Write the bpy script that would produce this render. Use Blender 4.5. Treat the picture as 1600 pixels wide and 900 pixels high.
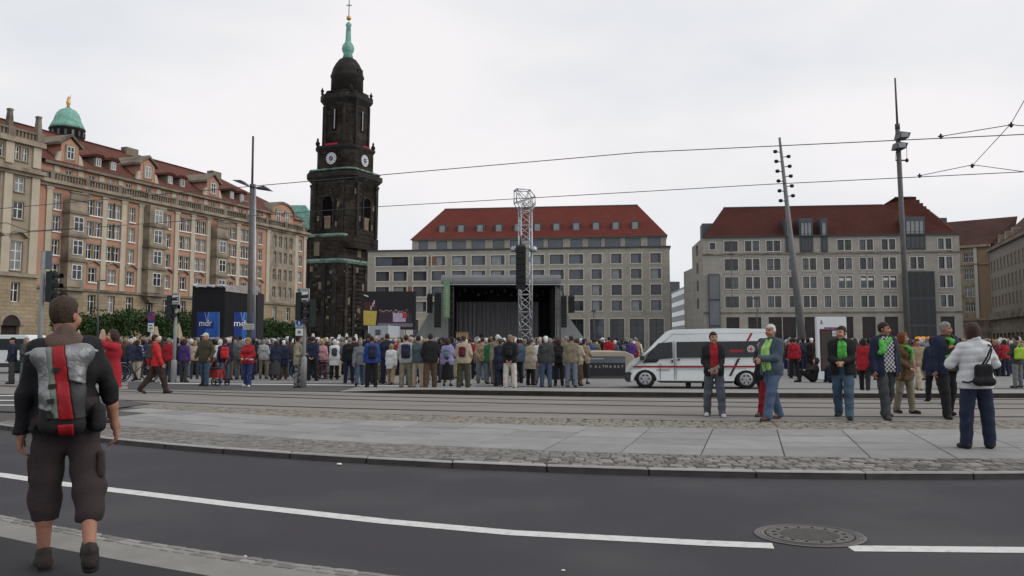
import bpy, bmesh, math, random
import numpy as np
from mathutils import Vector, Matrix
random.seed(11)
R = math.radians
for o in list(bpy.data.objects): bpy.data.objects.remove(o)
SC = bpy.context.scene
COL = SC.collection

# ---------------------------------------------------------------- camera
F, PX0, PY0, CAMH, PITCH = 1385.0, 800.0, 417.0, 1.5, R(5.0)
cam = bpy.data.cameras.new('camera'); CAM = bpy.data.objects.new('camera', cam); COL.objects.link(CAM)
cam.sensor_width = 36.0; cam.lens = 36.0 * F / 1600.0
cam.shift_y = -(450.0 - PY0) / 1600.0
cam.clip_start = 0.1; cam.clip_end = 5000.0
CAM.location = (0, 0, CAMH); CAM.rotation_euler = (R(90) + PITCH, 0, 0)
SC.camera = CAM

# ---------------------------------------------------------------- sky, sun, exposure
SUN_EL, SUN_ROT = R(34), R(100)
w = bpy.data.worlds.new('World'); SC.world = w; w.use_nodes = True
nt = w.node_tree; nt.nodes.clear()
out = nt.nodes.new('ShaderNodeOutputWorld'); bg = nt.nodes.new('ShaderNodeBackground')
sky = nt.nodes.new('ShaderNodeTexSky'); sky.sky_type = 'NISHITA'; sky.sun_disc = False
sky.sun_elevation = SUN_EL; sky.sun_rotation = SUN_ROT
tc = nt.nodes.new('ShaderNodeTexCoord'); mp = nt.nodes.new('ShaderNodeMapping')
mp.inputs['Scale'].default_value = (1.0, 1.0, 2.6)
n1 = nt.nodes.new('ShaderNodeTexNoise'); n1.inputs['Scale'].default_value = 1.7; n1.inputs['Detail'].default_value = 5; n1.inputs['Roughness'].default_value = .5
cr = nt.nodes.new('ShaderNodeValToRGB')
cr.color_ramp.elements[0].position = .36; cr.color_ramp.elements[0].color = (6.75, 7.4, 8.0, 1)
cr.color_ramp.elements[1].position = .66; cr.color_ramp.elements[1].color = (9.6, 9.3, 9.4, 1)
mx = nt.nodes.new('ShaderNodeMix'); mx.data_type = 'RGBA'; mx.inputs['Factor'].default_value = .95
nt.links.new(tc.outputs['Generated'], mp.inputs['Vector']); nt.links.new(mp.outputs['Vector'], n1.inputs['Vector'])
nt.links.new(n1.outputs['Fac'], cr.inputs['Fac']); nt.links.new(sky.outputs['Color'], mx.inputs['A'])
nt.links.new(cr.outputs['Color'], mx.inputs['B']); nt.links.new(mx.outputs['Result'], bg.inputs['Color'])
bg.inputs['Strength'].default_value = .1; nt.links.new(bg.outputs['Background'], out.inputs['Surface'])
sl = bpy.data.lights.new('sun', 'SUN'); sl.energy = 1.4; sl.angle = R(60); sl.color = (1, .96, .9)
so = bpy.data.objects.new('sun', sl); COL.objects.link(so)
so.rotation_euler = (R(90) - SUN_EL, 0, R(180) - SUN_ROT)
vs = SC.view_settings; vs.view_transform = 'Standard'; vs.look = 'None'; vs.exposure = 0.0; vs.gamma = 1.0; vs.use_curve_mapping = False
try:
    SC.cycles.max_bounces = 5; SC.cycles.diffuse_bounces = 3; SC.cycles.glossy_bounces = 2; SC.cycles.transparent_max_bounces = 4
except Exception: pass

# ---------------------------------------------------------------- sight lines of the real camera, used to survey the ground plan
def ray(px, py):
    cx, cy = (px - PX0) / F, (PY0 - py) / F
    return Vector((cx, math.cos(PITCH) - cy * math.sin(PITCH), math.sin(PITCH) + cy * math.cos(PITCH)))
def gnd(px, py, z=0.0):
    d = ray(px, py); t = (z - CAMH) / d.z
    return Vector((d.x * t, d.y * t, z))
def at(px, py, Y):
    d = ray(px, py); t = Y / d.y
    return Vector((d.x * t, Y, CAMH + d.z * t))

# ---------------------------------------------------------------- materials
MATS = {}
def M(name, col=(.5, .5, .5), rough=.8, var=.18, scale=2.0, bump=0.0, bscale=40.0, metal=0.0, spec=.3, emit=0.0, coat=0.0, objvar=0.0, stretch=None, patch=None):
    """procedural material: colour broken up by noise, optional second patch colour, optional bump"""
    if name in MATS: return MATS[name]
    m = bpy.data.materials.new(name); MATS[name] = m; m.use_nodes = True
    t = m.node_tree; b = t.nodes['Principled BSDF']; L = t.links
    b.inputs['Roughness'].default_value = rough; b.inputs['Metallic'].default_value = metal
    b.inputs['Specular IOR Level'].default_value = spec
    if coat: b.inputs['Coat Weight'].default_value = coat; b.inputs['Coat Roughness'].default_value = .06
    c = t.nodes.new('ShaderNodeTexCoord'); src = c.outputs['Object']
    if stretch:
        q = t.nodes.new('ShaderNodeMapping'); q.inputs['Scale'].default_value = stretch; L.new(src, q.inputs['Vector']); src = q.outputs['Vector']
    n = t.nodes.new('ShaderNodeTexNoise'); n.inputs['Scale'].default_value = scale; n.inputs['Detail'].default_value = 6; n.inputs['Roughness'].default_value = .62
    L.new(src, n.inputs['Vector'])
    r = t.nodes.new('ShaderNodeValToRGB'); e = r.color_ramp.elements
    e[0].position = .28; e[0].color = (*[x * (1 - var) for x in col], 1); e[1].position = .72; e[1].color = (*[min(1, x * (1 + var)) for x in col], 1)
    L.new(n.outputs['Fac'], r.inputs['Fac']); colr = r.outputs['Color']
    if patch:
        pc, pscale, lo, hi = patch
        v = t.nodes.new('ShaderNodeTexNoise'); v.inputs['Scale'].default_value = pscale; v.inputs['Detail'].default_value = 3; L.new(src, v.inputs['Vector'])
        rr = t.nodes.new('ShaderNodeMapRange'); rr.inputs['From Min'].default_value = lo; rr.inputs['From Max'].default_value = hi; L.new(v.outputs['Fac'], rr.inputs['Value'])
        k = t.nodes.new('ShaderNodeMix'); k.data_type = 'RGBA'; L.new(rr.outputs['Result'], k.inputs['Factor']); L.new(colr, k.inputs['A']); k.inputs['B'].default_value = (*pc, 1); colr = k.outputs['Result']
    if objvar:
        oi = t.nodes.new('ShaderNodeObjectInfo'); mr = t.nodes.new('ShaderNodeMapRange'); mr.inputs['To Min'].default_value = 1 - objvar; mr.inputs['To Max'].default_value = 1 + objvar
        L.new(oi.outputs['Random'], mr.inputs['Value'])
        k = t.nodes.new('ShaderNodeMix'); k.data_type = 'RGBA'; k.blend_type = 'MULTIPLY'; k.inputs['Factor'].default_value = 1
        L.new(colr, k.inputs['A']); L.new(mr.outputs['Result'], k.inputs['B']); colr = k.outputs['Result']
    L.new(colr, b.inputs['Base Color'])
    if emit:
        L.new(colr, b.inputs['Emission Color']); b.inputs['Emission Strength'].default_value = emit
    if bump:
        n2 = t.nodes.new('ShaderNodeTexNoise'); n2.inputs['Scale'].default_value = bscale; n2.inputs['Detail'].default_value = 4; L.new(src, n2.inputs['Vector'])
        bp = t.nodes.new('ShaderNodeBump'); bp.inputs['Strength'].default_value = bump; bp.inputs['Distance'].default_value = .02
        L.new(n2.outputs['Fac'], bp.inputs['Height']); L.new(bp.outputs['Normal'], b.inputs['Normal'])
    return m
def brick_mat(name, c1, c2, mortar, bw, bh, msize=.02, rough=.85, var=.25, nscale=.6, dark=None, axes=(1, 0, 2), bump=.3):
    """ashlar / tile courses for surfaces too far away to tell the pieces apart"""
    if name in MATS: return MATS[name]
    m = bpy.data.materials.new(name); MATS[name] = m; m.use_nodes = True
    t = m.node_tree; b = t.nodes['Principled BSDF']; L = t.links
    b.inputs['Roughness'].default_value = rough; b.inputs['Specular IOR Level'].default_value = .1
    c = t.nodes.new('ShaderNodeTexCoord'); sp = t.nodes.new('ShaderNodeSeparateXYZ'); cb = t.nodes.new('ShaderNodeCombineXYZ')
    L.new(c.outputs['Object'], sp.inputs['Vector'])
    ad = t.nodes.new('ShaderNodeMath'); ad.operation = 'ADD'; L.new(sp.outputs['X'], ad.inputs[0]); L.new(sp.outputs['Y'], ad.inputs[1])
    L.new(ad.outputs[0] if axes[1] else sp.outputs['X'], cb.inputs['X']); L.new(sp.outputs['Z'], cb.inputs['Y'])
    k = t.nodes.new('ShaderNodeTexBrick'); L.new(cb.outputs['Vector'], k.inputs['Vector'])
    k.inputs['Color1'].default_value = (*c1, 1); k.inputs['Color2'].default_value = (*c2, 1); k.inputs['Mortar'].default_value = (*mortar, 1)
    k.inputs['Scale'].default_value = 1; k.inputs['Mortar Size'].default_value = msize; k.inputs['Brick Width'].default_value = bw; k.inputs['Row Height'].default_value = bh
    n = t.nodes.new('ShaderNodeTexNoise'); n.inputs['Scale'].default_value = nscale; n.inputs['Detail'].default_value = 7; n.inputs['Roughness'].default_value = .65; L.new(c.outputs['Object'], n.inputs['Vector'])
    mr = t.nodes.new('ShaderNodeMapRange'); mr.inputs['From Min'].default_value = .3; mr.inputs['From Max'].default_value = .7
    mr.inputs['To Min'].default_value = 1 - var; mr.inputs['To Max'].default_value = 1 + var; L.new(n.outputs['Fac'], mr.inputs['Value'])
    x = t.nodes.new('ShaderNodeMix'); x.data_type = 'RGBA'; x.blend_type = 'MULTIPLY'; x.inputs['Factor'].default_value = 1
    L.new(k.outputs['Color'], x.inputs['A']); L.new(mr.outputs['Result'], x.inputs['B']); L.new(x.outputs['Result'], b.inputs['Base Color'])
    bp = t.nodes.new('ShaderNodeBump'); bp.inputs['Strength'].default_value = bump; bp.inputs['Distance'].default_value = .03
    L.new(k.outputs['Fac'], bp.inputs['Height']); bp.invert = True; L.new(bp.outputs['Normal'], b.inputs['Normal'])
    return m

# ---------------------------------------------------------------- objects
def tag(o, label=None, cat=None, group=None, kind=None):
    if label: o['label'] = label
    if cat: o['category'] = cat
    if group: o['group'] = group
    if kind: o['kind'] = kind
    return o
def empty(name, loc=(0, 0, 0), rz=0.0, label=None, cat=None, group=None, kind=None):
    o = bpy.data.objects.new(name, None); COL.objects.link(o); o.location = loc; o.rotation_euler = (0, 0, rz); o.empty_display_size = .3
    return tag(o, label, cat, group, kind)
def put(name, mesh, parent=None, loc=(0, 0, 0), rot=(0, 0, 0), scl=None, mat=None):
    o = bpy.data.objects.new(name, mesh); COL.objects.link(o); o.location = loc; o.rotation_euler = rot
    if scl: o.scale = scl
    if parent: o.parent = parent
    if mat is not None: setmat(o, mat)
    return o
def setmat(o, mat):
    o.material_slots[0].link = 'OBJECT'; o.material_slots[0].material = mat
KIDS = None
def copy_tree(o, parent=None, depth=0):
    c = o.copy(); COL.objects.link(c); c.parent = parent
    for ch in list(o.children): copy_tree(ch, c, depth + 1)
    return c

class MB:
    """collects shapes; build() links them as one mesh object"""
    def __init__(s): s.v = []; s.f = []; s.sm = []
    def add(s, vs, fs, sm=False):
        o = len(s.v); s.v += [tuple(v) for v in vs]
        for f in fs: s.f.append([i + o for i in f]); s.sm.append(sm)
        return s
    def box(s, x0, x1, y0, y1, z0, z1):
        v = [(x, y, z) for z in (z0, z1) for x, y in ((x0, y0), (x1, y0), (x1, y1), (x0, y1))]
        return s.add(v, [(3, 2, 1, 0), (4, 5, 6, 7), (0, 1, 5, 4), (1, 2, 6, 5), (2, 3, 7, 6), (3, 0, 4, 7)])
    def obox(s, c, sx, sy, sz, m):
        v = [Vector(c) + m @ Vector((a * sx / 2, b * sy / 2, d * sz / 2)) for d in (-1, 1) for a, b in ((-1, -1), (1, -1), (1, 1), (-1, 1))]
        return s.add(v, [(3, 2, 1, 0), (4, 5, 6, 7), (0, 1, 5, 4), (1, 2, 6, 5), (2, 3, 7, 6), (3, 0, 4, 7)])
    def quad(s, a, b, c, d): return s.add([a, b, c, d], [(0, 1, 2, 3)])
    def prism(s, poly, z0, z1, top=None):
        n = len(poly); top = top or poly
        v = [(x, y, z0) for x, y in poly] + [(x, y, z1) for x, y in top]
        return s.add(v, [tuple(range(n - 1, -1, -1)), tuple(range(n, 2 * n))] + [(i, (i + 1) % n, n + (i + 1) % n, n + i) for i in range(n)])
    def prof(s, poly, y0, y1):
        """polygon in x,z extruded along y"""
        n = len(poly)
        v = [(x, y0, z) for x, z in poly] + [(x, y1, z) for x, z in poly]
        return s.add(v, [tuple(range(n)), tuple(range(2 * n - 1, n - 1, -1))] + [((i + 1) % n, i, n + i, n + (i + 1) % n) for i in range(n)])
    def profx(s, poly, x0, x1):
        n = len(poly)
        v = [(x0, y, z) for y, z in poly] + [(x1, y, z) for y, z in poly]
        return s.add(v, [tuple(range(n - 1, -1, -1)), tuple(range(n, 2 * n))] + [(i, (i + 1) % n, n + (i + 1) % n, n + i) for i in range(n)])
    def tube(s, a, b, r0, r1=None, n=8, cap=True):
        a, b = Vector(a), Vector(b); r1 = r0 if r1 is None else r1
        d = (b - a).normalized(); u = d.orthogonal().normalized(); w_ = d.cross(u)
        v = [a + (u * math.cos(2 * math.pi * i / n) + w_ * math.sin(2 * math.pi * i / n)) * r0 for i in range(n)]
        v += [b + (u * math.cos(2 * math.pi * i / n) + w_ * math.sin(2 * math.pi * i / n)) * r1 for i in range(n)]
        s.add(v, [(i, (i + 1) % n, n + (i + 1) % n, n + i) for i in range(n)], True)
        if cap: s.add(v, [tuple(range(n - 1, -1, -1)), tuple(range(n, 2 * n))])
        return s
    def path(s, pts, r, n=6):
        for a, b in zip(pts[:-1], pts[1:]): s.tube(a, b, r, r, n)
        return s
    def lathe(s, prof, n=16, c=(0, 0, 0), sm=True, ph=0.0, sx=1.0):
        v = []
        for r, z in prof:
            for i in range(n):
                a = 2 * math.pi * (i + ph) / n; v.append((c[0] + r * math.cos(a) * sx, c[1] + r * math.sin(a), c[2] + z))
        f = [(j * n + i, j * n + (i + 1) % n, (j + 1) * n + (i + 1) % n, (j + 1) * n + i) for j in range(len(prof) - 1) for i in range(n)]
        s.add(v, f, sm); m = len(prof) - 1
        s.add([v[i] for i in range(n)], [tuple(range(n - 1, -1, -1))]); s.add([v[m * n + i] for i in range(n)], [tuple(range(n))])
        return s
    def torus(s, c, R_, r, axis='y', n=20, k=8):
        v = []
        for i in range(n):
            a = 2 * math.pi * i / n
            for j in range(k):
                b = 2 * math.pi * j / k; q = R_ + r * math.cos(b)
                p = {'y': (q * math.cos(a), r * math.sin(b), q * math.sin(a)), 'x': (r * math.sin(b), q * math.cos(a), q * math.sin(a)), 'z': (q * math.cos(a), q * math.sin(a), r * math.sin(b))}[axis]
                v.append((c[0] + p[0], c[1] + p[1], c[2] + p[2]))
        return s.add(v, [(i * k + j, ((i + 1) % n) * k + j, ((i + 1) % n) * k + (j + 1) % k, i * k + (j + 1) % k) for i in range(n) for j in range(k)], True)
    def mesh(s, name, mat):
        me = bpy.data.meshes.new(name); me.from_pydata(s.v, [], s.f)
        me.polygons.foreach_set('use_smooth', s.sm)
        me.materials.append(mat); me.update()
        bm = bmesh.new(); bm.from_mesh(me); bmesh.ops.remove_doubles(bm, verts=bm.verts, dist=1e-5); bmesh.ops.recalc_face_normals(bm, faces=bm.faces); bm.to_mesh(me); bm.free()
        return me
    def build(s, name, mat, parent=None, loc=(0, 0, 0), rot=(0, 0, 0), label=None, cat=None, group=None, kind=None):
        return tag(put(name, s.mesh(name, mat), parent, loc, rot), label, cat, group, kind)
def bevel(o, wd=.01, seg=2):
    me = o.data; bm = bmesh.new(); bm.from_mesh(me)
    bmesh.ops.bevel(bm, geom=[e for e in bm.edges if len(e.link_faces) == 2 and e.calc_face_angle(0) > .5], offset=wd, segments=seg, affect='EDGES', clamp_overlap=True)
    bm.to_mesh(me); bm.free(); return o
def text(name, s, size, mat, parent=None, loc=(0, 0, 0), rot=(R(90), 0, 0), ext=.004, align='CENTER', sx=1.0):
    cu = bpy.data.curves.new(name, 'FONT'); cu.body = s; cu.size = size; cu.extrude = ext; cu.align_x = align; cu.align_y = 'CENTER'; cu.resolution_u = 3
    o = bpy.data.objects.new(name, cu); COL.objects.link(o)
    bpy.context.view_layer.update()
    me = bpy.data.meshes.new_from_object(o.evaluated_get(bpy.context.evaluated_depsgraph_get()))
    bpy.data.objects.remove(o); me.materials.clear(); me.materials.append(mat); me.name = name
    return put(name, me, parent, loc, rot, (sx, 1, 1))

# common materials
GLASS = M('window_glass', (.075, .085, .1), .07, .5, .35, spec=.75)
GLASSD = M('dark_window_glass', (.03, .034, .04), .08, .6, .3, spec=.6)
WHITE = M('white_window_frame', (.72, .72, .68), .5, .06)
DKFRAME = M('dark_window_frame', (.05, .052, .058), .45, .1)
BLACK = M('black_paint', (.016, .016, .018), .5, .2)
STEEL = M('galvanised_steel', (.36, .37, .38), .42, .15, 4, metal=.6)
GREY = M('grey_painted_steel', (.17, .175, .18), .5, .15, 3)
DKGREY = M('dark_grey_paint', (.06, .062, .066), .5, .15, 3)
COPPER = M('verdigris_copper', (.19, .39, .32), .7, .28, 1.2, patch=((.1, .2, .17), .8, .5, .75))
# ================================================================ GROUND
ASPH = M('asphalt', (.052, .048, .055), .9, .38, 95, .6, 240, patch=((.073, .069, .075), .45, .46, .66))
ASPH2 = M('asphalt_old', (.078, .076, .078), .9, .15, 1.5, .4, 160)
ASPHD = M('asphalt_cycle_path', (.03, .029, .033), .85, .15, 1.5, .4, 220)
PLAZA = M('plaza_granite', (.215, .208, .20), .85, .14, .8, .12, 60, patch=((.20, .195, .19), .25, .45, .6))
TRAM = M('tram_bed_concrete', (.215, .197, .178), .9, .14, 1.3, .3, 80, stretch=(.35, 1.5, 1), patch=((.16, .14, .12), .5, .52, .75))
SLABM = M('paving_slab_granite', (.25, .245, .237), .8, .12, 2.5, .15, 90, objvar=.14, patch=((.215, .21, .205), 1.2, .55, .8))
COBM = M('cobble_granite', (.18, .165, .15), .8, .3, 6, .4, 60, objvar=.58)
COBY = M('cobble_sandy', (.235, .205, .165), .8, .3, 6, .4, 60, objvar=.4)
JOINT = M('joint_mortar', (.075, .07, .066), .95, .25, 8)
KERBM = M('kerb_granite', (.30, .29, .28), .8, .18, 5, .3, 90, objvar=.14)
KERBD = M('kerb_dark_face', (.062, .055, .054), .85, .3, 5, .3, 90)
PAINT = M('white_road_paint', (.60, .59, .56), .75, .1, 9, .2, 200, patch=((.42, .41, .4), 11, .55, .72))
RAILM = M('rail_steel', (.022, .018, .015), .7, .3, 4, metal=.4)
ZP = .08
class Curve:
    def __init__(s, pts, z=ZP, deg=2):
        P = [gnd(px, py, z) for px, py in pts]; xs = [p.x for p in P]; ys = [p.y for p in P]
        s.lo, s.hi = min(xs) - .5, max(xs) + .5; s.c = np.polyfit(xs, ys, deg); s.d = np.polyder(s.c)
    def __call__(s, x):
        if x < s.lo: return float(np.polyval(s.c, s.lo) + np.polyval(s.d, s.lo) * (x - s.lo))
        if x > s.hi: return float(np.polyval(s.c, s.hi) + np.polyval(s.d, s.hi) * (x - s.hi))
        return float(np.polyval(s.c, x))
    def ang(s, x): return math.atan((s(x + .05) - s(x - .05)) / .1)
cA = Curve([(0, 664), (160, 682), (412, 705), (640, 718), (1100, 736), (1600, 737)])
cB = Curve([(180, 665), (412, 679), (600, 692), (875, 707), (1100, 712), (1375, 715), (1600, 715)])
cC = Curve([(210, 636), (375, 647), (600, 657), (1100, 668), (1600, 670)])
cD = Curve([(270, 632), (500, 643), (600, 647), (1000, 656), (1600, 657)])
cR = [Curve(p) for p in ([(180, 625), (600, 639), (1100, 650), (1600, 651)], [(300, 617), (500, 621), (1100, 637), (1600, 638)],
                         [(300, 613), (500, 616), (1100, 629.5), (1600, 631)], [(300, 606.5), (500, 611), (1100, 623), (1600, 624)])]
cE = Curve([(530, 613), (687, 616), (1100, 621), (1600, 622)])
def band(name, fa, fb, z, mat, x0, x1, step=.5, parent=None, kind='structure'):
    m = MB(); n = max(1, int((x1 - x0) / step)); xs = [x0 + (x1 - x0) * i / n for i in range(n + 1)]
    for a, b in zip(xs[:-1], xs[1:]): m.quad((a, fa(a), z), (b, fa(b), z), (b, fb(b), z), (a, fb(a), z))
    return m.build(name, mat, parent, kind=kind)
g = MB(); g.quad((-1500, -300, -.03), (1500, -300, -.03), (1500, 3000, -.03), (-1500, 3000, -.03)); g.build('ground', PLAZA, kind='structure')
m = MB(); xs = [-60 + i for i in range(121)]
for a, b in zip(xs[:-1], xs[1:]): m.quad((a, -40, 0), (b, -40, 0), (b, cA(b) + .02, 0), (a, cA(a) + .02, 0))
ROAD = m.build('road', ASPH, kind='structure')
PAVE = band('pavement', cA, lambda x: cD(x) + .02, .066, JOINT, -16, 30)
PAVE2 = band('junction_road', cA, lambda x: cD(x) + .02, .075, ASPH2, -60, -16)
# plaza sheet
m = MB()
for a, b in zip(xs[:-1], xs[1:]): m.quad((a, cD(a), ZP - .004), (b, cD(b), ZP - .004), (b, 330, ZP - .004), (a, 330, ZP - .004))
m.quad((-400, 60, ZP - .006), (-60, 60, ZP - .006), (-60, 330, ZP - .006), (-400, 330, ZP - .006)); m.quad((60, cD(60), ZP - .006), (400, -60, ZP - .006), (400, 330, ZP - .006), (60, 330, ZP - .006))
PLZ = m.build('plaza', PLAZA, kind='structure')
TB = band('tram_bed', cD, lambda x: max(cE(x), cR[3](x) + .5), ZP, TRAM, -45, 45)
# rails: a dark groove and a steel head in each
for k, c in enumerate(cR):
    rt = band('tram_rail', lambda x, c=c: c(x) - .1, lambda x, c=c: c(x) + .035, ZP + .004, RAILM, -45, 45); tag(rt, None, None)
    band('rail_groove', lambda x, c=c: c(x) - .02, lambda x, c=c: c(x) + .1, ZP + .008, BLACK, -45, 45, parent=rt, kind=None); del_ = None
# platform edge: a raised sheet with a real step, its shade painted dark, starting right of the crossing
xe = gnd(530, 613, ZP).x
m = MB(); n = 90
px_ = [xe + (45 - xe) * i / n for i in range(n + 1)]
hgt = lambda x: .02 + .11 * min(1, (x - xe) / 2.5)
for a, b in zip(px_[:-1], px_[1:]):
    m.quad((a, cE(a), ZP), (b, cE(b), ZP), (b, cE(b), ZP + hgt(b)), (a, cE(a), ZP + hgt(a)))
m.build('platform_edge', M('platform_edge_shade', (.035, .03, .026), .9, .4, 4), kind='structure')
cF = lambda x: cE(x) + 4.6 - .02 * x
m = MB()
for a, b in zip(px_[:-1], px_[1:]):
    m.quad((a, cE(a), ZP + hgt(a)), (b, cE(b), ZP + hgt(b)), (b, cF(b), ZP + .012), (a, cF(a), ZP + .012))
m.build('tram_platform', M('platform_granite', (.255, .245, .23), .85, .12, 1.5, .2, 70, patch=((.2, .19, .18), .6, .5, .7)), kind='structure')
xf = gnd(740, 607, ZP).x
band('gutter', lambda x: cF(x), lambda x: cF(x) + .55, ZP + .016, M('gutter_dark', (.05, .047, .045), .9, .3, 5), xf, 45)
# crossing road at the left with faint painted lines
m = MB()
def gp(px, py, dz=0.0): p = gnd(px, py, ZP); return (p.x, p.y, ZP + dz)
AD = .012
pl = [gp(-140, 640, AD), gp(20, 644, AD), gp(170, 640, AD), gp(238, 631, AD), gp(150, 622, AD), gp(-140, 612, AD)]
m.add(pl, [tuple(range(6))])
pl = [gp(200, 607.5, AD), gp(528, 612.5, AD), gp(620, 607, AD), gp(640, 600, AD), gp(200, 597, AD)]
m.add(pl, [tuple(range(5))])
m.build('crossing_road', ASPH2, kind='structure')
m = MB()
for (a, b) in (((250, 599.2), (640, 603.2)),):
    m.quad(gp(a[0], a[1] + .9, .018), gp(b[0], b[1] + .9, .018), gp(b[0], b[1] - .3, .018), gp(a[0], a[1] - .3, .018))
for y0 in (618, 625.5, 633):
    m.quad(gp(-60, y0 + 1.6, .018), gp(150, y0 + 2.2, .018), gp(150, y0 + 1, .018), gp(-60, y0 + .2, .018))
m.build('crossing_marking', PAINT, kind='structure')

# ---- kerb stones
KERB = empty('kerb', kind='structure')
x = -16.0
while x < 14:
    x2 = x + 1.2 * math.cos(cA.ang(x)); a, b = x + .006, x2 - .006
    pts = [(a, cA(a)), (b, cA(b)), (b + .0, cA(b) + .14), (a, cA(a) + .14)]
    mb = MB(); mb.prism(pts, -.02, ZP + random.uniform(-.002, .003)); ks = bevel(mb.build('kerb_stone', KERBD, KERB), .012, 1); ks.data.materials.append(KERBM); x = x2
    for p_ in ks.data.polygons: p_.material_index = 1 if p_.normal.z > .5 else 0  # upward faces take the paler granite, all others the darker colour
# ---- granite slabs between the two cobble strips (joints run towards the square)
def pt_on(u, v):
    X = u
    for _ in range(6):
        Y = cB(X) * (1 - v) + cC(X) * v; X = u + .27 * (Y - 12)
    return X, Y
u = -11.5
while u < 12:
    cuts = sorted([0, random.choice((.2, .25, .3)), random.choice((.46, .52)), random.choice((.7, .76)), 1]); 
    g_ = .008
    for v0, v1 in zip(cuts[:-1], cuts[1:]):
        q = [pt_on(u + g_, v0 + .006), pt_on(u + 1.08 - g_, v0 + .006), pt_on(u + 1.08 - g_, v1 - .006), pt_on(u + g_, v1 - .006)]
        if q[0][0] < -8.6: continue
        mb = MB(); mb.prism(q, .05, ZP + random.uniform(-.003, .002)); bevel(mb.build('paving_slab', SLABM, PAVE), .006, 1)
    u += 1.08
# ---- cobbles
def cob_mesh(mat, k):
    rnd = random.Random(k); m = MB(); n = 12; a0 = rnd.random()
    out = [(math.copysign(abs(math.cos(a)) ** .34, math.cos(a)) * .5 * rnd.uniform(.9, 1), math.copysign(abs(math.sin(a)) ** .34, math.sin(a)) * .5 * rnd.uniform(.9, 1)) for a in [2 * math.pi * (i + .5) / n for i in range(n)]]
    m.prism(out, -.5, .3); top = [(x * .86, y * .86) for x, y in out]
    v = [(x, y, .3) for x, y in out] + [(x, y, .5) for x, y in top]
    m.f.pop(1); m.sm.pop(1)
    m.add(v, [tuple(range(n, 2 * n))] + [(i, (i + 1) % n, n + (i + 1) % n, n + i) for i in range(n)])
    return m.mesh('cobblestone', mat)
def cobbles(fa, fb, x0, x1, rows, wd, mat, parent, limit, seed, zt=ZP):
    rnd = random.Random(seed); meshes = [cob_mesh(mat, seed * 10 + i) for i in range(6)]; spots = []
    for r in range(rows):
        x = x0 + rnd.uniform(0, wd)
        while x < x1:
            ww = wd * rnd.uniform(.75, 1.3); v = (r + .5) / rows; X = x + ww / 2
            d = (fb(X) - fa(X)) / rows; Y = fa(X) * (1 - v) + fb(X) * v; an = math.atan((fa(X + .1) - fa(X - .1)) / .2)
            spots.append((X, Y, ww * .95, d * math.cos(an) * rnd.uniform(.88, .95), an + rnd.uniform(-.05, .05), zt - .03 + rnd.uniform(-.003, .003), rnd.randrange(6))); x += ww * math.cos(an)
    spots.sort(key=lambda s: s[0] ** 2 * 0 + abs(s[1]) + (1e3 if abs(s[0]) > .6 * s[1] + .3 else 0))
    for X, Y, a, b, an, z, k in spots[:limit]: put('cobblestone', meshes[k], parent, (X, Y, z), (0, 0, an), (a, b, .06))
    rest = MB()
    for X, Y, a, b, an, z, k in spots[limit:]:
        me = meshes[k]; c, s_ = math.cos(an), math.sin(an)
        rest.add([(X + c * v.co.x * a - s_ * v.co.y * b, Y + s_ * v.co.x * a + c * v.co.y * b, z + v.co.z * .06) for v in me.vertices], [tuple(p.vertices) for p in me.polygons])
    if rest.v: rest.build('cobblestones', M(mat.name + '_joined', (.205, .182, .15) if mat is COBY else (.175, .162, .148), .8, .6, 7.5, .4, 60), parent, kind='stuff')
cobbles(lambda x: cA(x) + .15, cB, -9.5, 8.5, 8, .15, COBM, PAVE, 300, 3)
cobbles(cC, cD, -9, 12, 6, .26, COBY, PAVE, 0, 4)

# ---- near side: white line, cobble gutter, pale strip, dark cycle path
lw = [gnd(*p) for p in ((-60, 736), (0, 742), (90, 755.5), (375, 790), (600, 815), (800, 833), (1100, 849), (1208, 853.5))]
def strip(pts, wd, z, name, mat, parent=None, kind='structure'):
    m = MB(); P = [Vector((p.x, p.y)) for p in pts]; L_, Rr = [], []
    for i, p in enumerate(P):
        d = (P[min(i + 1, len(P) - 1)] - P[max(i - 1, 0)]).normalized(); nn = Vector((-d.y, d.x)); L_.append(p + nn * wd / 2); Rr.append(p - nn * wd / 2)
    for i in range(len(P) - 1): m.quad((*Rr[i], z), (*Rr[i + 1], z), (*L_[i + 1], z), (*L_[i], z))
    return m.build(name, mat, parent, kind=kind)
strip(lw, .19, .004, 'road_marking', PAINT)
strip([gnd(1328, 857.5), gnd(1600, 860), gnd(1900, 861)], .19, .004, 'road_marking', PAINT)
cG = Curve([(0, 805), (90, 824), (187, 841), (375, 869), (600, 899)], 0)
cH = Curve([(0, 814), (90, 834), (187, 851), (375, 880), (560, 905)], 0)
cI = Curve([(0, 839), (82, 857), (210, 880), (319, 900)], 0)
NS = band('near_pavement', lambda x: cI(x), lambda x: cG(x), .006, M('pale_concrete', (.235, .225, .205), .9, .16, 3, .3, 90, patch=((.17, .165, .15), 1.5, .5, .75)), -14, 1.5, .25)
m = MB()
xx = [-14 + .5 * i for i in range(40)]
for a, b in zip(xx[:-1], xx[1:]): m.quad((a, -6, .005), (b, -6, .005), (b, cI(b), .005), (a, cI(a), .005))
m.build('cycle_path', ASPHD, kind='structure')
cobbles(cH, cG, -6.5, .2, 2, .16, M('pale_sett', (.24, .23, .21), .85, .25, 6, .4, 60, objvar=.35), NS, 140, 6, zt=.012)

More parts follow.
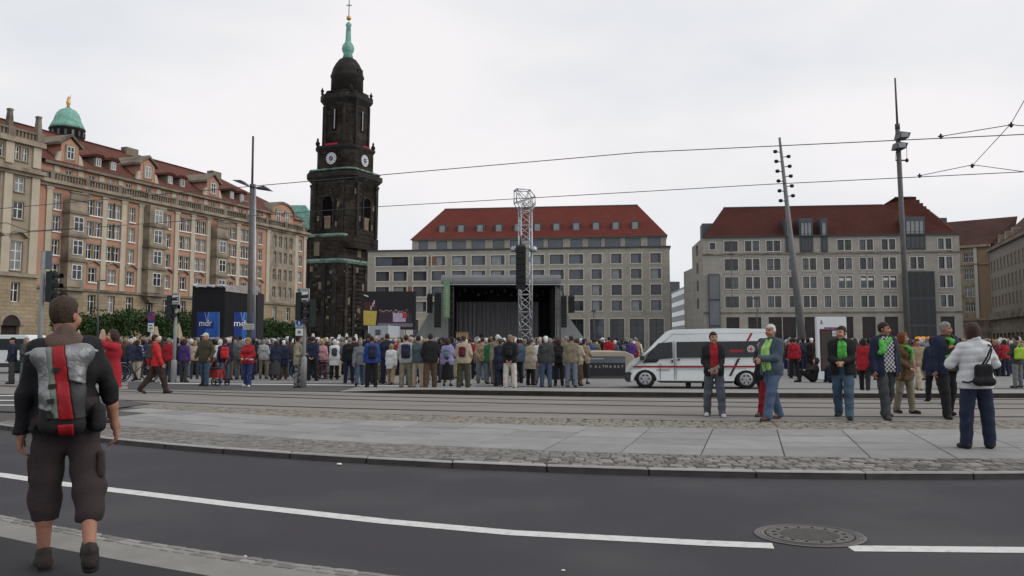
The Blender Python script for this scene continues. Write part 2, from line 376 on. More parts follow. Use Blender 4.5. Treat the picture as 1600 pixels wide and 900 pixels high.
# ---- manhole
mc = gnd(1265, 837)
MH = empty('manhole_cover', (mc.x, mc.y, .004), 0, 'round cast iron manhole cover in the asphalt between the ends of the white line', 'manhole')
IRON = M('cast_iron', (.115, .105, .098), .6, .3, 25, .4, 120, metal=.3); IRON2 = M('cast_iron_dark', (.012, .011, .011), .8, .2)
CONC = M('manhole_ring', (.15, .142, .136), .8, .2, 12, .3, 80)
MB().lathe([(.425, 0), (.42, .004), (.345, .004), (.345, .003), (.425, 0)], 48).build('ring', CONC, MH)
for rr in (.37, .395): MB().torus((0, 0, .004), rr, .004, 'z', 48, 5).build('rib', IRON, MH)
MB().lathe([(.33, 0), (.33, .006), (.01, .007)], 48, sm=False).build('cover', IRON, MH)
for i in range(16):
    a = 2 * math.pi * i / 16; MB().obox((.27 * math.cos(a), .27 * math.sin(a), .008), .03, .02, .004, Matrix.Rotation(a, 3, 'Z')).build('vent_hole', IRON2, MH)
stud = MB()
for i in range(-7, 8):
    for j in range(-7, 8):
        if (i * i + j * j) * .03 ** 2 < .225 ** 2: stud.box(i * .03 - .009, i * .03 + .009, j * .03 - .009, j * .03 + .009, .007, .0105)
stud.build('tread_pattern', IRON, MH, kind='stuff')
MB().lathe([(.343, .0), (.343, .0042), (.331, .0042)], 48).build('gap', IRON2, MH)
# litter on the road
for px, py, lb, s_ in ((530, 727, 'small crumpled white paper scrap on the road near the kerb', .03), (880, 893, 'tiny pale scrap on the asphalt below the white line, right of the cobbled gutter', .012), (383, 871, 'tiny white scrap lying beside the cobbled gutter', .012)):
    p = gnd(px, py); mb = MB(); mb.lathe([(s_ * .4, 0), (s_, s_ * .3), (s_ * .7, s_ * .7), (s_ * .1, s_ * .8)], 7, sx=1.3); mb.build('paper_scrap', WHITE, None, (p.x, p.y, .004), label=lb, cat='litter')
# ================================================================ BUILDINGS
STONE = brick_mat('sandstone_ashlar', (.33, .265, .18), (.27, .215, .145), (.18, .145, .1), 1.1, .42, .02, var=.22, nscale=.35)
STONE2 = M('sandstone_trim', (.29, .24, .18), .85, .28, .8, patch=((.13, .11, .085), .5, .5, .72))
STONE3 = M('sandstone_dark', (.20, .168, .13), .85, .3, .8, patch=((.09, .075, .06), .5, .5, .72))
PINK = M('salmon_render', (.43, .235, .165), .9, .1, .4, patch=((.38, .2, .145), .2, .5, .7))
CREAM = M('cream_render', (.45, .395, .305), .9, .1, .5, patch=((.39, .34, .265), .3, .5, .7))
TAN = M('tan_render', (.30, .25, .185), .9, .1, .5)
RTILE = brick_mat('red_brown_roof_tiles', (.155, .06, .045), (.12, .05, .04), (.085, .035, .03), .5, .42, .05, var=.25, nscale=.25, axes=(1, 1, 2))
RTILE4 = brick_mat('muted_brown_roof_tiles', (.095, .05, .042), (.08, .043, .037), (.06, .033, .03), .5, .42, .05, var=.2, nscale=.25, axes=(1, 1, 2))
RTILE2 = brick_mat('brick_red_roof_tiles', (.158, .041, .031), (.138, .037, .029), (.10, .03, .025), .6, .45, .04, var=.12, nscale=.2, axes=(1, 1, 2))
RTILE3 = brick_mat('dark_red_roof_tiles', (.078, .025, .019), (.067, .0225, .0175), (.05, .018, .015), .6, .45, .04, var=.15, nscale=.2, axes=(1, 1, 2))
LIME = brick_mat('pale_limestone', (.365, .345, .295), (.325, .305, .26), (.26, .245, .21), 1.3, .62, .012, var=.14, nscale=.4)
LIMET = M('limestone_frame', (.50, .475, .42), .85, .1, 1)
GSTONE = brick_mat('grey_beige_stone', (.355, .335, .295), (.32, .30, .265), (.26, .245, .215), 1.0, .5, .012, var=.12, nscale=.4)
GSTONET = M('grey_beige_trim', (.50, .475, .43), .85, .1, 1)
CURT = M('curtained_glass', (.21, .225, .225), .12, .35, .6, spec=.7)
BLUEG = M('blind_glass', (.10, .115, .14), .12, .25, .4, spec=.6)
ZINC = M('zinc_sheet', (.075, .085, .095), .5, .15, 2)
_wc = {}
class Bld:
    def __init__(s, name, a, b, label, cat='building'):
        s.a, s.b = Vector(a), Vector(b); s.D = (s.b - s.a).normalized(); s.N = Vector((-s.D.y, s.D.x)); s.len = (s.b - s.a).length
        s.root = empty(name, (a[0], a[1], ZP), math.atan2(s.D.y, s.D.x), label, cat); s.n = 0
    def hit(s, px, off=0.0):
        r = ray(px, 450); o = s.a + s.N * off
        # o + D*k = r*t
        det = s.D.x * -r.y + r.x * s.D.y
        k = (-o.x * -r.y + -r.x * o.y) / det; t = (s.D.x * -o.y + o.x * s.D.y) / det
        return k, t * r.y
    def s(s, px, off=0.0): return s.hit(px, off)[0]
    def z(s, px, py, off=0.0):
        Y = s.hit(px, off)[1]; d = ray(px, py); return CAMH + d.z * Y / d.y - ZP
    def part(s, name, mb, mat, parent=None): return mb.build(name, mat, parent or s.root)
    def wall(s, mat, x0, x1, z0, z1, ops, y=0.0, dep=.28, name='wall', trim=None):
        e = 1e-4
        X = sorted({x0, x1, *[v for o in ops for v in o[:2]]}); Z = sorted({z0, z1, *[v for o in ops for v in o[2:4]]})
        X = [v for v in X if x0 - e <= v <= x1 + e]; Z = [v for v in Z if z0 - e <= v <= z1 + e]
        m = MB()
        for a, b in zip(X[:-1], X[1:]):
            for c, d in zip(Z[:-1], Z[1:]):
                mx_, mz = (a + b) / 2, (c + d) / 2
                if any(o[0] < mx_ < o[1] and o[2] < mz < o[3] for o in ops): continue
                m.quad((a, y, c), (b, y, c), (b, y, d), (a, y, d))
        for a, b, c, d in [o[:4] for o in ops]:
            m.quad((a, y, c), (a, y + dep, c), (a, y + dep, d), (a, y, d)); m.quad((b, y, c), (b, y, d), (b, y + dep, d), (b, y + dep, c))
            m.quad((a, y, c), (b, y, c), (b, y + dep, c), (a, y + dep, c)); m.quad((a, y, d), (a, y + dep, d), (b, y + dep, d), (b, y, d))
        me = bpy.data.meshes.new(name); me.from_pydata(m.v, [], m.f); me.materials.append(mat)
        return put(name, me, s.root)
    def win(s, x0, x1, z0, z1, y=.2, mull=1, trans=(.62,), fm=WHITE, gm=None, bar=.07, sur=None, sill=None):
        W_, H_ = round(x1 - x0, 2), round(z1 - z0, 2); key = (W_, H_, mull, trans, fm.name, bar)
        if key not in _wc:
            m = MB(); b = bar
            m.box(0, b, -.04, .04, 0, H_); m.box(W_ - b, W_, -.04, .04, 0, H_); m.box(b, W_ - b, -.04, .04, 0, b); m.box(b, W_ - b, -.04, .04, H_ - b, H_)
            cuts = []
            for i in range(1, mull + 1):
                c = W_ * i / (mull + 1) if isinstance(mull, int) else mull; m.box(c - b * .55, c + b * .55, -.035, .035, b, H_ - b)
            for t in trans: m.box(b, W_ - b, -.03, .03, H_ * t - b * .4, H_ * t + b * .4)
            p = MB(); p.box(b * .6, W_ - b * .6, .005, .025, b * .6, H_ - b * .6)
            _wc[key] = (m.mesh('window', fm), p.mesh('pane', GLASS))
        o = put('window', _wc[key][0], s.root, (x0, y, z0)); p = put('pane', _wc[key][1], o, mat=gm or random.choice((GLASS, GLASSD, GLASSD, CURT)))
        if sill is not None:
            k2 = ('sill', round(W_, 1), sill.name)
            if k2 not in _wc: _wc[k2] = MB().box(-.12, round(W_, 1) + .12, -y - .16, -y + .05, -.14, -.003).mesh('sill', sill)
            put('sill', _wc[k2], o)
        if sur is not None:
            k3 = ('sur', W_, H_, sur.name, y)
            if k3 not in _wc:
                q = MB(); e = .2; q.box(-e, .0, -y - .06, -y + .02, -.002, H_ + e); q.box(W_, W_ + e, -y - .06, -y + .02, -.002, H_ + e); q.box(0, W_, -y - .06, -y + .02, H_, H_ + e); _wc[k3] = q.mesh('surround', sur)
            put('surround', _wc[k3], o)
        return o

# ---------------------------------------------------------------- long salmon building on the left
A = Vector((-88.9 + .37 * 98.7, 98.7)); D_ = Vector((.37, 1)).normalized()
E = A + D_ * 51.6
LB = Bld('apartment_building', A, E, 'long salmon and cream apartment building with stone oriels and red-brown roof behind the clipped trees')
ROWS = [(16.75, 18.55), (14.25, 16.0), (11.55, 13.3), (8.8, 10.5)]
GROW = (5.2, 7.3)
oris = [(3.55, 2.5), (16.3, 3.0), (29.1, 2.5)]
dbl = [6.9, 9.9, 22.45, 25.6, 32.3, 35.4]; nar = [1.45, 12.9, 19.3, 39.2, 50.0]; quad4 = [42.9, 44.35, 45.8, 47.25]
ops = []; wl = []
def addop(c, wd, z, **k): o = (c - wd / 2, c + wd / 2, z[0], z[1]); ops.append(o); wl.append((o, k))
for ri, z in enumerate(ROWS):
    for c in dbl:
        if ri < 3: addop(c - .62, 1.02, z, mull=1, sur=STONE2, sill=WHITE); addop(c + .62, 1.02, z, mull=1, sur=STONE2, sill=WHITE)
        else: addop(c, 1.2, z, mull=1, sur=STONE2, sill=WHITE)
    for c in nar: addop(c, .95 if ri < 3 else 1.15, z, mull=1, sur=STONE2, sill=WHITE)
    for c in quad4: addop(c, .8, z, mull=1)
for c in dbl + nar[:4] + [3.5, 16.3, 29.1, 43.2, 46.9]: addop(c, 1.15, GROW, mull=1, sur=STONE3)
up = [o for o in ops if o[2] > 7.6]; gr = [o for o in ops if o[2] < 7.6]
LB.wall(PINK, -2, 41.6, 7.7, 19.6, [o for o in up if o[1] < 41.6]); LB.wall(STONE2, 41.6, 48.6, 7.7, 19.6, [o for o in up if 41.6 < o[0] and o[1] < 48.6], y=-.15, dep=.43)
LB.wall(PINK, 48.6, 51.6, 7.7, 19.6, [o for o in up if o[0] > 48.6])
LB.wall(STONE, -2, 51.6, 0, 7.7, gr, y=-.12, dep=.4)
m = MB(); m.box(0, 51.6, .5, 13, 0, 19.6); m.f = m.f[1:]; LB.part('core', MB().box(-1.95, 51.55, .6, 13, 0, 19.5), PINK)
for (x0, x1, z0, z1), k in wl: LB.win(x0, x1, z0, z1, y=.2, **k)
pil = MB()
for c in (.3, 5.2, 8.4, 11.45, 14.35, 18.2, 20.9, 24.05, 27.3, 30.9, 33.85, 37.1, 41.2, 48.9, 51.3):
    LB.part('pilaster', MB().box(c - .38, c + .38, -.16, -.002, 7.95, 18.95).box(c - .5, c + .5, -.24, .0, 18.95, 19.25), CREAM)
LB.part('string_course', MB().box(-2, 51.8, -.38, .1, 7.65, 7.95), STONE3)
LB.part('cornice', MB().box(-2, 51.9, -.35, .3, 19.25, 19.6).box(-2, 52.1, -.75, .3, 19.6, 19.95), STONE2)
bal = MB()
x = -1.6
while x < 51.5: bal.box(x, x + .16, -.35, -.15, 20.1, 20.75); x += .42
LB.part('balustrade', bal.box(-2, 51.8, -.42, -.1, 19.95, 20.1).box(-2, 51.8, -.45, -.05, 20.75, 20.95), STONE3)
for c in range(0, 52, 5): LB.part('balustrade_post', MB().box(c + .02, c + .62, -.48, -.02, 19.96, 21.02), STONE3)
# curved hoods over the first-floor windows
for c in dbl + nar[1:4]:
    h = MB(); pts = [(c - 1.0 + 2.0 * i / 8, 10.85 + .45 * math.sin(math.pi * i / 8)) for i in range(9)]
    h.prof(pts + [(x_, z_ + .16) for x_, z_ in reversed(pts)], -.3, .05); LB.part('window_hood', h, STONE2)
# oriel bays
for c, wd in oris:
    ob = LB.part('oriel', MB().box(c - wd / 2, c + wd / 2, -1.1, -.02, 7.96, 18.0 if wd < 2.9 else 19.2), STONE2)
    for z in (7.55, 10.95, 13.75, 16.45): MB().box(c - wd / 2 - .18, c + wd / 2 + .18, -1.3, -.16, z, z + .32).build('ledge', STONE3, ob)
    MB().prof([(c - wd / 2, 7.55), (c - wd / 4, 6.7), (c + wd / 4, 6.7), (c + wd / 2, 7.55)], -.9, -.13).build('corbel', STONE3, ob)
    if wd < 2.9: MB().box(c - wd / 2 - .1, c + wd / 2 + .1, -1.25, -1.1, 18.0, 18.75).box(c - wd / 2 - .22, c + wd / 2 + .22, -1.35, -1.0, 18.75, 18.9).build('balcony_rail', STONE3, ob)
    for z in (8.75, 11.6, 14.3) + ((16.9,) if wd > 2.9 else ()):
        f = MB().box(c - .85, c + .85, -1.2, -1.1, z, z + 1.85); f2 = MB()
        wo = LB.win(c - .7, c + .7, z + .1, z + 1.8, y=-1.14, mull=1, sill=None)
# attic storey and roof
aops = [(c - .45, c + .45, 20.6, 21.75) for c in [3.6, 7.0, 10, 12.9, 16.3, 19.3, 22.4, 25.6, 29, 32.3, 35.4, 39.2]]
LB.wall(PINK, -2, 51.6, 19.9, 22.0, aops, y=.7)
for a in aops: LB.win(*a, y=.85, mull=1, trans=())
for c in (1.8, 5.2, 8.4, 11.45, 14.5, 18, 20.9, 24.05, 27.3, 30.7, 33.85, 37.2, 41): LB.part('pilaster', MB().box(c - .4, c + .4, .58, .698, 19.9, 21.9), CREAM)
LB.part('eaves', MB().box(-.2, 51.9, .15, .72, 21.95, 22.3), STONE3)
rf = MB(); y0, y1, zr = .1, 8.2, 27.7; x0_, x1_ = -22, 51; 
rf.add([(x0_, y0, 22.3), (x1_, y0, 22.3), (x1_ - 11.5, y1, zr), (x0_, y1, zr), (x1_, 16.3, 22.3), (x0_, 16.3, 22.3)], [(0, 1, 2, 3), (1, 4, 2), (3, 2, 4, 5), (0, 3, 5)])
RF = LB.part('roof', rf, RTILE)
MB().box(x0_, x1_ - 11.4, y1 - .15, y1 + .15, zr - .05, zr + .14).build('ridge', RTILE3, RF)
for c in (19.5, 37.2): MB().box(c, c + 2.2, y1 - .5, y1 + .5, zr - .3, zr + .75).build('chimney', STONE3, RF)
slope = (zr - 22.3) / (y1 - y0)
for c in (3.4, 15.8, 28.6):          # gabled stone dormers
    dm = LB.part('gable_dormer', MB().prof([(c - 1.25, 22.2), (c + 1.25, 22.2), (c + 1.25, 24.6), (c, 25.45), (c - 1.25, 24.6)], .5, 4.9), PINK)
    MB().box(c - .75, c + .75, .42, .5, 22.75, 24.6).build('surround', STONE2, dm)
    LB.win(c - .5, c + .5, 22.95, 24.45, y=.4, mull=1, trans=(.6,))
    MB().prof([(c - 1.7, 24.45), (c, 25.65), (c + 1.7, 24.45), (c + 1.7, 24.75), (c, 25.95), (c - 1.7, 24.75)], .2, 5.2).build('dormer_roof', STONE3, dm)
    for sgn in (-1, 1): MB().prof([(c + sgn * 1.26, 22.25), (c + sgn * 2.3, 22.25), (c + sgn * 1.95, 22.6), (c + sgn * 1.6, 23.5), (c + sgn * 1.26, 23.7)], .42, .75).build('scroll', CREAM, dm)
for c in (8.2, 10.6, 20.6, 23.0, 33.6, 36.0):   # small dormers
    dm = LB.part('small_dormer', MB().box(c - .55, c + .55, 1.1, 4.6, 22.9, 24.2), STONE3)
    MB().prof([(c - .95, 24.15), (c + .95, 24.15), (c + .55, 24.55), (c - .55, 24.55)], .8, 4.8).build('dormer_roof', RTILE3, dm)
    LB.win(c - .36, c + .36, 22.95 + .12, 24.1, y=1.04, mull=1, trans=())
# round-topped gable at the far end
pts = [(45.2 + 3.0 * math.cos(math.pi * i / 12), 22.2 + 1.75 * math.sin(math.pi * i / 12)) for i in range(13)]
gb = LB.part('round_gable', MB().prof([(48.2, 19.95), *pts, (42.2, 19.95)], .2, 4.0), PINK)
p2 = [(45.2 + 3.3 * math.cos(math.pi * i / 12), 22.2 + 2.05 * math.sin(math.pi * i / 12)) for i in range(13)]
MB().prof(pts + list(reversed(p2)), -.05, 4.3).build('gable_coping', STONE3, gb)
for c in (44.0, 46.4): LB.win(c - .5, c + .5, 20.6, 22.6, y=.12, mull=1, sur=None); MB().prof([(c + .75 * math.cos(math.pi * i / 8), 22.65 + .5 * math.sin(math.pi * i / 8)) for i in range(9)], .02, .2).build('hood', STONE2, gb)

# ---------------------------------------------------------------- stone corner pavilion at the far left
PA = A - D_ * 28.2 + Vector((D_.y, -D_.x)) * 1.3; PE = A - D_ * 2.05 + Vector((D_.y, -D_.x)) * 1.3
PV = Bld('corner_building', PA, PE, 'cream and sandstone corner building with arched doorway and balustrade at the left edge', 'building')
Lp = PV.len; ops = []; wl = []
for c in (Lp - 2.6, Lp - 5.6, Lp - 8.6): 
    for z, wd in (((17.7, 19.3), 1.25), ((14.8, 16.6), 1.3), ((9.3, 12.4), 1.5), ((5.9, 8.0), 1.1)):
        o = (c - wd / 2, c + wd / 2, *z); ops.append(o); wl.append(o)
    for dx in (-.5, .5): o = (c + dx - .36, c + dx + .36, 21.1, 22.6); ops.append(o); wl.append(o)
door = (Lp - 4.1, Lp - 1.9, 0, 3.4)
PV.wall(TAN, 0, Lp, 8.9, 23.0, [o for o in ops if o[2] > 8.9]); PV.wall(STONE, 0, Lp, 0, 8.9, [o for o in ops if o[2] < 8.9] + [door], y=-.15, dep=.6)
PV.part('core', MB().box(.02, Lp - .02, .75, 12, 0, 22.9), TAN)
for o in wl: PV.win(*o, y=.2, mull=1, trans=(.33, .66) if o[3] - o[2] > 2.5 else (.6,), sill=STONE2, sur=STONE2 if o[2] > 8.9 else None, bar=.09)
for c in (Lp - .7, Lp - 4.1, Lp - 7.1): PV.part('pilaster', MB().box(c - .5, c + .5, -.2, -.002, 8.95, 19.8).box(c - .5, c + .5, -.2, -.002, 20.6, 22.9), CREAM)
PV.part('string_course', MB().box(-.1, Lp + .15, -.45, .1, 8.6, 9.0), STONE2)
PV.part('cornice', MB().box(-.1, Lp + .2, -.7, .3, 19.85, 20.25).box(-.1, Lp + .15, -.35, .2, 19.5, 19.85).box(-.1, Lp + .15, -.5, .3, 22.9, 23.4), STONE2)
bal = MB(); x = .3
while x < Lp: bal.box(x, x + .2, -.3, -.1, 23.5, 24.2); x += .45
PV.part('balustrade', bal.box(0, Lp, -.4, 0, 23.4, 23.55).box(0, Lp, -.4, 0, 24.2, 24.42), STONE3)
for c in (Lp - .6, Lp - 4.2, Lp - 7.8): PV.part('obelisk', MB().box(c - .42, c + .42, -.45, .4, 23.4, 24.5).prism([(c - .3, -.3), (c + .3, -.3), (c + .3, .3), (c - .3, .3)], 24.5, 26.2, [(c - .2, -.2), (c + .2, -.2), (c + .2, .2), (c - .2, .2)]).box(c - .25, c + .25, -.25, .25, 26.2, 26.4), STONE3)
dr = PV.part('doorway', MB().box(door[0], door[1], .3, .4, 0, 3.4).prof([(Lp - 3 + 1.1 * math.cos(math.pi * i / 10), 3.4 + 1.1 * math.sin(math.pi * i / 10)) for i in range(11)], -.17, -.13), M('dark_doorway', (.03, .022, .018), .8, .3))
q = [(Lp - 3 + 1.12 * math.cos(math.pi * i / 12), 3.4 + 1.12 * math.sin(math.pi * i / 12)) for i in range(13)]; q2 = [(Lp - 3 + 1.5 * math.cos(math.pi * i / 12), 3.4 + 1.5 * math.sin(math.pi * i / 12)) for i in range(13)]
MB().prof(q + list(reversed(q2)), -.3, -.14).build('door_arch', STONE2, dr)
for c in (Lp - 2.6, Lp - 5.6):
    pts = [(c - 1.1 + 2.2 * i / 8, 12.75 + .6 * math.sin(math.pi * i / 8)) for i in range(9)]
    PV.part('window_hood', MB().prof(pts + [(a, b + .2) for a, b in reversed(pts)], -.45, .0), STONE2)
rf = MB(); rf.add([(-.5, .6, 23.3), (Lp, .6, 23.3), (Lp - 7, 8, 30), (-.5, 8, 30), (Lp, 15.4, 23.3), (-.5, 15.4, 23.3)], [(0, 1, 2, 3), (1, 4, 2), (3, 2, 4, 5)]); PV.part('roof', rf, RTILE)

# ---------------------------------------------------------------- pale hotel in the middle
hr = ray(1047, 450); hR = Vector((hr.x / hr.y * 180, 180)); dirn = Vector((math.cos(R(-8)), math.sin(R(-8)))); hl = ray(574, 450); hl = hl.x / hl.y
k = (hR.x - hl * hR.y) / (dirn.x - hl * dirn.y); hL = hR - dirn * k
HT = Bld('hotel_building', hL, hR, 'pale limestone building with bright red hipped roof and square windows behind the stage')
xb = HT.s(641)
ops = []; wl = []
RZ = [(18.05, 20.0), (14.85, 16.85), (11.5, 13.6), (8.3, 10.4)]
for py0, py1 in (): pass
cols_r = [1025, 994.4, 963.6, 932.5]; cols_m = [900.5, 870, 839.5, 807, 777.5, 747.5, 717, 685]
cols_l = [656, 625, 597.5]
for ri, z in enumerate(RZ):
    for c in cols_r: x = HT.s(c); ops.append((x - 1.05, x + 1.05, *z)); wl.append((ops[-1], .72))
    for c in cols_m + cols_l:
        x = HT.s(c); ww = 1.45
        if ri == 0 and c == 597.5: ops.append((x - 1.6, x + 5.6, *z)); wl.append((ops[-1], .5)); continue
        if ri == 0 and c == 625: continue
        ops.append((x - ww, x + ww, *z)); wl.append((ops[-1], .74))
gops = []
for c in (1025, 994.4, 963.6, 932.5, 900.5, 868, 836, 804, 772, 740, 708, 676, 644, 612, 588): x = HT.s(c); gops.append((x - 1.45, x + 1.45, .5, 6.6)); 
HT.wall(LIME, 0, HT.len, 0, 21.2, ops + gops, dep=.4)
for o, ml in wl:
    HT.win(*o, y=.28, mull=0, trans=(), fm=DKFRAME, gm=random.choice((CURT, CURT, BLUEG, GLASS, GLASS) if o[2] > 14 else (GLASS, GLASSD, GLASSD, CURT)), bar=.1)
    b = o[0] + (o[1] - o[0]) * ml; wobj = [ch for ch in HT.root.children][-1]
    MB().box((o[1] - o[0]) * ml, (o[1] - o[0]) - .1, -.05, .003, .1, o[3] - o[2] - .1).build('side_light', GLASSD, wobj)
fr = {}
for o in [w_[0] for w_ in wl] + gops:
    key = (round(o[1] - o[0], 2), round(o[3] - o[2], 2))
    if key not in fr:
        e = .22; q = MB(); W_, H_ = key; q.box(-e, 0, -.07, .05, -e, H_ + e); q.box(W_, W_ + e, -.07, .05, -e, H_ + e); q.box(0, W_, -.07, .05, H_, H_ + e); q.box(0, W_, -.07, .05, -e, 0); fr[key] = q.mesh('window_surround', LIMET)
    put('window_surround', fr[key], HT.root, (o[0], 0, o[2]))
for o in gops: HT.win(*o, y=.3, mull=1, trans=(.8,), fm=DKFRAME, gm=random.choice((GLASSD, GLASSD, GLASS)), bar=.1)
for c in (640, 675): x = HT.s(c); HT.part('wood_panel', MB().box(x - .75, x + .75, -.02, .05, RZ[0][0] if c == 675 else RZ[2][0], RZ[0][1] if c == 675 else RZ[2][1]), M('timber_panel', (.2, .105, .055), .7, .2, 3))
HT.part('core', MB().box(.03, HT.len - .03, .45, 16, 0, 21.1), LIME)
HT.part('parapet_cap', MB().box(-.2, HT.len + .25, -.25, 16.2, 21.2, 21.5), DKFRAME)
sops = []
for c, wd in ((660.7, 15), (690, 18), (717, 22), (747, 22), (779, 19), (807, 21), (839, 21), (868, 24), (901, 19), (930, 20), (958, 24), (990, 24), (1023, 20)):
    x = HT.s(c, 1.2); sops.append((x - wd * .066, x + wd * .066, 21.7, 23.35))
HT.wall(LIME, xb, HT.len - .6, 21.45, 23.8, sops, y=1.2)
HT.part('top_storey', MB().box(xb + .02, HT.len - .62, 1.55, 15, 21.45, 23.75), LIME)
for o in sops: HT.win(*o, y=1.42, mull=0, trans=(), fm=DKFRAME, gm=random.choice((BLUEG, BLUEG, GLASS)), bar=.08)
rx0, rx1 = HT.s(694, 8.2), HT.s(998, 8.2)
zr = HT.z(850, 323.5, 8.2); ev = 23.8
rf = MB(); rf.add([(xb - .3, .9, ev), (HT.len - .3, .9, ev), (rx1, 8.2, zr), (rx0, 8.2, zr), (HT.len - .3, 15.5, ev), (xb - .3, 15.5, ev)], [(0, 1, 2, 3), (1, 4, 2), (3, 2, 4, 5), (0, 3, 5)])
RF = HT.part('roof', rf, RTILE2)
MB().box(rx0, rx1, 8.05, 8.35, zr - .1, zr + .12).build('ridge', ZINC, RF)
HT.part('gutter', MB().box(xb - .3, HT.len - .3, .75, .92, ev - .22, ev - .02), ZINC)
for c in (690.5, 720, 750, 779.5, 809, 840, 870, 901, 932, 963, 993.5):
    x = HT.s(c, 2.6); dm = HT.part('roof_dormer', MB().box(x - .85, x + .85, 2.5, 6.0, 25.0, 27.1), ZINC)
    HT.win(x - .68, x + .68, 25.15, 26.95, y=2.46, mull=0, trans=(), fm=DKFRAME, gm=CURT, bar=.07)

# ---------------------------------------------------------------- stone building on the right
rl, rr_ = ray(1099, 450), ray(1502, 450); rR = Vector((rr_.x / rr_.y * 155, 155)); kk = rl.x / rl.y; dirn = Vector((math.cos(R(-7)), math.sin(R(-7))))
k = (rR.x - kk * rR.y) / (dirn.x - kk * dirn.y); rL = rR - dirn * k
RB = Bld('department_store', rL, rR, 'grey-beige stone building with paired windows, dark red stepped roof and glass bays on the right')
ops = []; wl = []
pairs = [1137.8, 1149, 1170.5, 1182.5, 1204, 1215.5, 1260, 1271, 1293, 1315.5, 1327, 1350, 1361, 1385, 1396, 1473.6, 1484]
RZ = [(18.15, 20.05), (14.7, 16.8), (11.4, 13.5), (8.0, 10.05)]
for ri, z in enumerate(RZ):
    for c in pairs + [1238] + ([1429, 1440] if ri == 1 else []):
        if ri == 0 and c in (1238, 1260, 1271, 1293): continue
        x = RB.s(c); ops.append((x - .56, x + .56, *z)); wl.append(ops[-1])
x = RB.s(1114.5); ops.append((x - .5, x + .5, 18.6, 19.8)); wl.append(ops[-1])
gops = []
for c in (1144, 1178, 1210, 1232, 1266, 1293, 1321, 1356, 1391, 1478.5): x = RB.s(c); gops.append((x - 1.15, x + 1.15, .4, 6.3))
RB.wall(GSTONE, 0, RB.len, 0, 20.75, ops + gops, dep=.4)
RB.part('core', MB().box(.03, RB.len - .03, .5, 18, 0, 20.7), GSTONE)
for o in wl:
    wo = RB.win(*o, y=.25, mull=1, trans=(.3,), fm=DKFRAME, gm=random.choice((GLASS, GLASSD, GLASSD)), bar=.06)
for c, ri in ((1315.5, 2), (1327, 2), (1350, 2), (1361, 2), (1385, 2), (1396, 2)):
    x = RB.s(c); z = RZ[ri]; RB.part('blind', MB().box(x - .42, x + .42, .2, .212, z[1] - .75, z[1] - .3), WHITE)
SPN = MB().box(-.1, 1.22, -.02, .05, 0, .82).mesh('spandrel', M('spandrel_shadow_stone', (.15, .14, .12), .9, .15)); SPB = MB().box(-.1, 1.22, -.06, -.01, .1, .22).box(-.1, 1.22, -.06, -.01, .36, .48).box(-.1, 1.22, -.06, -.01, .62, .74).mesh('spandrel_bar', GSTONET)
fr = {}
for o in wl:
    key = (round(o[1] - o[0], 2), round(o[3] - o[2], 2))
    if key not in fr: e = .16; W_, H_ = key; q = MB(); q.box(-e, 0, -.06, .05, -e, H_ + e); q.box(W_, W_ + e, -.06, .05, -e, H_ + e); q.box(0, W_, -.06, .05, H_, H_ + e); q.box(0, W_, -.1, .05, -e, 0); fr[key] = q.mesh('window_surround', GSTONET)
    put('window_surround', fr[key], RB.root, (o[0], 0, o[2]))
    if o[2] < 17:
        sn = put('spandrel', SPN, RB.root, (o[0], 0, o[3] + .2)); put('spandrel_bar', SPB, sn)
SHOP = M('shop_interior_glass', (.022, .012, .012), .12, .6, .7, spec=.3)
for o in gops: RB.win(*o, y=.35, mull=1, trans=(.75,), fm=DKFRAME, gm=SHOP, bar=.08)
for z, dep in ((7.0, .18), (17.55, .2), (20.7, .4)): RB.part('string_course', MB().box(-.12, RB.len + .12, -dep, .05, z, z + .24), STONE3 if z < 20 else DKFRAME)
rx0, rx1, x2, x3 = RB.s(1133, 8), RB.s(1384, 8), RB.s(1403, 8), RB.s(1431, 8); zr = RB.z(1260, 322.5, 8); zh = RB.z(1416, 308.5, 8)
rf = MB(); ev = 20.95
rf.add([(.3, .3, ev), (RB.len - .2, .3, ev), (RB.s(1484, 8), 8, RB.z(1484, 349, 8)), (x3, 8, zh), (x2, 8, zh), (rx1, 8, zr), (rx0, 8, zr), (.3, 16, ev), (RB.len - .2, 16, ev)],
       [(0, 1, 2, 3, 4, 5, 6), (0, 6, 7), (1, 8, 2), (7, 6, 5, 4, 3, 2, 8)])
RF = RB.part('roof', rf, RTILE3)
MB().box(rx0, rx1, 7.85, 8.15, zr - .05, zr + .13).box(x2, x3, 7.85, 8.15, zh - .05, zh + .13).build('ridge', ZINC, RF)
sx0, sz0 = x3, zh; sx1, sz1 = RB.s(1462, 8), RB.z(1462, 338, 8)
for i in range(6):
    t0 = i / 6; xx_ = sx0 + (sx1 - sx0) * t0; zz = sz0 + (sz1 - sz0) * t0; MB().box(xx_, xx_ + (sx1 - sx0) / 6, 7.6, 9, zz - 1.2, zz + .05).build('gable_step', RTILE3, RF)
MB().box(RB.s(1464, 8), RB.s(1481, 8), 7, 10, 23, RB.z(1470, 341.5, 8)).build('roof_box', ZINC, RF)
q = RB.s(1101, 5); MB().box(.4, RB.s(1122, 5), 4.5, 9, 21, RB.z(1110, 349.5, 5)).build('roof_box', ZINC, RF)
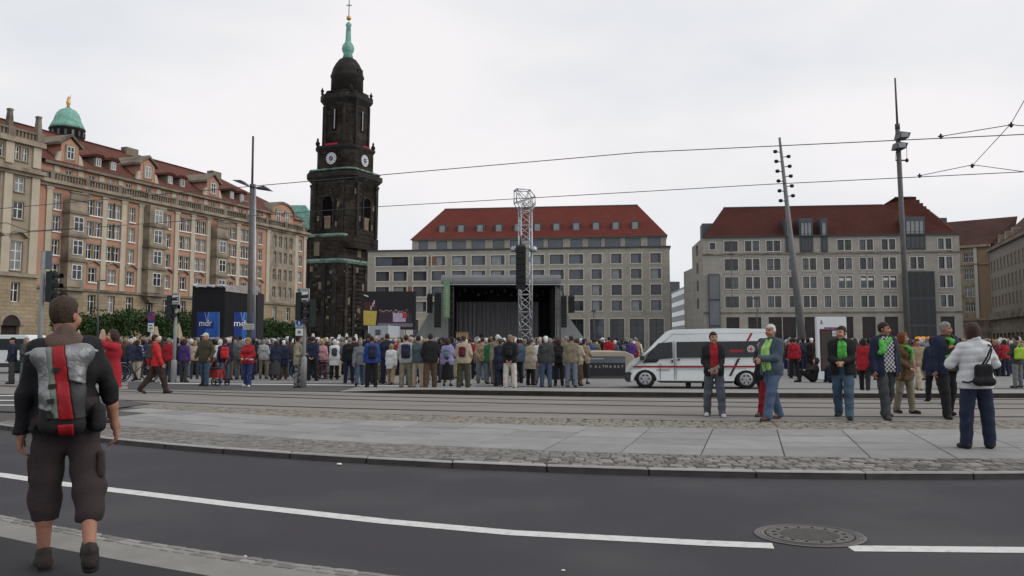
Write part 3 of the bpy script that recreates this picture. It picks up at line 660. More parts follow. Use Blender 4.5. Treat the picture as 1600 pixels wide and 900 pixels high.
def dormer(p0, p1, ptop, pbot, n):
    x0, x1 = RB.s(p0), RB.s(p1); z1, z0 = RB.z((p0 + p1) / 2, ptop), RB.z((p0 + p1) / 2, pbot)
    dm = RB.part('glazed_dormer', MB().box(x0, x1, -.12, 5.5, z0, z1), ZINC); h = (z1 - z0)
    wd = (x1 - x0 - .5) / n
    for i in range(n):
        RB.win(x0 + .25 + i * wd, x0 + .25 + (i + 1) * wd, z0 + h * .44, z1 - h * .12, y=-.17, mull=0, trans=(.25,), fm=DKFRAME, gm=CURT, bar=.07)
        RB.win(x0 + .25 + i * wd, x0 + .25 + (i + 1) * wd, z0 + .2, z0 + h * .40, y=-.17, mull=0, trans=(), fm=DKFRAME, gm=GLASSD, bar=.07)
dormer(1251.5, 1272.5, 341, 394, 3); dormer(1284.5, 1295.5, 341, 394, 1); dormer(1229, 1239, 341, 394, 1); dormer(1416.5, 1449, 338.5, 390, 4)
BAYG = M('bay_glass', (.015, .018, .021), .1, .6, .3, spec=.35)
def bay(p0, p1, ptop, pb, lev, cols, dep):
    x0, x1 = RB.s(p0, -dep), RB.s(p1, -dep); z1 = RB.z((p0 + p1) / 2, ptop, -dep)
    b = RB.part('glass_bay', MB().box(x0, x1, -dep + .1, .05, 0, z1), ZINC)
    for r in range(lev):
        za, zb = z1 * r / lev + .12, z1 * (r + 1) / lev - .12
        for c in range(cols):
            w_ = (x1 - x0) / cols; RB.win(x0 + c * w_ + .06, x0 + (c + 1) * w_ - .06, za, zb, y=-dep + .04, mull=0, trans=(), fm=ZINC, gm=BAYG if cols > 1 else random.choice((BAYG, GLASS, GLASS)), bar=.06)
bay(1107.5, 1125, 428, 515, 3, 1, .9); bay(1415, 1461.5, 423.5, 520, 3, 4, 1.6)
x0 = RB.s(1427, -1.7); lit = MB(); x = x0; rnd = random.Random(2)
while x < RB.s(1461, -1.7):
    w_ = rnd.uniform(.1, .24); lit.box(x, x + w_, -1.75, -1.7, 2.35 + rnd.uniform(0, .05), 2.75 + rnd.uniform(-.05, .1)); x += w_ + .09
RB.part('lit_sign', lit, M('orange_lit_sign', (.9, .35, .05), .5, .1, emit=.5))
# side of the store, running back from its left corner
RB.part('side_wall', MB().quad((0, 0, 0), (-1.2, 9, 0), (-1.2, 9, 20), (0, 0, 20.8)).quad((-1.2, 9, 0), (-2.2, 18, 0), (-2.2, 18, 16), (-1.2, 9, 16)), GSTONE)
for r in range(4): RB.part('side_window', MB().obox((-.62, 4.5, 9 + r * 3.3), .08, 1.2, 1.9, Matrix.Rotation(math.atan2(1.2, 9), 3, 'Z')), GLASSD)

# ---------------------------------------------------------------- far right: tan building with mansard roof
wa, wb = at(1548, 450, 182), at(1622, 450, 146)
FB = Bld('tan_building', (wa.x, wa.y), (wb.x, wb.y), 'tan building with brown mansard roof and dark arcade at the far right edge')
ops = []; wl = []; n = int(FB.len / 3.0)
for i in range(n):
    c = 1.9 + i * 3.0
    for z in ((16.2, 18.2), (12.6, 14.6), (9.2, 11.0)): ops.append((c - .5, c + .5, *z))
FB.wall(M('grey_tan_render', (.24, .215, .19), .9, .12), 0, FB.len, 7.6, 20.4, ops)
gops = [(1.0 + i * 3.4, 3.2 + i * 3.4, .3, 3.6) for i in range(int(FB.len / 3.4))]
FB.wall(STONE3, 0, FB.len, 0, 7.6, gops, y=-.2, dep=.5); FB.part('core', MB().box(.02, FB.len, .4, 12, 0, 20.3), TAN)
for o in ops: FB.win(*o, y=.2, mull=1, sur=STONE2, sill=STONE2, gm=GLASSD)
for o in gops: FB.win(*o, y=.2, mull=1, trans=(), fm=DKFRAME, gm=GLASSD)
FB.part('cornice', MB().box(-.2, FB.len, -.6, .2, 20.3, 20.8).box(-.2, FB.len, -.9, .2, 6.3, 7.7), STONE3)
rf = MB(); rf.add([(-.5, -.2, 20.8), (FB.len, -.2, 20.8), (FB.len, 6, 27.0), (4, 6, 27.0), (-.5, 12, 20.8), (FB.len, 12, 20.8)], [(0, 1, 2, 3), (0, 3, 4), (3, 2, 5, 4)]); RFF = FB.part('roof', rf, RTILE4)
for i in range(3): MB().box(6 + i * 6, 7.2 + i * 6, .6, 3.4, 21.4, 23.2).build('dormer', STONE2, RFF)
fa_, fb_ = at(1488, 450, 188), at(1549, 450, 183)
F2 = Bld('end_pavilion', (fa_.x, fa_.y), (fb_.x, fb_.y), 'tan and grey end pavilion with brown roof right of the stone store', 'building')
ops = []
for c in (F2.s(1511), F2.s(1519)):
    for z in ((18.6, 20.6), (15.0, 17.2), (11.4, 13.6), (8.2, 10.2)): ops.append((c - .42, c + .42, *z))
F2.wall(M('yellow_render', (.27, .205, .14), .9, .1), F2.s(1528), F2.len, 6.6, 21.8, []); F2.wall(STONE2, 0, F2.s(1526), 0, 21.8, ops)
F2.wall(STONE3, F2.s(1526), F2.len, 0, 6.6, [], y=-.15); F2.part('pilaster', MB().box(F2.s(1524), F2.s(1529), -.25, .2, 6.8, 21.7), GSTONET)
for o in ops: F2.win(*o, y=.2, mull=1)
F2.part('cornice', MB().box(-.2, F2.len + .2, -.6, .2, 21.7, 22.2).box(0, F2.len + .1, -.3, .1, 18.0, 18.3).box(0, F2.len + .1, -.35, .1, 6.4, 6.9), STONE2)
F2.part('core', MB().box(.03, F2.len - .03, .4, 14, 0, 21.6), STONE3)
rf = MB(); rf.add([(-.3, -.4, 22.2), (F2.len + .3, -.4, 22.2), (F2.len + 4, 7, 28.4), (-8, 7, 28.4), (F2.len + 1, 14, 22.2), (-8, 14, 22.2)], [(0, 1, 2, 3), (1, 4, 2), (3, 2, 4, 5)]); F2.part('roof', rf, RTILE4)

# ---------------------------------------------------------------- grey modern block in the gap
ga, gb_ = at(1049, 450, 262), at(1072, 450, 232)
GB = Bld('modern_office', (ga.x, ga.y), (gb_.x, gb_.y), 'grey modern office block seen in the gap between the hotel and the stone store')
zt = GB.z(1060, 452)
GREYC = M('grey_cladding', (.25, .265, .28), .6, .1, .6)
GB.part('wall', MB().box(0, GB.len, 0, 14, 0, zt), GREYC)
for r in range(6): GB.part('window_band', MB().box(.8, GB.len - .4, -.06, .02, zt * (r + .35) / 6, zt * (r + .8) / 6), BLUEG)
gc = at(1094, 450, 214)
G2 = Bld('side_office', (gb_.x, gb_.y), (gc.x, gc.y), 'pale grey office wing with narrow windows beside the stone store')
zt2 = G2.z(1080, 432); G2.part('wall', MB().box(0, G2.len, .02, 12, 0, zt2 - 4), GREYC); G2.part('glass_attic', MB().box(1, G2.len, 1.2, 12, zt2 - 4, zt2), BLUEG)
for r in range(4):
    for c in range(4): x = 1.2 + c * (G2.len - 2) / 4; G2.win(x, x + .9, 5 + r * 3.6, 7.4 + r * 3.6, y=-.05, mull=0, trans=(), fm=DKFRAME, gm=GLASSD)
bk = at(1040, 440, 300); bk2 = at(1062, 440, 300)
MB().box(bk.x, bk2.x, 300, 312, 0, bk.z).build('dark_block', M('dark_cladding', (.1, .1, .105), .7, .15), label='dark distant block glimpsed between hotel and grey office', cat='building')

# ---------------------------------------------------------------- church tower
SOOT = brick_mat('sooty_sandstone', (.018, .016, .014), (.042, .033, .026), (.010, .009, .008), 1.5, .55, .02, var=.75, nscale=.22, bump=.5)
SOOT2 = M('sooty_trim', (.02, .018, .016), .85, .5, .5, patch=((.07, .056, .042), .45, .58, .72))
BROWNS = M('brown_patched_stone', (.075, .058, .043), .85, .35, .7)
COPPER2 = M('dull_copper', (.20, .31, .27), .7, .35, .9, patch=((.06, .085, .07), .6, .45, .7))
SOOTB = M('dark_void', (.008, .007, .007), .95, .3, spec=.0)
PALES = M('new_pale_stone', (.17, .135, .095), .85, .3, .7)
tx = at(537, 285, 233); TW = empty('church_tower', (tx.x, tx.y, 0), 0, 'tall soot-black baroque church tower with clocks, dome and green copper spire', 'church tower')
TW.rotation_euler = (0, R(.5), R(-25)); U = 233 / 1385.0; LO = (-2.0, -.93)
def tz(py): return at(540, py, 233).z
def chf(a, c): return [(a, -a + c), (a, a - c), (a - c, a), (-a + c, a), (-a, a - c), (-a, -a + c), (-a + c, -a), (a - c, -a)]
def sh_(p, o): return [(x + o[0], y + o[1]) for x, y in p]
def stage(name, a, c, p0, p1, mat=SOOT, a2=None, o=(0, 0)): return MB().prism(sh_(chf(a, c), o), p0 if p0 == 0 else tz(p0), tz(p1), chf(a2, c * a2 / a) if a2 else None).build(name, mat, TW)
def ledge(a, c, p0, p1, mat=SOOT2, name='cornice', ov=.6, o=(0, 0)): return MB().prism(sh_(chf(a, c), o), tz(p0), (tz(p0) + tz(p1)) / 2, sh_(chf(a + ov, c), o)).prism(sh_(chf(a + ov, c), o), (tz(p0) + tz(p1)) / 2, tz(p1)).build(name, mat, TW)
stage('base', 8.0, 1.2, 0, 414, o=LO); ledge(8.0, 1.2, 415, 409, COPPER2, 'copper_ledge', .35, LO); stage('lower_storey', 7.6, 1.3, 410, 376, o=LO); ledge(7.6, 1.3, 375.5, 371, COPPER2, 'copper_ledge', .3, LO); stage('shaft_foot', 7.3, 1.9, 392, 373.5)
MS = stage('main_shaft', 7.0, 1.9, 374, 290); ledge(7.0, 1.9, 290, 276, ov=.9); ledge(7.4, 1.8, 273.5, 271, COPPER2, 'copper_ledge', .1)
stage('clock_storey', 6.1, 2.0, 273, 240); ledge(6.1, 2.0, 241, 234, ov=.35)
stage('belfry', 5.1, 2.1, 236, 166); ledge(5.1, 2.1, 168, 154, ov=.75); stage('parapet', 5.0, 2.1, 156, 148)
MB().lathe([(4.35, tz(149)), (4.3, tz(124)), (4.55, tz(122)), (4.3, tz(119)), (3.9, tz(110)), (3.2, tz(102)), (2.3, tz(95)), (1.7, tz(93))], 16).build('dome', SOOT2, TW)
MB().lathe([(1.5, tz(93)), (1.15, tz(85)), (1.45, tz(82)), (1.7, tz(77)), (1.5, tz(72)), (.85, tz(67)), (.75, tz(62)), (.7, tz(52)), (.6, tz(43)), (.85, tz(40)), (.55, tz(37)), (.2, tz(35))], 12).build('spire', COPPER, TW)
GOLD = M('gilding', (.55, .34, .12), .35, .2, metal=.8)
MB().lathe([(.05, -.72), (.5, -.5), (.7, 0), (.5, .5), (.05, .72)], 12, (0, 0, tz(29))).build('golden_ball', GOLD, TW)
MB().box(-.1, .1, -.1, .1, tz(26), tz(1)).box(-.75, .75, -.09, .09, tz(9) - .1, tz(9) + .1).build('cross', M('cross_metal', (.12, .11, .09), .5), TW, rot=(0, 0, R(25)))
for q in range(4):       # details on each face
    Q = Matrix.Rotation(q * math.pi / 2, 4, 'Z')
    def rbuild(mb, name, mat, par=TW, o=(0, 0)):
        mb.v = [tuple(Q @ Vector(v) + Vector((o[0], o[1], 0))) for v in mb.v]; return mb.build(name, mat, par)
    ck = MB(); ck.v = []; zc = tz(254.5)
    face = MB(); n = 24; face.prof([(1.55 * math.cos(2 * math.pi * i / n), zc + 1.55 * math.sin(2 * math.pi * i / n)) for i in range(n)], -6.3, -6.05)
    cf = rbuild(face, 'clock', M('clock_face_white', (.62, .63, .65), .5, .12, 3))
    num = MB()
    for i in range(12): a = math.pi * i / 6; num.obox((1.22 * math.sin(a), -6.31, zc + 1.22 * math.cos(a)), .16, .04, .42, Matrix.Rotation(a, 3, 'Y'))
    rbuild(num, 'numerals', DKFRAME, cf)
    ctr = MB(); ctr.prof([(.72 * math.cos(2 * math.pi * i / n), zc + .72 * math.sin(2 * math.pi * i / n)) for i in range(n)], -6.33, -6.2); rbuild(ctr, 'clock_center', M('clock_blue', (.06, .09, .17), .5), cf)
    hd = MB()
    for a, l, t in ((R(55), .75, .14), (R(200), 1.1, .1)): hd.obox((l / 2 * math.sin(a), -6.36, zc + l / 2 * math.cos(a)), t, .04, l, Matrix.Rotation(a, 3, 'Y'))
    rbuild(hd, 'clock_hands', GOLD, cf)
    # tall recessed arch of the main shaft
    ar = MB(); zb, zt_ = tz(362), tz(322); aw = 1.55
    ap = [(aw, zb), *[(aw * math.cos(math.pi * i / 10), zt_ + aw * math.sin(math.pi * i / 10)) for i in range(11)], (-aw, zb)]
    ar.prof(ap, -7.06, -6.9); rbuild(ar, 'arched_opening', SOOTB)
    fr_ = MB(); ao = [(2.0, zb), *[(2.0 * math.cos(math.pi * i / 10), zt_ + 2.0 * math.sin(math.pi * i / 10)) for i in range(11)], (-2.0, zb)]
    fr_.prof(ap + list(reversed(ao)), -7.35, -6.95); rbuild(fr_, 'arch_surround', SOOT2)
    sq = MB(); sq.box(-.95, -.15, -7.15, -7.0, tz(362), tz(346)).box(.15, .95, -7.15, -7.0, tz(362), tz(346)).box(-1.1, 1.1, -7.25, -7.0, tz(346), tz(343)).box(-.15, .15, -7.2, -7, tz(362), tz(343)); rbuild(sq, 'tracery', PALES)
    for sx in (-1, 1):
        rbuild(MB().box(sx * 4.3 - .5, sx * 4.3 + .5, -7.5, -6.95, tz(373), tz(292)).box(sx * 4.3 - .7, sx * 4.3 + .7, -7.6, -6.95, tz(295), tz(291)), 'pilaster', SOOT2)
        rbuild(MB().box(sx * 2.9 - .3, sx * 2.9 + .3, -5.4, -5.05, tz(232), tz(168)), 'pilaster', SOOT2)
        rbuild(MB().box(sx * 6.0 - .6, sx * 6.0 + .6, -8.4, -7.95, 0, tz(416)), 'pilaster', SOOT2, o=LO)
        rbuild(MB().box(sx * 2.7 - .5, sx * 2.7 + .5, -8.3, -7.95, 0, tz(418)), 'pilaster', SOOT2, o=LO)
        # vase finials on the clock storey corners
        fn = MB(); fn.lathe([(.5, 0), (.3, .5), (.55, 1.0), (.6, 1.5), (.25, 2.0), (.3, 2.4), (.05, 2.9)], 8, (sx * 5.2, -5.2, tz(236))); 
        if sx > 0: rbuild(fn, 'finial', SOOT2)
        f2 = MB(); f2.lathe([(.4, 0), (.3, .5), (.5, .9), (.2, 1.4), (.05, 1.9)], 8, (sx * 4.6, -4.6, tz(152)))
        if sx > 0: rbuild(f2, 'finial', SOOT2)
    sl_ = MB(); sl_.prof([(.62, tz(210)), *[(.62 * math.cos(math.pi * i / 8), tz(182) + .62 * math.sin(math.pi * i / 8)) for i in range(9)], (-.62, tz(210))], -5.16, -5.0); rbuild(sl_, 'sound_louvre', SOOTB)
    rbuild(MB().box(-.14, .14, -5.3, -5.15, tz(208), tz(178)), 'light_gap', M('pale_gap_daylight', (.35, .36, .38), .5))  # pale bar coloured as daylight showing through the belfry opening
    for i, (dx, pz) in enumerate(((-5.5, 440), (-1.2, 428), (1.6, 455), (5, 432), (0, 490), (-4.6, 478), (4.2, 500))):
        rbuild(MB().box(dx - .5, dx + .4, -8.12, -7.98, tz(pz), tz(pz - 5 - 3 * (i % 3))), 'replaced_block', PALES, o=LO)
    for i, (dx, pz) in enumerate(((-3, 350), (3.2, 330), (2.6, 360), (-5, 310))): rbuild(MB().box(dx - .35, dx + .3, -7.1, -6.98, tz(pz), tz(pz - 8)), 'replaced_block', PALES)
    if q in (0, 1):
        rb_ = random.Random(30 + q)
        for i in range(26): dx = rb_.uniform(-6.8, 6.8); pz = rb_.uniform(418, 520); hw = rb_.uniform(.18, .45); rbuild(MB().box(dx - hw, dx + hw, -8.03 - rb_.uniform(.01, .06), -7.97, tz(pz), tz(pz - rb_.choice((2, 3, 3, 6)))), 'replaced_block', rb_.choice((PALES, BROWNS, BROWNS)), o=LO)
        for i in range(14): dx = rb_.uniform(-5, 5); pz = rb_.uniform(300, 370); hw = rb_.uniform(.15, .4); rbuild(MB().box(dx - hw, dx + hw, -7.03 - rb_.uniform(.01, .05), -6.97, tz(pz), tz(pz - rb_.choice((2, 3, 4)))), 'replaced_block', BROWNS)
    rbuild(MB().box(-1, 1, -4.3, -3.0, tz(122), tz(112)).box(-.35, .35, -4.4, -4.28, tz(120), tz(113)), 'dome_window', SOOT2)
    oc = MB(); oc.box(-.8, .8, -7.8, -7.58, tz(404), tz(383)); rbuild(oc, 'panel', PALES if q in (0, 1) else SOOT2, o=LO)
    if q in (0, 1): rbuild(MB().box(-2.6 if q == 0 else .2, 1.4 if q == 0 else 3.2, -5.55, -5.45, tz(238.5), tz(230)), 'red_banner', M('crimson_cloth', (.42, .02, .05), .8, .2))
# church nave roof (green copper) behind
ca, cb_ = at(402, 345, 240), at(492, 345, 238)
NV = MB(); zt_ = at(450, 317, 240).z; ze = at(480, 360, 240).z
NV.add([(ca.x, 238, ze), (cb_.x, 238, ze), (at(472, 317, 240).x, 244, zt_), (ca.x, 244, zt_), (cb_.x, 262, ze), (ca.x, 262, ze)], [(0, 1, 2, 3), (1, 4, 2), (3, 2, 4, 5)])
nv = empty('church_nave', (0, 0, 0), 0, 'green copper church roof showing between the apartment building and the black tower', 'church')
NV.build('roof', COPPER, nv); MB().box(ca.x + .5, cb_.x - .5, 238.6, 261, 0, ze).build('wall', SOOT, nv)

# ---------------------------------------------------------------- town hall dome on the far left
c0 = at(106, 180, 262); V = 262 / 1385.0
TH = empty('town_hall_tower', (c0.x, c0.y, 0), 0, 'green copper bell dome with gilded statue rising behind the long red-brown roof', 'tower')
def hz(py): return at(106, py, 262).z
MB().lathe([(4.8, hz(300)), (4.8, hz(205)), (5.1, hz(204)), (5.1, hz(202))], 16).build('drum', SOOT2, TH)
for i in range(16): a = 2 * math.pi * i / 16; MB().obox((4.85 * math.cos(a), 4.85 * math.sin(a), hz(211)), .4, .7, 1.6, Matrix.Rotation(a, 3, 'Z')).build('window', GLASSD, TH)
MB().lathe([(5.0, hz(202)), (4.6, hz(197)), (3.9, hz(190)), (3.5, hz(183)), (3.1, hz(178)), (2.3, hz(173)), (1.2, hz(170)), (.5, hz(168)), (.4, hz(166))], 20).build('dome', COPPER, TH)
MB().lathe([(.55, hz(168)), (.4, hz(165.5)), (.6, hz(163)), (.65, hz(160)), (.45, hz(157)), (.5, hz(154.5)), (.2, hz(153)), (.32, hz(152)), (.1, hz(150.5))], 8).tube((.3, 0, hz(156)), (.7, 0, hz(148.5)), .14, .08).build('gilded_statue', GOLD, TH)
# ================================================================ PLAZA FURNITURE
FABB = M('black_stage_cloth', (.014, .014, .016), .9, .3, 1.5, .2, 20, stretch=(3, 3, .4))
FABG = M('grey_stage_cloth', (.075, .077, .082), .9, .25, 1.2, .2, 14, stretch=(4, 4, .15))
TARP = M('grey_wing_tarpaulin', (.23, .245, .24), .7, .2, .6, stretch=(1, 1, .3))
ROOFM = M('grey_membrane', (.135, .14, .145), .6, .12, .5)
SPK = M('loudspeaker_black', (.012, .012, .013), .6, .2)
TRUSS = M('aluminium_truss', (.46, .47, .49), .38, .15, 5, metal=.75)
# ---------------- stage
SY = 135.0
def sp(px, py, dy=0.0): return at(px, py, SY + dy)
st0 = sp(785, 538); ST = empty('concert_stage', (0, 0, 0), 0, 'large open-air stage with grey membrane roof, black side towers and grey back curtain', 'stage')
xl, xr = sp(697, 500).x, sp(872, 500).x; zt = sp(785, 442).z; zf = sp(785, 533.5).z
MB().box(xl - 1, xr + 1, SY, SY + 14, ZP, zf).build('stage_floor', FABB, ST)
MB().box(xl, xr, SY + 12, SY + 12.2, zf, zt).build('back_wall', FABB, ST)
cur = MB(); cx0, cx1 = sp(706, 500).x, sp(846, 500).x; n = 60
for i in range(n):
    a, b = cx0 + (cx1 - cx0) * i / n, cx0 + (cx1 - cx0) * (i + 1) / n; ya, yb = SY + 11.5 + .18 * math.sin(i * 1.9), SY + 11.5 + .18 * math.sin((i + 1) * 1.9)
    cur.quad((a, ya, zf), (b, yb, zf), (b, yb, sp(785, 466).z), (a, ya, sp(785, 466).z))
cu = cur.build('curtain', M('light_grey_curtain', (.30, .30, .31), .9, .2, 1, stretch=(3, 3, .2)), ST)
MB().box(xl - .3, xl + .9, SY + 2, SY + 12, zf, zt).build('side_drape', FABB, ST); MB().box(sp(862, 500).x, xr + .3, SY + 1, SY + 12, zf, zt).build('side_drape', FABB, ST)
rfm = MB(); n = 10; x0, x1 = sp(690, 440).x, sp(876, 440).x
zr_ = sp(785, 443.5).z; zq_ = sp(785, 428.5).z; prof_ = [(-1.2, zr_), (-1.15, zr_ + .25 * (zq_ - zr_)), (-.8, zr_ + .6 * (zq_ - zr_)), (-.1, zr_ + .86 * (zq_ - zr_)), (1.2, zq_ - .02), (3, zq_ + .1), (8, zq_ + .1), (13, zq_ - .4), (14.3, zt)]
rfm.profx([(SY + a, b) for a, b in prof_], x0, x1); rfo = rfm.build('roof_membrane', ROOFM, ST)
MB().box(x0, x1, SY - 1.35, SY - 1.25, sp(785, 446).z, sp(785, 444.5).z).build('roof_edge_truss', STEEL, ST)
rnd = random.Random(4)
for i in range(16):
    x = x0 + 1.5 + i * (x1 - x0 - 3) / 15; z = sp(785, 447).z - rnd.uniform(.4, 1.3); yy = SY + rnd.choice((1, 3, 5))
    MB().lathe([(.1, .3), (.22, .2), (.28, -.25), (.24, -.28)], 8, (x, yy, z)).box(x - .02, x + .02, yy - .02, yy + .02, z + .3, zt).build('stage_light', SPK, ST)
def lattice(mb, x, y, z0, z1, w_, pitch, r=.035, rd=.02):
    h = w_ / 2; cs = [(-h, -h), (h, -h), (h, h), (-h, h)]
    for a, b in cs: mb.tube((x + a, y + b, z0), (x + a, y + b, z1), r, r, 6)
    n = max(1, round((z1 - z0) / pitch)); dz = (z1 - z0) / n
    for k in range(n):
        for q in range(4):
            a, b = cs[q], cs[(q + 1) % 4]; f = k % 2
            p, q_ = (a, b) if f else (b, a)
            mb.tube((x + p[0], y + p[1], z0 + k * dz), (x + q_[0], y + q_[1], z0 + (k + 1) * dz), rd, rd, 5, cap=False)
            if k % 2 == 0: mb.tube((x + a[0], y + a[1], z0 + k * dz), (x + b[0], y + b[1], z0 + k * dz), rd, rd, 5, cap=False)
    return mb
for px in (706, 872): lattice(MB(), sp(px, 500).x, SY - .8, ZP, zt + .4, .55, .55, .05, .03).build('roof_tower', DKGREY, ST)
# wing tarpaulins with thickness
def wing(pts, y0, y1): return MB().prof([(sp(*p).x, sp(*p).z) for p in pts], SY + y0, SY + y1).build('wing_tarpaulin', TARP, ST)
wing([(646, 530), (700, 530), (700, 448), (690, 452), (684, 464)], .6, .9); wing([(868, 530), (914, 530), (884, 488), (878, 455), (868, 446)], .6, .9)
# green banner with white vertical lettering
bz0, bz1 = sp(699, 497).z, sp(699, 440).z; bx0, bx1 = sp(694.5, 470).x, sp(704, 470).x
GB_ = MB().box(bx0, bx1, SY - 1.9, SY - 1.84, bz0, bz1).build('green_banner', M('pale_green_banner', (.16, .27, .14), .8, .1), None, label='tall pale green banner hanging at the left front of the stage', cat='banner')
mk = MB(); rnd = random.Random(9); z = bz1 - .8
while z > bz0 + .4:
    h = rnd.uniform(.16, .3); mk.box((bx0 + bx1) / 2 - .17, (bx0 + bx1) / 2 + .12, SY - 1.915, SY - 1.9, z - h, z - h + .1).box((bx0 + bx1) / 2 + .04, (bx0 + bx1) / 2 + .12, SY - 1.915, SY - 1.9, z - h + .1, z); z -= h + .17
mk.build('faded_lettering', M('pale_lettering', (.36, .48, .33), .8), GB_, kind='stuff')
# hanging loudspeaker columns
def line_array(pxa, pxb, pya, pyb, dy, lab, Y=None):
    Y = Y or SY + dy; a, b = at(pxa, pya, Y), at(pxb, pyb, Y); n = max(4, int((a.z - b.z) / .42)); e = empty('loudspeaker_column', ((a.x + b.x) / 2, Y, b.z), 0, lab, 'loudspeaker', 'loudspeaker columns hung beside the stage'); w_ = b.x - a.x; h = (a.z - b.z) / n
    for k in range(n): MB().prof([(-w_ / 2, k * h + .015), (w_ / 2, k * h + .015), (w_ / 2, (k + 1) * h - .015), (-w_ / 2, (k + 1) * h - .015)], -.35 + .01 * (n - k), .35).build('speaker_box', SPK, e)
    MB().box(-w_ * .45, w_ * .45, -.3, .3, n * h, n * h + .12).tube((0, 0, n * h + .12), (0, 0, n * h + .8), .06).build('flying_frame', DKGREY, e)
line_array(679, 689, 458, 512, -2.2, 'long black loudspeaker column left of the stage, nearer the green banner'); line_array(667.5, 675.5, 460, 489, -1.6, 'short black loudspeaker column at the outer left of the stage')
line_array(876.5, 885.5, 463, 512, -2.2, 'long black loudspeaker column just right of the stage opening'); line_array(888, 897.5, 463, 489, -1.6, 'short black loudspeaker column at the outer right of the stage')
# lectern and monitors on stage
q = sp(721, 532, -.5)
LE = empty('stage_lectern', (q.x, SY + 2, zf), 0, 'light wooden lectern desk on the stage behind the crowd', 'lectern')
for i in range(5): MB().box(-.95 + i * .38, -.95 + (i + 1) * .38 - .03, -.3, .3, 0, 1.25 + .1 * (i % 2)).build('panel', M('light_wood', (.42, .3, .17), .6, .2, 3, stretch=(6, 6, .6)), LE)
MB().box(-1.05, 1.05, -.4, .4, 1.36, 1.44).build('desk_top', M('light_wood', (.42, .3, .17)), LE)
for px in (751, 798):
    q = sp(px, 528); MB().prof([(-.5, 0), (.5, 0), (.4, .9), (.1, 1.25), (-.25, 1.1), (-.5, .5)], -.35, .35).build('monitor_speaker', SPK, None, (q.x, SY + 3, zf), label='black monitor loudspeaker on the stage floor, %s one' % ('left' if px < 770 else 'right'), cat='loudspeaker')

# ---------------- lattice mast with delay speaker
MY = 62.0; mb_, mt = at(821, 538, MY), at(818, 325, MY)
MA = empty('lattice_mast', (mb_.x, MY, ZP), R(12), 'tall silver lattice mast with a boxy head standing in the crowd before the stage', 'mast')
lattice(MB(), 0, 0, 0, mt.z - ZP, .78, .62, .045, .028).build('truss', TRUSS, MA, kind='stuff')
hd = MB(); zt_ = mt.z - ZP; zz = at(818, 297, MY).z - ZP
hp = [(-.72, zz), (.25, zz - .03), (.62, zz - .5), (.62, zt_ + .2), (.36, zt_ - .3), (-.36, zt_ - .2), (-.72, zt_ + .35)]
for y in (-.4, .4):
    for a, b in zip(hp, hp[1:] + hp[:1]): hd.tube((a[0], y, a[1]), (b[0], y, b[1]), .04, .04, 5)
for a in hp: hd.tube((a[0], -.4, a[1]), (a[0], .4, a[1]), .035, .035, 5)
for i in range(len(hp)): a, b = hp[i], hp[(i + 3) % len(hp)]; hd.tube((a[0], -.4, a[1]), (b[0], -.35, b[1]), .028, .028, 5); hd.tube((a[0], .4, a[1]), (b[0], .1, b[1]), .028, .028, 5)
hd.build('mast_head', TRUSS, MA, kind='stuff')
MB().box(-.5, .5, -.5, .5, 0, .12).build('base_plate', STEEL, MA)
line_array(806, 821.5, 386, 452, 0, 'long black loudspeaker column hanging on the front of the lattice mast', MY - .75)
for px, lb in ((804, 'left'), (833, 'right')):
    q = at(px, 389, MY - .5); f = MB().lathe([(.08, .2), (.26, .12), (.3, -.16), (.25, -.2)], 10, (0, 0, 0)).tube((0, 0, .05), (.9 if px < 810 else -.9, .3, .05), .03); f.build('mast_floodlight', STEEL, None, (q.x, q.y, q.z), label='small grey floodlight on the %s side of the lattice mast above its loudspeaker' % lb, cat='floodlight')

# ---------------- big screen
VY = 125.0
def vp(px, py, dy=0): return at(px, py, VY + dy)
a, b = vp(567, 458), vp(646, 512)
VS = empty('video_screen', (0, 0, 0), 0, 'large outdoor video screen showing a lectern and a choir on stage', 'screen')
MB().box(a.x - .25, b.x + .25, VY, VY + .9, b.z - .25, a.z + .25).build('housing', BLACK, VS)
def scr(x0, x1, y0, y1, col, nm, k, em=.06, poly=None):
    mm = M('screen_' + nm, col, .4, .12, 1.4, emit=em)
    p = poly or [(x0, y0), (x1, y0), (x1, y1), (x0, y1)]
    return MB().prof([(vp(*c).x, vp(*c).z) for c in p], VY - .02 - .006 * k, VY).build('screen_image', mm, VS)
scr(568, 645.5, 458.5, 511.5, (.012, .010, .014), 'dark', 0)
scr(569, 588, 472, 484, (.06, .015, .015), 'maroon', 1); scr(592, 640, 485, 505, (.03, .02, .03), 'choir', 1); scr(590, 645, 505, 511, (.14, .12, .16), 'floor', 2)
scr(0, 0, 0, 0, (.42, .33, .07), 'yellow', 3, poly=[(568, 485), (589, 486), (587, 508.5), (568, 508)])
scr(614, 634, 489, 503, (.36, .3, .40), 'banner', 3); scr(629, 636, 489, 497, (.35, .03, .04), 'red', 4)
rnd = random.Random(3)
for i in range(20):
    x = 593 + i * 2.2; y = 484 + rnd.uniform(-1, 4); c = rnd.choice(((.5, .35, .3), (.4, .3, .28), (.55, .5, .5), (.45, .2, .2)))
    scr(x, x + 1.3, y, y + 1.6, c, 'face%d' % int(c[1] * 100), 3)
for i, (x, y) in enumerate(((584, 469), (582, 473), (579, 478), (637, 490), (641, 492))): scr(x, x + 1.6, y, y + (6 if i < 3 else 14), (.45, .42, .45) if i < 3 else (.05, .05, .06), 'mark%d' % (i < 3), 5)
scr(0, 0, 0, 0, (.7, .55, .5), 'bar', 5, poly=[(568.5, 460), (576, 462.5), (575, 464), (568.5, 461.5)])
for px in (573, 642): q = vp(px, 520); MB().box(q.x - .3, q.x + .3, VY + .2, VY + .8, ZP, b.z).build('screen_leg', DKGREY, VS)
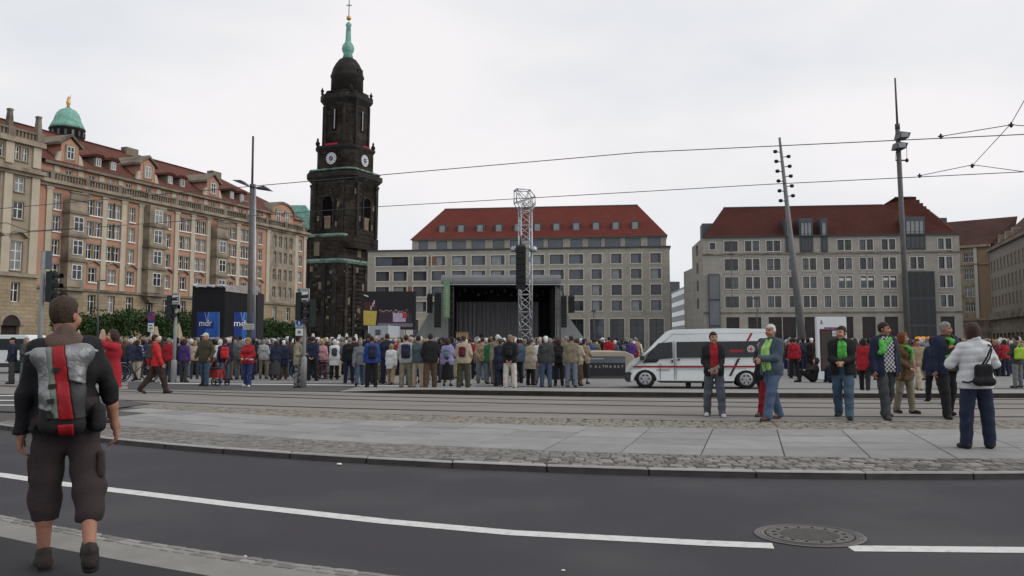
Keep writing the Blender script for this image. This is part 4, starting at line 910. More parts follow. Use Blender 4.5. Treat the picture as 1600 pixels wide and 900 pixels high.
q = vp(640, 520); MB().box(q.x - .5, q.x + .45, VY - .3, VY + .1, ZP, b.z - .3).build('ballast', LIMET, VS)
# container / lorry box under the screen
a, b = at(576, 509, 121), at(609, 530, 121)
CT = empty('equipment_container', (a.x, 121, ZP), R(-12), 'pale grey box container with a small dark window under the video screen', 'container')
wd = b.x - a.x; hh = a.z - ZP
bevel(MB().box(0, wd, 0, 5, .25, hh).build('body', M('pale_grey_sheet', (.40, .44, .48), .5, .08), CT), .05)
MB().box(1.05, 1.65, -.03, .03, hh - 1.2, hh - .6).build('window', GLASSD, CT); MB().box(.98, 1.72, -.02, .02, hh - 1.27, hh - .53).build('window_frame', DKFRAME, CT)
MB().box(-.05, .05, -.06, 0.02, .2, hh).box(wd - .05, wd + .06, -.06, .02, .2, hh + .08).build('corner_post', WHITE, CT, kind='stuff'); MB().box(.2, wd - .2, .3, 4.6, 0, .25).build('skid', DKGREY, CT)
a = at(612, 512, 123); MB().prof([(0, 0), (2.4, 0), (2.4, 1.6), (2.0, 2.1), (0, 2.3)], 0, 3).build('equipment_trailer', M('mid_grey_sheet', (.2, .215, .23), .5, .1), None, (a.x, 123.5, ZP), label='darker grey sloping-topped trailer right behind the pale container', cat='trailer')

# ---------------- black cloth control tower with blue banners
CY = 70.0; a, c_, b = at(301, 447, CY + 1.5), at(352, 446, CY), at(403, 455, CY + 2.0)
FO = empty('control_cabin', (0, 0, 0), 0, 'black cloth covered control cabin with two blue banners behind the crowd', 'cabin')
za, zb = at(301, 447, CY + 1.5).z, at(403, 456, CY + 2).z; zm = at(352, 448, CY).z
m = MB(); P = [(a.x, a.y), (c_.x, c_.y), (b.x, b.y), (b.x - .6, b.y + 4), (a.x + .4, a.y + 4)]
zz = [za, zm - .05, zb, zb, za]; m.add([(x, y, ZP) for x, y in P] + [(x, y, z) for (x, y), z in zip(P, zz)], [(i, (i + 1) % 5, 5 + (i + 1) % 5, 5 + i) for i in range(5)] + [(5, 6, 7, 8, 9)])
m.build('cloth_cover', FABB, FO)
def on_face(p, q, px, py, off):
    # point on the vertical plane through p,q seen at px,py
    D = (Vector((q.x, q.y)) - Vector((p.x, p.y))).normalized(); N = Vector((D.y, -D.x)); r = ray(px, py); o = Vector((p.x, p.y)) + N * off
    t = (N.x * o.x + N.y * o.y) / (N.x * r.x + N.y * r.y); return Vector((r.x * t, r.y * t, CAMH + r.z * t))
tp = MB()
u = [on_face(c_, b, *p, .05) for p in ((352.5, 446), (403, 446), (403, 461), (352.5, 455))]; v_ = [on_face(c_, b, *p, -.1) for p in ((352.5, 446), (403, 446), (403, 461), (352.5, 455))]
tp.add(u + v_, [(3, 2, 1, 0), (4, 5, 6, 7), (0, 1, 5, 4), (1, 2, 6, 5), (2, 3, 7, 6), (3, 0, 4, 7)]); tp.build('clear_tarpaulin', M('cloudy_tarpaulin', (.29, .27, .26), .35, .3, 3), FO)
tp = MB(); rnd = random.Random(6)
for i in range(12): p = a.lerp(c_, i / 12.0); q = a.lerp(c_, (i + 1) / 12.0); tp.obox(((p.x + q.x) / 2, (p.y + q.y) / 2, za + (zm - za) * i / 12 + rnd.uniform(-.02, .1)), (q - p).length * 1.05, .5, rnd.uniform(.07, .2), Matrix.Rotation(math.atan2(q.y - p.y, q.x - p.x), 3, 'Z'))
tp.build('roof_tarpaulin', M('white_tarpaulin', (.55, .55, .56), .5, .3, 3), FO)
BLU = M('blue_banner', (.012, .036, .17), .85, .3, .5); BLUL = M('light_blue_panel', (.028, .105, .36), .85, .25, .6); BLU2 = M('dark_blue_panel', (.012, .025, .16), .55, .1); BLU3 = M('light_blue_streak', (.17, .26, .5), .55, .2)
for fp, fq, x0, x1, y0, y1, lab in ((a, c_, 307.5, 343, 487.5, 531, 'blue broadcaster banner on the left half of the black cabin'), (c_, b, 365.5, 397, 488, 531, 'blue broadcaster banner on the right half of the black cabin, behind the twin poles')):
    bn = empty('blue_banner', (0, 0, 0), 0, lab, 'banner', None)
    def pl_(c, nm, mt, o0):
        u = [on_face(fp, fq, *p, o0) for p in c]; w_ = [on_face(fp, fq, *p, .005) for p in c]; n = len(c)
        MB().add(u + w_, [tuple(range(n)), *[(i, (i + 1) % n, n + (i + 1) % n, n + i) for i in range(n)]]).build(nm, mt, bn)
    pl_([(x0, y0), (x1, y0), (x1, y1), (x0, y1)], 'cloth', BLU, .03)
    wd = x1 - x0
    pl_([(x0 + wd * .5, y0), (x1, y0), (x1, y1), (x0 + wd * .38, y1), (x0 + wd * .38, y0 + 14)], 'light_panel', BLUL, .032)
    pl_([(x0 + wd * .33, y0), (x0 + wd * .37, y0), (x0 + wd * .45, y0 + 15), (x0 + wd * .42, y0 + 15)], 'streak', BLU3, .034); pl_([(x0 + wd * .5, y0), (x0 + wd * .56, y0), (x0 + wd * .47, y0 + 15), (x0 + wd * .45, y0 + 15)], 'streak', BLU3, .035)
    pl_([(x0 + wd * .35, y0 + 14), (x0 + wd * .75, y0 + 14), (x0 + wd * .75, y0 + 26), (x0 + wd * .35, y0 + 26)], 'panel', BLU2, .036)
    pl_([(x1 - 1.2, y0), (x1, y0), (x1, y1), (x1 - 1.2, y1)], 'edge', BLU3, .037)
    p = on_face(fp, fq, x0 + wd * .38, y0 + 17.5, .05); D = fq - fp; text('logo_lettering', 'mdr', .72, WHITE, bn, p, (R(90), 0, math.atan2(D.y, D.x)), .006, sx=1.15)

# ---------------- garage ramp wall with lettering
RY = 37.6; a, b = at(876, 590, RY), at(994, 590, RY)
GR = empty('garage_ramp', (0, 0, 0), 0, 'low beige ramp wall with dark lettered front panel left of the white van', 'ramp wall')
ztop = at(930, 549, RY).z; xA, xB = a.x, b.x; 
pr = [(xA, ZP), (xB, ZP), (xB, ztop - .45), (xB - .1, ztop - .15), (xB - .45, ztop), (xA, ztop)]
bevel(MB().prof(pr, RY, RY + 6).build('concrete_wall', M('beige_concrete', (.36, .32, .25), .8, .14, 1.5), GR), .03, 1)
fx0, fx1 = at(880, 570, RY - .05).x, at(977, 570, RY - .05).x; z1, z0 = at(930, 557, RY - .05).z, at(930, 587, RY - .05).z
MB().box(fx0, fx1, RY - .06, RY + .02, z0, z1).build('front_panel', M('dark_front_panel', (.014, .014, .018), .35, .2, spec=.5), GR); MB().box(fx0, fx1, RY - .075, RY - .055, z1 - .27, z1 - .03).build('upper_glass', BLUEG, GR)
MB().box(fx0, at(943, 560, RY).x, RY - .09, RY - .06, z1 - .12, z1 - .07).build('handrail', STEEL, GR); MB().box(fx0, xB - .2, RY - .1, RY + .02, ZP, ZP + .08).build('plinth', DKGREY, GR)
s_ = 'AM ALTMARKT'; xs_ = [x for x, ch in zip([900, 909, 920, 929, 937, 943, 947.5, 953.5, 961, 966.5, 972.5], s_)]
for ch, px in zip('AMALTMARKT', (909, 922, 931, 937.5, 943, 947.8, 954, 961, 966.8, 972.6)):
    p = at(px, 573, RY - .07); text('letter', ch, .155, LIMET, GR, (p.x, RY - .07, p.z), ext=.006)

# ---------------- information board
IY = 36.0
def ip(px, py, dy=0.0): return at(px, py, IY + dy)
IB = empty('information_board', (0, 0, 0), 0, 'white framed information board with maroon poster behind the men in green scarves', 'information board')
a, b = ip(1275, 495), ip(1325.5, 586); bevel(MB().box(a.x, b.x, IY, IY + .18, ZP, a.z).build('frame', M('white_board', (.62, .64, .67), .4, .04), IB), .02)
for x0, y0, x1, y1, nm, col, k in ((1280.5, 514, 1322, 580, 'maroon_poster', (.075, .012, .035), 1), (1283, 517.5, 1322, 578, 'poster_photo', (.05, .045, .035), 2), (1288, 511.5, 1322, 516, 'maroon_strip', (.09, .01, .05), 2), (1300.3, 516.8, 1312, 525.3, 'notice', (.55, .55, .57), 3), (1302.5, 519.4, 1310, 523.4, 'notice_text', (.33, .33, .36), 4)):
    u, v_ = ip(x0, y0), ip(x1, y1); MB().box(u.x, v_.x, IY - .006 * k, IY + .01, v_.z, u.z).build(nm, M(nm, col, .5, .15, 2), IB)
u = ip(1283.5, 503.5); MB().prof([(-.05, -.07), (.05, -.07), (.015, .09), (-.015, .09)], -.006, .004).build('emblem', GREY, IB, (u.x, IY - .005, u.z))
rn = MB(); rnd = random.Random(8); x = 1289
while x < 1313: u, v_ = ip(x, 513), ip(x + .9, 515); rn.box(u.x, v_.x, IY - .02, IY - .012, v_.z, u.z); x += rnd.choice((1.3, 1.3, 2.4))
rn.build('small_lettering', M('pink_lettering', (.4, .2, .3), .6), IB, kind='stuff')

# ---------------- poles
def pole(name, px0, py0, px1, py1, Y, r0, r1, lab, cat='pole', mat=DKGREY, split=None, group=None):
    a, b = at(px0, py0, Y), at(px1, py1, Y); dz = (b - a); t = (ZP - a.z) / dz.z; base = a + dz * t
    e = empty(name, base, 0, lab, cat, group); top = b - base
    if split:
        k = split; mid = top * k; MB().tube((0, 0, 0), mid, r0, r0 * .8, 12).build('shaft', mat, e); MB().tube(mid, top, r0 * .42, r1, 8).tube(mid - top * .006, mid + top * .012, r0 * .85, r0 * .85, 12).build('upper_shaft', DKGREY, e)
    else: MB().tube((0, 0, 0), top, r0, r1, 12).build('shaft', mat, e)
    MB().lathe([(r0 * 1.9, 0), (r0 * 1.9, .03), (r0 * 1.2, .06)], 12).build('base_plate', mat, e)
    return e, base, top
e, base, top = pole('lamp_mast', 389, 560, 395.5, 213, 40, .125, .05, 'thick dark lamp mast with two flat wing-like lamp heads in front of the salmon building', 'lamp post', M('weathered_pole', (.095, .09, .088), .6, .2, 3), .785)
for p0, p1, p2, p3 in (((390, 292), (362, 281), (376, 281), (391, 296)), ((396, 293), (421, 296.5), (412, 290), (399, 291))):
    P = [at(*p, 40) - base for p in (p0, p1, p2, p3)]; mb = MB(); mb.add([P[0], P[1], P[2]] + [q + Vector((0, .7, .03)) for q in (P[0], P[1], P[2])] , [(0, 1, 2), (5, 4, 3), (0, 3, 4, 1), (1, 4, 5, 2), (2, 5, 3, 0)]); mb.build('lamp_head', DKGREY, e)
p, q = at(377, 314, 40) - base, at(391, 315.5, 40) - base; MB().tube(p, q, .03).tube(p, p + Vector((0, 0, -.1)), .05).build('side_arm', STEEL, e)
p, q = at(381.5, 506, 40) - base, at(398.5, 515, 40) - base; MB().box(p.x, q.x, -.16, -.13, q.z, p.z).build('sign_plate', M('pale_sign', (.42, .44, .40), .5, .06), e)
mk = MB()
for r in range(2): mk.box(p.x + .04, q.x - .05, -.165, -.16, q.z + .05 + r * .1, q.z + .09 + r * .1)
mk.build('sign_text', GREY, e, kind='stuff')
e, base, top = pole('wire_pole', 397.5, 560, 398.5, 288, 41.5, .06, .05, 'thin grey pole standing close behind the thick lamp mast', 'pole', STEEL)
e, base, top = pole('floodlight_mast', 1419, 540, 1398.5, 122, 40, .13, .04, 'tall dark mast with two square floodlights near the right side of the square', 'lamp post', M('weathered_pole', (.095, .09, .088)), .83)
for px, py, s_ in ((1406.5, 214, 1), (1402.5, 230, -1)):
    c = at(px, py, 40) - base; hd = MB().prof([(-.24, -.14), (.2, -.14), (.3, .1), (-.16, .16)], -.45, .15).build('floodlight', DKGREY, e, tuple(c)); MB().box(-.15, .18, -.46, -.44, -.1, .1).build('lens', CURT, hd)
c = at(1407, 250.5, 40) - base; c2 = at(1399.5, 250.5, 40) - base; c3 = at(1417, 250.5, 40) - base; fr = MB().tube(c2, c3, .035)
for p, q in ((c2, at(1400, 237, 40) - base), (c3, at(1416.5, 224, 40) - base)): fr.tube(p, q, .012)
fr.build('cross_bar', DKGREY, e); MB().lathe([(.06, -.08), (.09, 0), (.05, .08)], 8, tuple(c3)).build('lamp', BLACK, e)
e, base, top = pole('spotlight_mast', 1253, 530, 1218, 215, 52, .26, .07, 'slanting grey spotlight mast with a column of small round spots on top', 'lamp post', M('slanted_mast_grey', (.15, .15, .155), .5, .15, 2))
for i in range(11):
    t = .72 + i * .0215; p = top * t; sd = 1 if i % 2 else -1; off = Vector((sd * .38, -.1, .02))
    sl_ = MB().tube(p, p + off, .025, .025, 6).build('bracket', DKGREY, e); MB().lathe([(.05, -.1), (.12, -.06), (.13, .06), (.06, .1)], 8, tuple(p + off)).build('spotlight', BLACK, sl_)
# plain lamp post by the trees
e, base, top = pole('street_lamp', 153, 530, 153, 438, 62, .07, .05, 'slim dark street lamp standing before the clipped trees', 'street lamp', DKGREY)
MB().box(-.06, .32, -.07, .07, top.z - .06, top.z + .03).build('lamp_head', DKGREY, e)
e, base, top = pole('wall_lamp_post', 1183, 530, 1183, 466, 120, .09, .07, 'thin street lamp before the stone store above the van roof', 'street lamp', DKGREY); MB().box(-.35, .35, -.2, .2, top.z - .1, top.z + .1).build('lamp_head', DKGREY, e)
e, base, top = pole('plaza_lamp', 928, 540, 928, 486, 120, .09, .07, 'thin plaza lamp post in front of the hotel ground floor', 'street lamp', DKGREY); MB().box(-.3, .3, -.2, .2, top.z - .1, top.z + .1).build('lamp_head', DKGREY, e)

# ---------------- signs and signals
SIGNW = M('sign_white', (.62, .63, .62), .45, .05); SIGNB = M('sign_blue', (.02, .05, .24), .4, .06); SIGNR = M('sign_red', (.4, .02, .03), .4, .08)
def signal(e, x, z, y=-.14, rz=0, n=3):
    s = MB().box(-.14, .14, -.1, .1, 0, .3 * n).build('signal_head', M('signal_green_black', (.012, .02, .018), .5, .15), e, (x, y, z), (0, 0, rz))
    for k in range(n):
        vs_ = MB(); nn = 10; pts = [(.105 * math.cos(R(-20) + R(220) * i / nn), .15 + .3 * k + .105 * math.sin(R(-20) + R(220) * i / nn)) for i in range(nn + 1)]; pin = [(a * .9, (b - .15 - .3 * k) * .9 + .15 + .3 * k) for a, b in pts]
        vs_.prof(pts + list(reversed(pin)), -.32, -.1); vs_.build('visor', BLACK, s)
        MB().lathe([(.09, 0), (.085, .02)], 12).build('lens', GLASSD, s, (0, -.105, .15 + .3 * k), (R(90), 0, 0))
    return s
def tram_sign(e, x, y, z, w_, h):
    b = MB().box(x - w_ / 2, x + w_ / 2, y - .02, y + .02, z, z + h).build('sign_board', SIGNW, e)
    MB().box(x - w_ / 2, x + w_ / 2, y + .02, y + .05, z, z + h).build('sign_back', DKGREY, e)
    t = MB(); c = z + h * .42; u = w_ / 10
    t.prof([(x - 2.6 * u, c - 1.2 * u), (x + 2.8 * u, c - 1.2 * u), (x + 2.8 * u, c), (x + .6 * u, c + .3 * u), (x + .4 * u, c + 1.6 * u), (x - 2.4 * u, c + 1.6 * u), (x - 2.6 * u, c)], y - .028, y - .02); t.build('vehicle_symbol', BLACK, b)
    for k, dz in ((0, .80), (1, .12)):
        t = MB()
        for i in range(5): t.box(x - 3.2 * u + i * 1.35 * u, x - 3.2 * u + i * 1.35 * u + 1.0 * u, y - .028, y - .02, z + h * dz, z + h * (dz + .07))
        t.build('sign_text', BLACK, b, kind='stuff')
    t = MB(); e_ = .02
    t.box(x - w_ / 2 + .01, x + w_ / 2 - .01, y - .026, y - .02, z + .01, z + .01 + e_).box(x - w_ / 2 + .01, x + w_ / 2 - .01, y - .026, y - .02, z + h - .01 - e_, z + h - .01).box(x - w_ / 2 + .01, x - w_ / 2 + .01 + e_, y - .026, y - .02, z + .03, z + h - .03).box(x + w_ / 2 - .01 - e_, x + w_ / 2 - .01, y - .026, y - .02, z + .03, z + h - .03); t.build('sign_border', DKGREY, b, kind='stuff')
POLEG = M('pole_grey', (.23, .235, .24), .5, .12, 3)
# signal pole beside the person in the pale jacket
g = gnd(474, 606.5, ZP); e = empty('signal_pole', (g.x, g.y, ZP), 0, 'grey signal pole with tram sign, two dark traffic lights and a blue path sign', 'traffic light'); Yp = g.y; zt = at(474, 450, Yp).z - ZP
MB().tube((0, 0, 0), (0, 0, zt), .065, .055, 12).build('shaft', POLEG, e); MB().lathe([(.1, 0), (.1, .95), (.066, 1.02)], 12).build('lower_sleeve', POLEG, e)
tram_sign(e, 0, -.1, at(474, 472.5, Yp).z - ZP, .31, .45)
signal(e, -.16, at(466, 500, Yp).z - ZP, 0, R(75)); signal(e, .24, at(487, 508, Yp).z - ZP - .05, 0, R(-70))
s = MB().box(-.27, -.03, -.09, -.07, at(0, 524.5, Yp).z - ZP - .0, at(0, 513.5, Yp).z - ZP).build('lower_plate', SIGNW, e); z1 = at(0, 511.8, Yp).z - ZP; z0 = at(0, 498.5, Yp).z - ZP
MB().box(-.29, -.02, -.09, -.07, z1, z0).build('path_sign', M('sign_pale_blue', (.3, .36, .5), .45, .05), e); MB().lathe([(.105, 0), (.105, .012)], 16).build('path_disc', SIGNB, e, (-.155, -.09, (z0 + z1) / 2 + .02), (R(90), 0, 0)); MB().box(-.18, -.16, -.112, -.10, (z0 + z1) / 2 - .05, (z0 + z1) / 2 + .08).box(-.15, -.125, -.112, -.10, (z0 + z1) / 2 - .05, (z0 + z1) / 2 + .05).build('figure_symbol', SIGNW, e, kind='stuff'); MB().box(-.2, -.1, -.1, -.09, z1 - .2, z1 - .1).build('plate_symbol', GREY, e)
# signal pole left, behind the red-jacketed walker
g = gnd(271, 599, ZP); e = empty('signal_pole', (g.x, g.y, ZP), 0, 'grey signal pole with tram sign and traffic light behind the walker with dark rucksack', 'traffic light'); Yp = g.y; zt = at(271, 460, Yp).z - ZP
MB().tube((0, 0, 0), (0, 0, zt), .065, .055, 12).build('shaft', POLEG, e); MB().lathe([(.1, 0), (.1, .8), (.066, .86)], 12).build('lower_sleeve', POLEG, e)
tram_sign(e, .02, -.1, at(271, 476, Yp).z - ZP, .29, .44); signal(e, -.17, at(265, 500, Yp).z - ZP, 0, R(70))
# no-stopping sign
g = at(235.5, 540, 34); e = empty('no_stopping_sign', (g.x, 34, ZP), 0, 'blue and red no-stopping sign with white plate on a thin post over the crowd', 'road sign'); zt = at(0, 487, 34).z - ZP
MB().tube((0, 0, 0), (0, 0, zt), .03).build('post', STEEL, e); zc = at(0, 495.5, 34).z - ZP
MB().box(-.115, .115, -.06, -.04, zc - .23, zc + .2).build('sign_plate', SIGNB, e); MB().torus((0, -.06, zc), .12, .02, 'y', 20, 5).build('red_ring', SIGNR, e); MB().obox((0, -.065, zc), .03, .012, .24, Matrix.Rotation(R(45), 3, 'Y')).build('red_bar', SIGNR, e)
zc = at(0, 511.5, 34).z - ZP; pl2 = MB().box(-.11, .11, -.06, -.04, zc - .17, zc + .17).build('white_plate', SIGNW, e); MB().box(-.08, .06, -.066, -.06, zc + .05, zc + .09).box(-.08, .08, -.066, -.06, zc - .05, zc - .01).box(-.08, .03, -.066, -.06, zc - .12, zc - .09).build('plate_text', DKGREY, pl2, kind='stuff')
# near traffic light behind the rucksack man's head
g = gnd(62, 611, ZP); Yp = 26.0; g = at(62, 540, Yp); e = empty('traffic_light', (g.x, Yp, ZP), 0, 'dark traffic light and grey sign back behind the head of the rucksack man', 'traffic light')
zt = at(62, 393, Yp).z - ZP; MB().tube((0, 0, 0), (0, 0, zt), .075, .065, 12).build('shaft', POLEG, e)
sg = signal(e, .27, at(75, 472, Yp).z - ZP, 0, R(80)); z0, z1 = at(62, 421, Yp).z - ZP, at(62, 392, Yp).z - ZP
MB().box(-.07, .25, -.02, .02, z0, z1).build('sign_back', M('sign_back_grey', (.13, .135, .15), .5, .1), e); MB().tube((0, 0, z0 - .3), (.2, 0, z0 - .3), .03).build('bracket', POLEG, e)

# ---------------- overhead tram wires
WIRE = M('wire_dark', (.05, .05, .05), .5, .1)
def wire(pts, lab, r=.0105, name='overhead_wire'):
    P = [at(px, py, Y) for px, py, Y in pts]
    cu = []
    for a, b in zip(P[:-1], P[1:]):
        n = 6
        for i in range(n): cu.append(a.lerp(b, i / n))
    cu.append(P[-1]); c = cu[0].copy()
    return MB().path([tuple(p) for p in cu], r, 5).build(name, WIRE, None, label=lab, cat='overhead wire', group=None)
wire([(-200, 343, 29.5), (0, 326, 27.3), (405, 290, 23.5), (1000, 238, 20.5), (1600, 210, 17.7), (1900, 200, 16.5)], 'upper overhead tram wire spanning from the left facade to the right edge')
wire([(-200, 383, 36), (0, 366, 33.6), (590, 323, 27), (1200, 288, 23.5), (1600, 268.5, 21.5), (1900, 260, 20.5)], 'lower overhead tram wire crossing in front of the church tower')
wire([(1470, 213, 18.5), (1580, 195, 18.2), (1700, 204, 18)], 'short pull-off wire rising to a hanger above the upper tram wire at the right', .009)
wire([(1437, 274.5, 22.4), (1520, 257.5, 22), (1605, 269, 21.5)], 'short pull-off wire rising to a hanger on the lower tram wire at the right', .009)
wire([(1519, 259, 22), (1580, 193, 18.2), (1610, 140, 16)], 'slanting span wire joining the two tram wires at the right edge', .008)
wire([(-40, 352, 27), (10, 348, 27), (45, 361, 26.6), (120, 357, 26)], 'slack feeder wire crossing the corner pavilion at the left edge', .012)
wire([(-40, 371, 27), (8, 368, 27), (46, 362, 26.6)], 'short slanting guy wire before the corner pavilion', .01)
for px, py, Y, lb in ((1470, 213, 18.5, 'small clamp on the upper tram wire at the right'), (1437, 274.5, 22.4, 'small clamp on the lower tram wire at the right'), (1580, 195, 18.2, 'small hanger where the span wire meets the upper pull-off wire'), (1519, 259, 22, 'small hanger where the span wire meets the lower pull-off wire')):
    p = at(px, py, Y); MB().lathe([(.012, -.06), (.035, -.035), (.025, .03), (.012, .06)], 8).tube((-.06, 0, 0), (.06, 0, 0), .015).build('wire_clamp', BLACK, None, tuple(p), label=lb, cat='wire clamp')

# ---------------- clipped trees along the facade
LEAF = M('tree_leaves', (.03, .06, .016), .75, .8, 1.6, objvar=.1); BARK = M('bark', (.08, .065, .05), .9, .3, 6)
def crown_mesh(seed, n=2600, rx=2.7, ry=2.2, rz=1.75):
    r_ = np.random.default_rng(seed); lob = r_.normal(size=(26, 3)); lob /= np.linalg.norm(lob, axis=1)[:, None]; lob *= r_.uniform(.45, .82, (26, 1)); rad = r_.uniform(.28, .5, 26)
    k = r_.integers(0, 26, n); d = r_.normal(size=(n, 3)); d /= np.linalg.norm(d, axis=1)[:, None]
    P = lob[k] + d * (rad[k] * r_.uniform(.55, 1.03, n))[:, None]; P *= np.array([rx, ry, rz]); P[:, 2] = np.clip(P[:, 2], -rz * .95, rz * 1.05)
    s = r_.uniform(.09, .2, n); a = r_.normal(size=(n, 3)); a /= np.linalg.norm(a, axis=1)[:, None]; b = np.cross(a, r_.normal(size=(n, 3))); b /= np.linalg.norm(b, axis=1)[:, None]
    V = np.stack([P + a * s[:, None], P + b * s[:, None] * .6, P - a * s[:, None], P - b * s[:, None] * .6], 1).reshape(-1, 3)
    me = bpy.data.meshes.new('crown'); me.from_pydata(V.tolist(), [], [(4 * i, 4 * i + 1, 4 * i + 2, 4 * i + 3) for i in range(n)]); me.materials.append(LEAF); return me
cms = [crown_mesh(i) for i in range(3)]
tk = MB().tube((0, 0, 0), (.05, 0, 2.0), .17, .13, 8)
for a in range(5): tk.tube((.05, 0, 1.7), (1.4 * math.cos(a * 1.3), 1.2 * math.sin(a * 1.3), 3.1), .08, .03, 6)
tkm = tk.mesh('trunk', BARK)
for i, (px, Y, zc, sc) in enumerate(((112, 88, 3.0, .8), (146, 90, 3.3, 1.0), (180, 93, 3.3, 1.0), (212, 96, 3.4, 1.05), (243, 99, 3.4, 1.0), (274, 102, 3.4, 1.05), (303, 106, 3.3, 1.0), (330, 109, 3.4, 1), (356, 112, 3.4, 1), (383, 116, 3.3, 1.0), (408, 119, 3.2, 1.0), (431, 122, 3.2, 1.0), (452, 126, 3.0, .95))):
    q = at(px, 538, Y); e = empty('clipped_tree', (q.x, Y, ZP), random.uniform(0, 6), ('low dark green clipped tree right of the rucksack man\'s head' if i == 0 else 'dark green box-clipped tree in the row before the salmon facade, number %d from the left' % (i + 1)).replace('number 2 ', 'second ').replace('number 3 ', 'third ').replace('number 4 ', 'fourth ').replace('number 5 ', 'fifth ').replace('number 6 ', 'sixth ').replace('number 7 ', 'seventh ').replace('number 8 ', 'eighth ').replace('number 9 ', 'ninth ').replace('number 10 ', 'tenth ').replace('number 11 ', 'eleventh ').replace('number 12 ', 'twelfth ').replace('number 13 ', 'last '), 'tree', 'clipped trees along the salmon facade')
    put('trunk', tkm, e); put('crown', cms[i % 3], e, (0, 0, zc), (0, 0, i), (sc, sc, sc))
# ---------------- parasols
CANV = M('beige_canvas', (.42, .33, .25), .85, .15, 3); CANW = M('white_canvas', (.66, .65, .63), .8, .1, 3)
for px, Y, ztop, mt, lab in ((160, 60, 2.45, CANV, 'closed beige parasol behind the woman in the red coat'), (122, 70, 2.6, CANV, 'closed beige parasol beside the rucksack man\'s right shoulder'), (241, 46, 2.35, CANV, 'closed beige parasol below the no-stopping sign'), (278, 50, 2.6, CANV, 'closed beige parasol behind the signal pole with the tram sign'),
                             (489, 80, 2.4, CANW, 'closed white parasol right of the double traffic lights'), (530, 85, 2.35, CANW, 'closed white parasol before the tower base, left of the pair'), (541.5, 85, 2.5, CANW, 'closed white parasol before the tower base, right of the pair'), (556, 85, 2.4, CANW, 'closed white parasol nearest the video screen')):
    q = at(px, 538, Y); e = empty('closed_parasol', (q.x, Y, ZP), 0, lab, 'parasol', 'closed parasols on the square'); MB().tube((0, 0, 0), (0, 0, ztop), .03).lathe([(.3, 0), (.3, .06), (.05, .1)], 10).build('pole', STEEL, e)
    cn = MB(); n = 12; pr = [(.09, 1.05), (.26, 1.2), (.24, 1.5), (.19, 1.95), (.11, 2.35), (.03, ztop)]
    if mt is CANW: pr = [(r_ * .8, z_) for r_, z_ in pr]
    v = [(r_ * (1 + .22 * (-1) ** i) * math.cos(2 * math.pi * i / n), r_ * (1 + .22 * (-1) ** i) * math.sin(2 * math.pi * i / n), z_) for r_, z_ in pr for i in range(n)]
    cn.add(v, [(j * n + i, j * n + (i + 1) % n, (j + 1) * n + (i + 1) % n, (j + 1) * n + i) for j in range(len(pr) - 1) for i in range(n)]); cn.build('folded_canopy', mt, e)
for px, Y, lab in ((462, 46, 'open white parasol just left of the signal pole with the blue path sign'), (487, 47, 'open white parasol just right of the signal pole with the blue path sign'), (425, 52, 'open white parasol left of the person in the pale jacket'), (443, 60, 'small open white parasol half hidden behind the crowd')):
    q = at(px, 538, Y); zt_ = at(px, 529, Y).z - ZP; e = empty('open_parasol', (q.x, Y, ZP), 0, lab, 'parasol', 'open white parasols in the crowd'); MB().tube((0, 0, 0), (0, 0, zt_), .02).build('pole', STEEL, e); MB().lathe([(.48, zt_ - .2), (.36, zt_ - .1), (.16, zt_ - .02), (.02, zt_ + .02)], 8, sm=False).build('canopy', CANW, e)

# ---------------- the white minibus
VANW = M('van_white', (.62, .66, .66), .28, .04, 1, spec=.5, coat=.5); VANG = M('van_tinted_glass', (.012, .014, .017), .16, .3, spec=.4); TYRE = M('tyre_rubber', (.016, .016, .017), .85, .2); RIM = M('wheel_trim', (.38, .39, .4), .35, .1, metal=.6); BUMP = M('bumper_grey', (.035, .037, .04), .6, .1); VRED = M('van_red', (.28, .012, .02), .4, .1)
VY_ = 28.55; S_ = VY_ / F * 1.0; van_o = gnd(975, 607, ZP)
VAN = empty('minibus', (van_o.x, van_o.y + .05, ZP), 0, 'white ambulance-service minibus with dark windows and a red stripe parked at the platform', 'minibus'); VAN.rotation_euler = (0, 0, R(-9))
gz = .0215; X = lambda px: (px - 975) * .0209; Z = lambda py: (607.5 - py) * .0207
side = [(979, 596), (978, 586), (978.5, 577), (981, 571.5), (989, 563.5), (1004, 556.5), (1027, 532), (1041, 519), (1048, 516.3), (1060, 515.5), (1130, 514), (1190, 515), (1198, 519), (1200, 545), (1200, 596)]
arch = lambda c, r: [(c + r * math.cos(math.pi * i / 10), 593 + 1 - r * .95 * math.sin(math.pi * i / 10) + 2) for i in range(11)]
outline = [(X(a), Z(b)) for a, b in side] + [(X(a), Z(b)) for a, b in [(1178, 596)] + arch(1160, 18)[0:] + [(1142, 597), (1027, 597)] + arch(1008, 18) + [(990, 597)]]
# section widths: the flanks lean in towards the roof
bm_ = MB(); W2 = .93
def inset(z, x=9): return (0 if z < 1.05 else (z - 1.05) * .16) + max(0, .5 - x) ** 2 * .55
n = len(outline); f = [(x, inset(z, x), z) for x, z in outline]; bk_ = [(x, 2 * W2 - inset(z, x), z) for x, z in outline]
bm_.add(f + bk_, [tuple(range(n)), tuple(range(2 * n - 1, n - 1, -1))] + [((i + 1) % n, i, n + i, n + (i + 1) % n) for i in range(n)])
bd = bm_.build('body', VANW, VAN); bevel(bd, .035, 3)
def flank(pts, off, name, mat, par=None, thick=.02):
    P = [(X(a), Z(b)) for a, b in pts]; n = len(P); u = [(x, inset(z, x) - off, z) for x, z in P]; v_ = [(x, inset(z, x) + thick, z) for x, z in P]
    return MB().add(u + v_, [tuple(range(n)), tuple(range(2 * n - 1, n - 1, -1)), *[((i + 1) % n, i, n + i, n + (i + 1) % n) for i in range(n)]]).build(name, mat, par or VAN)
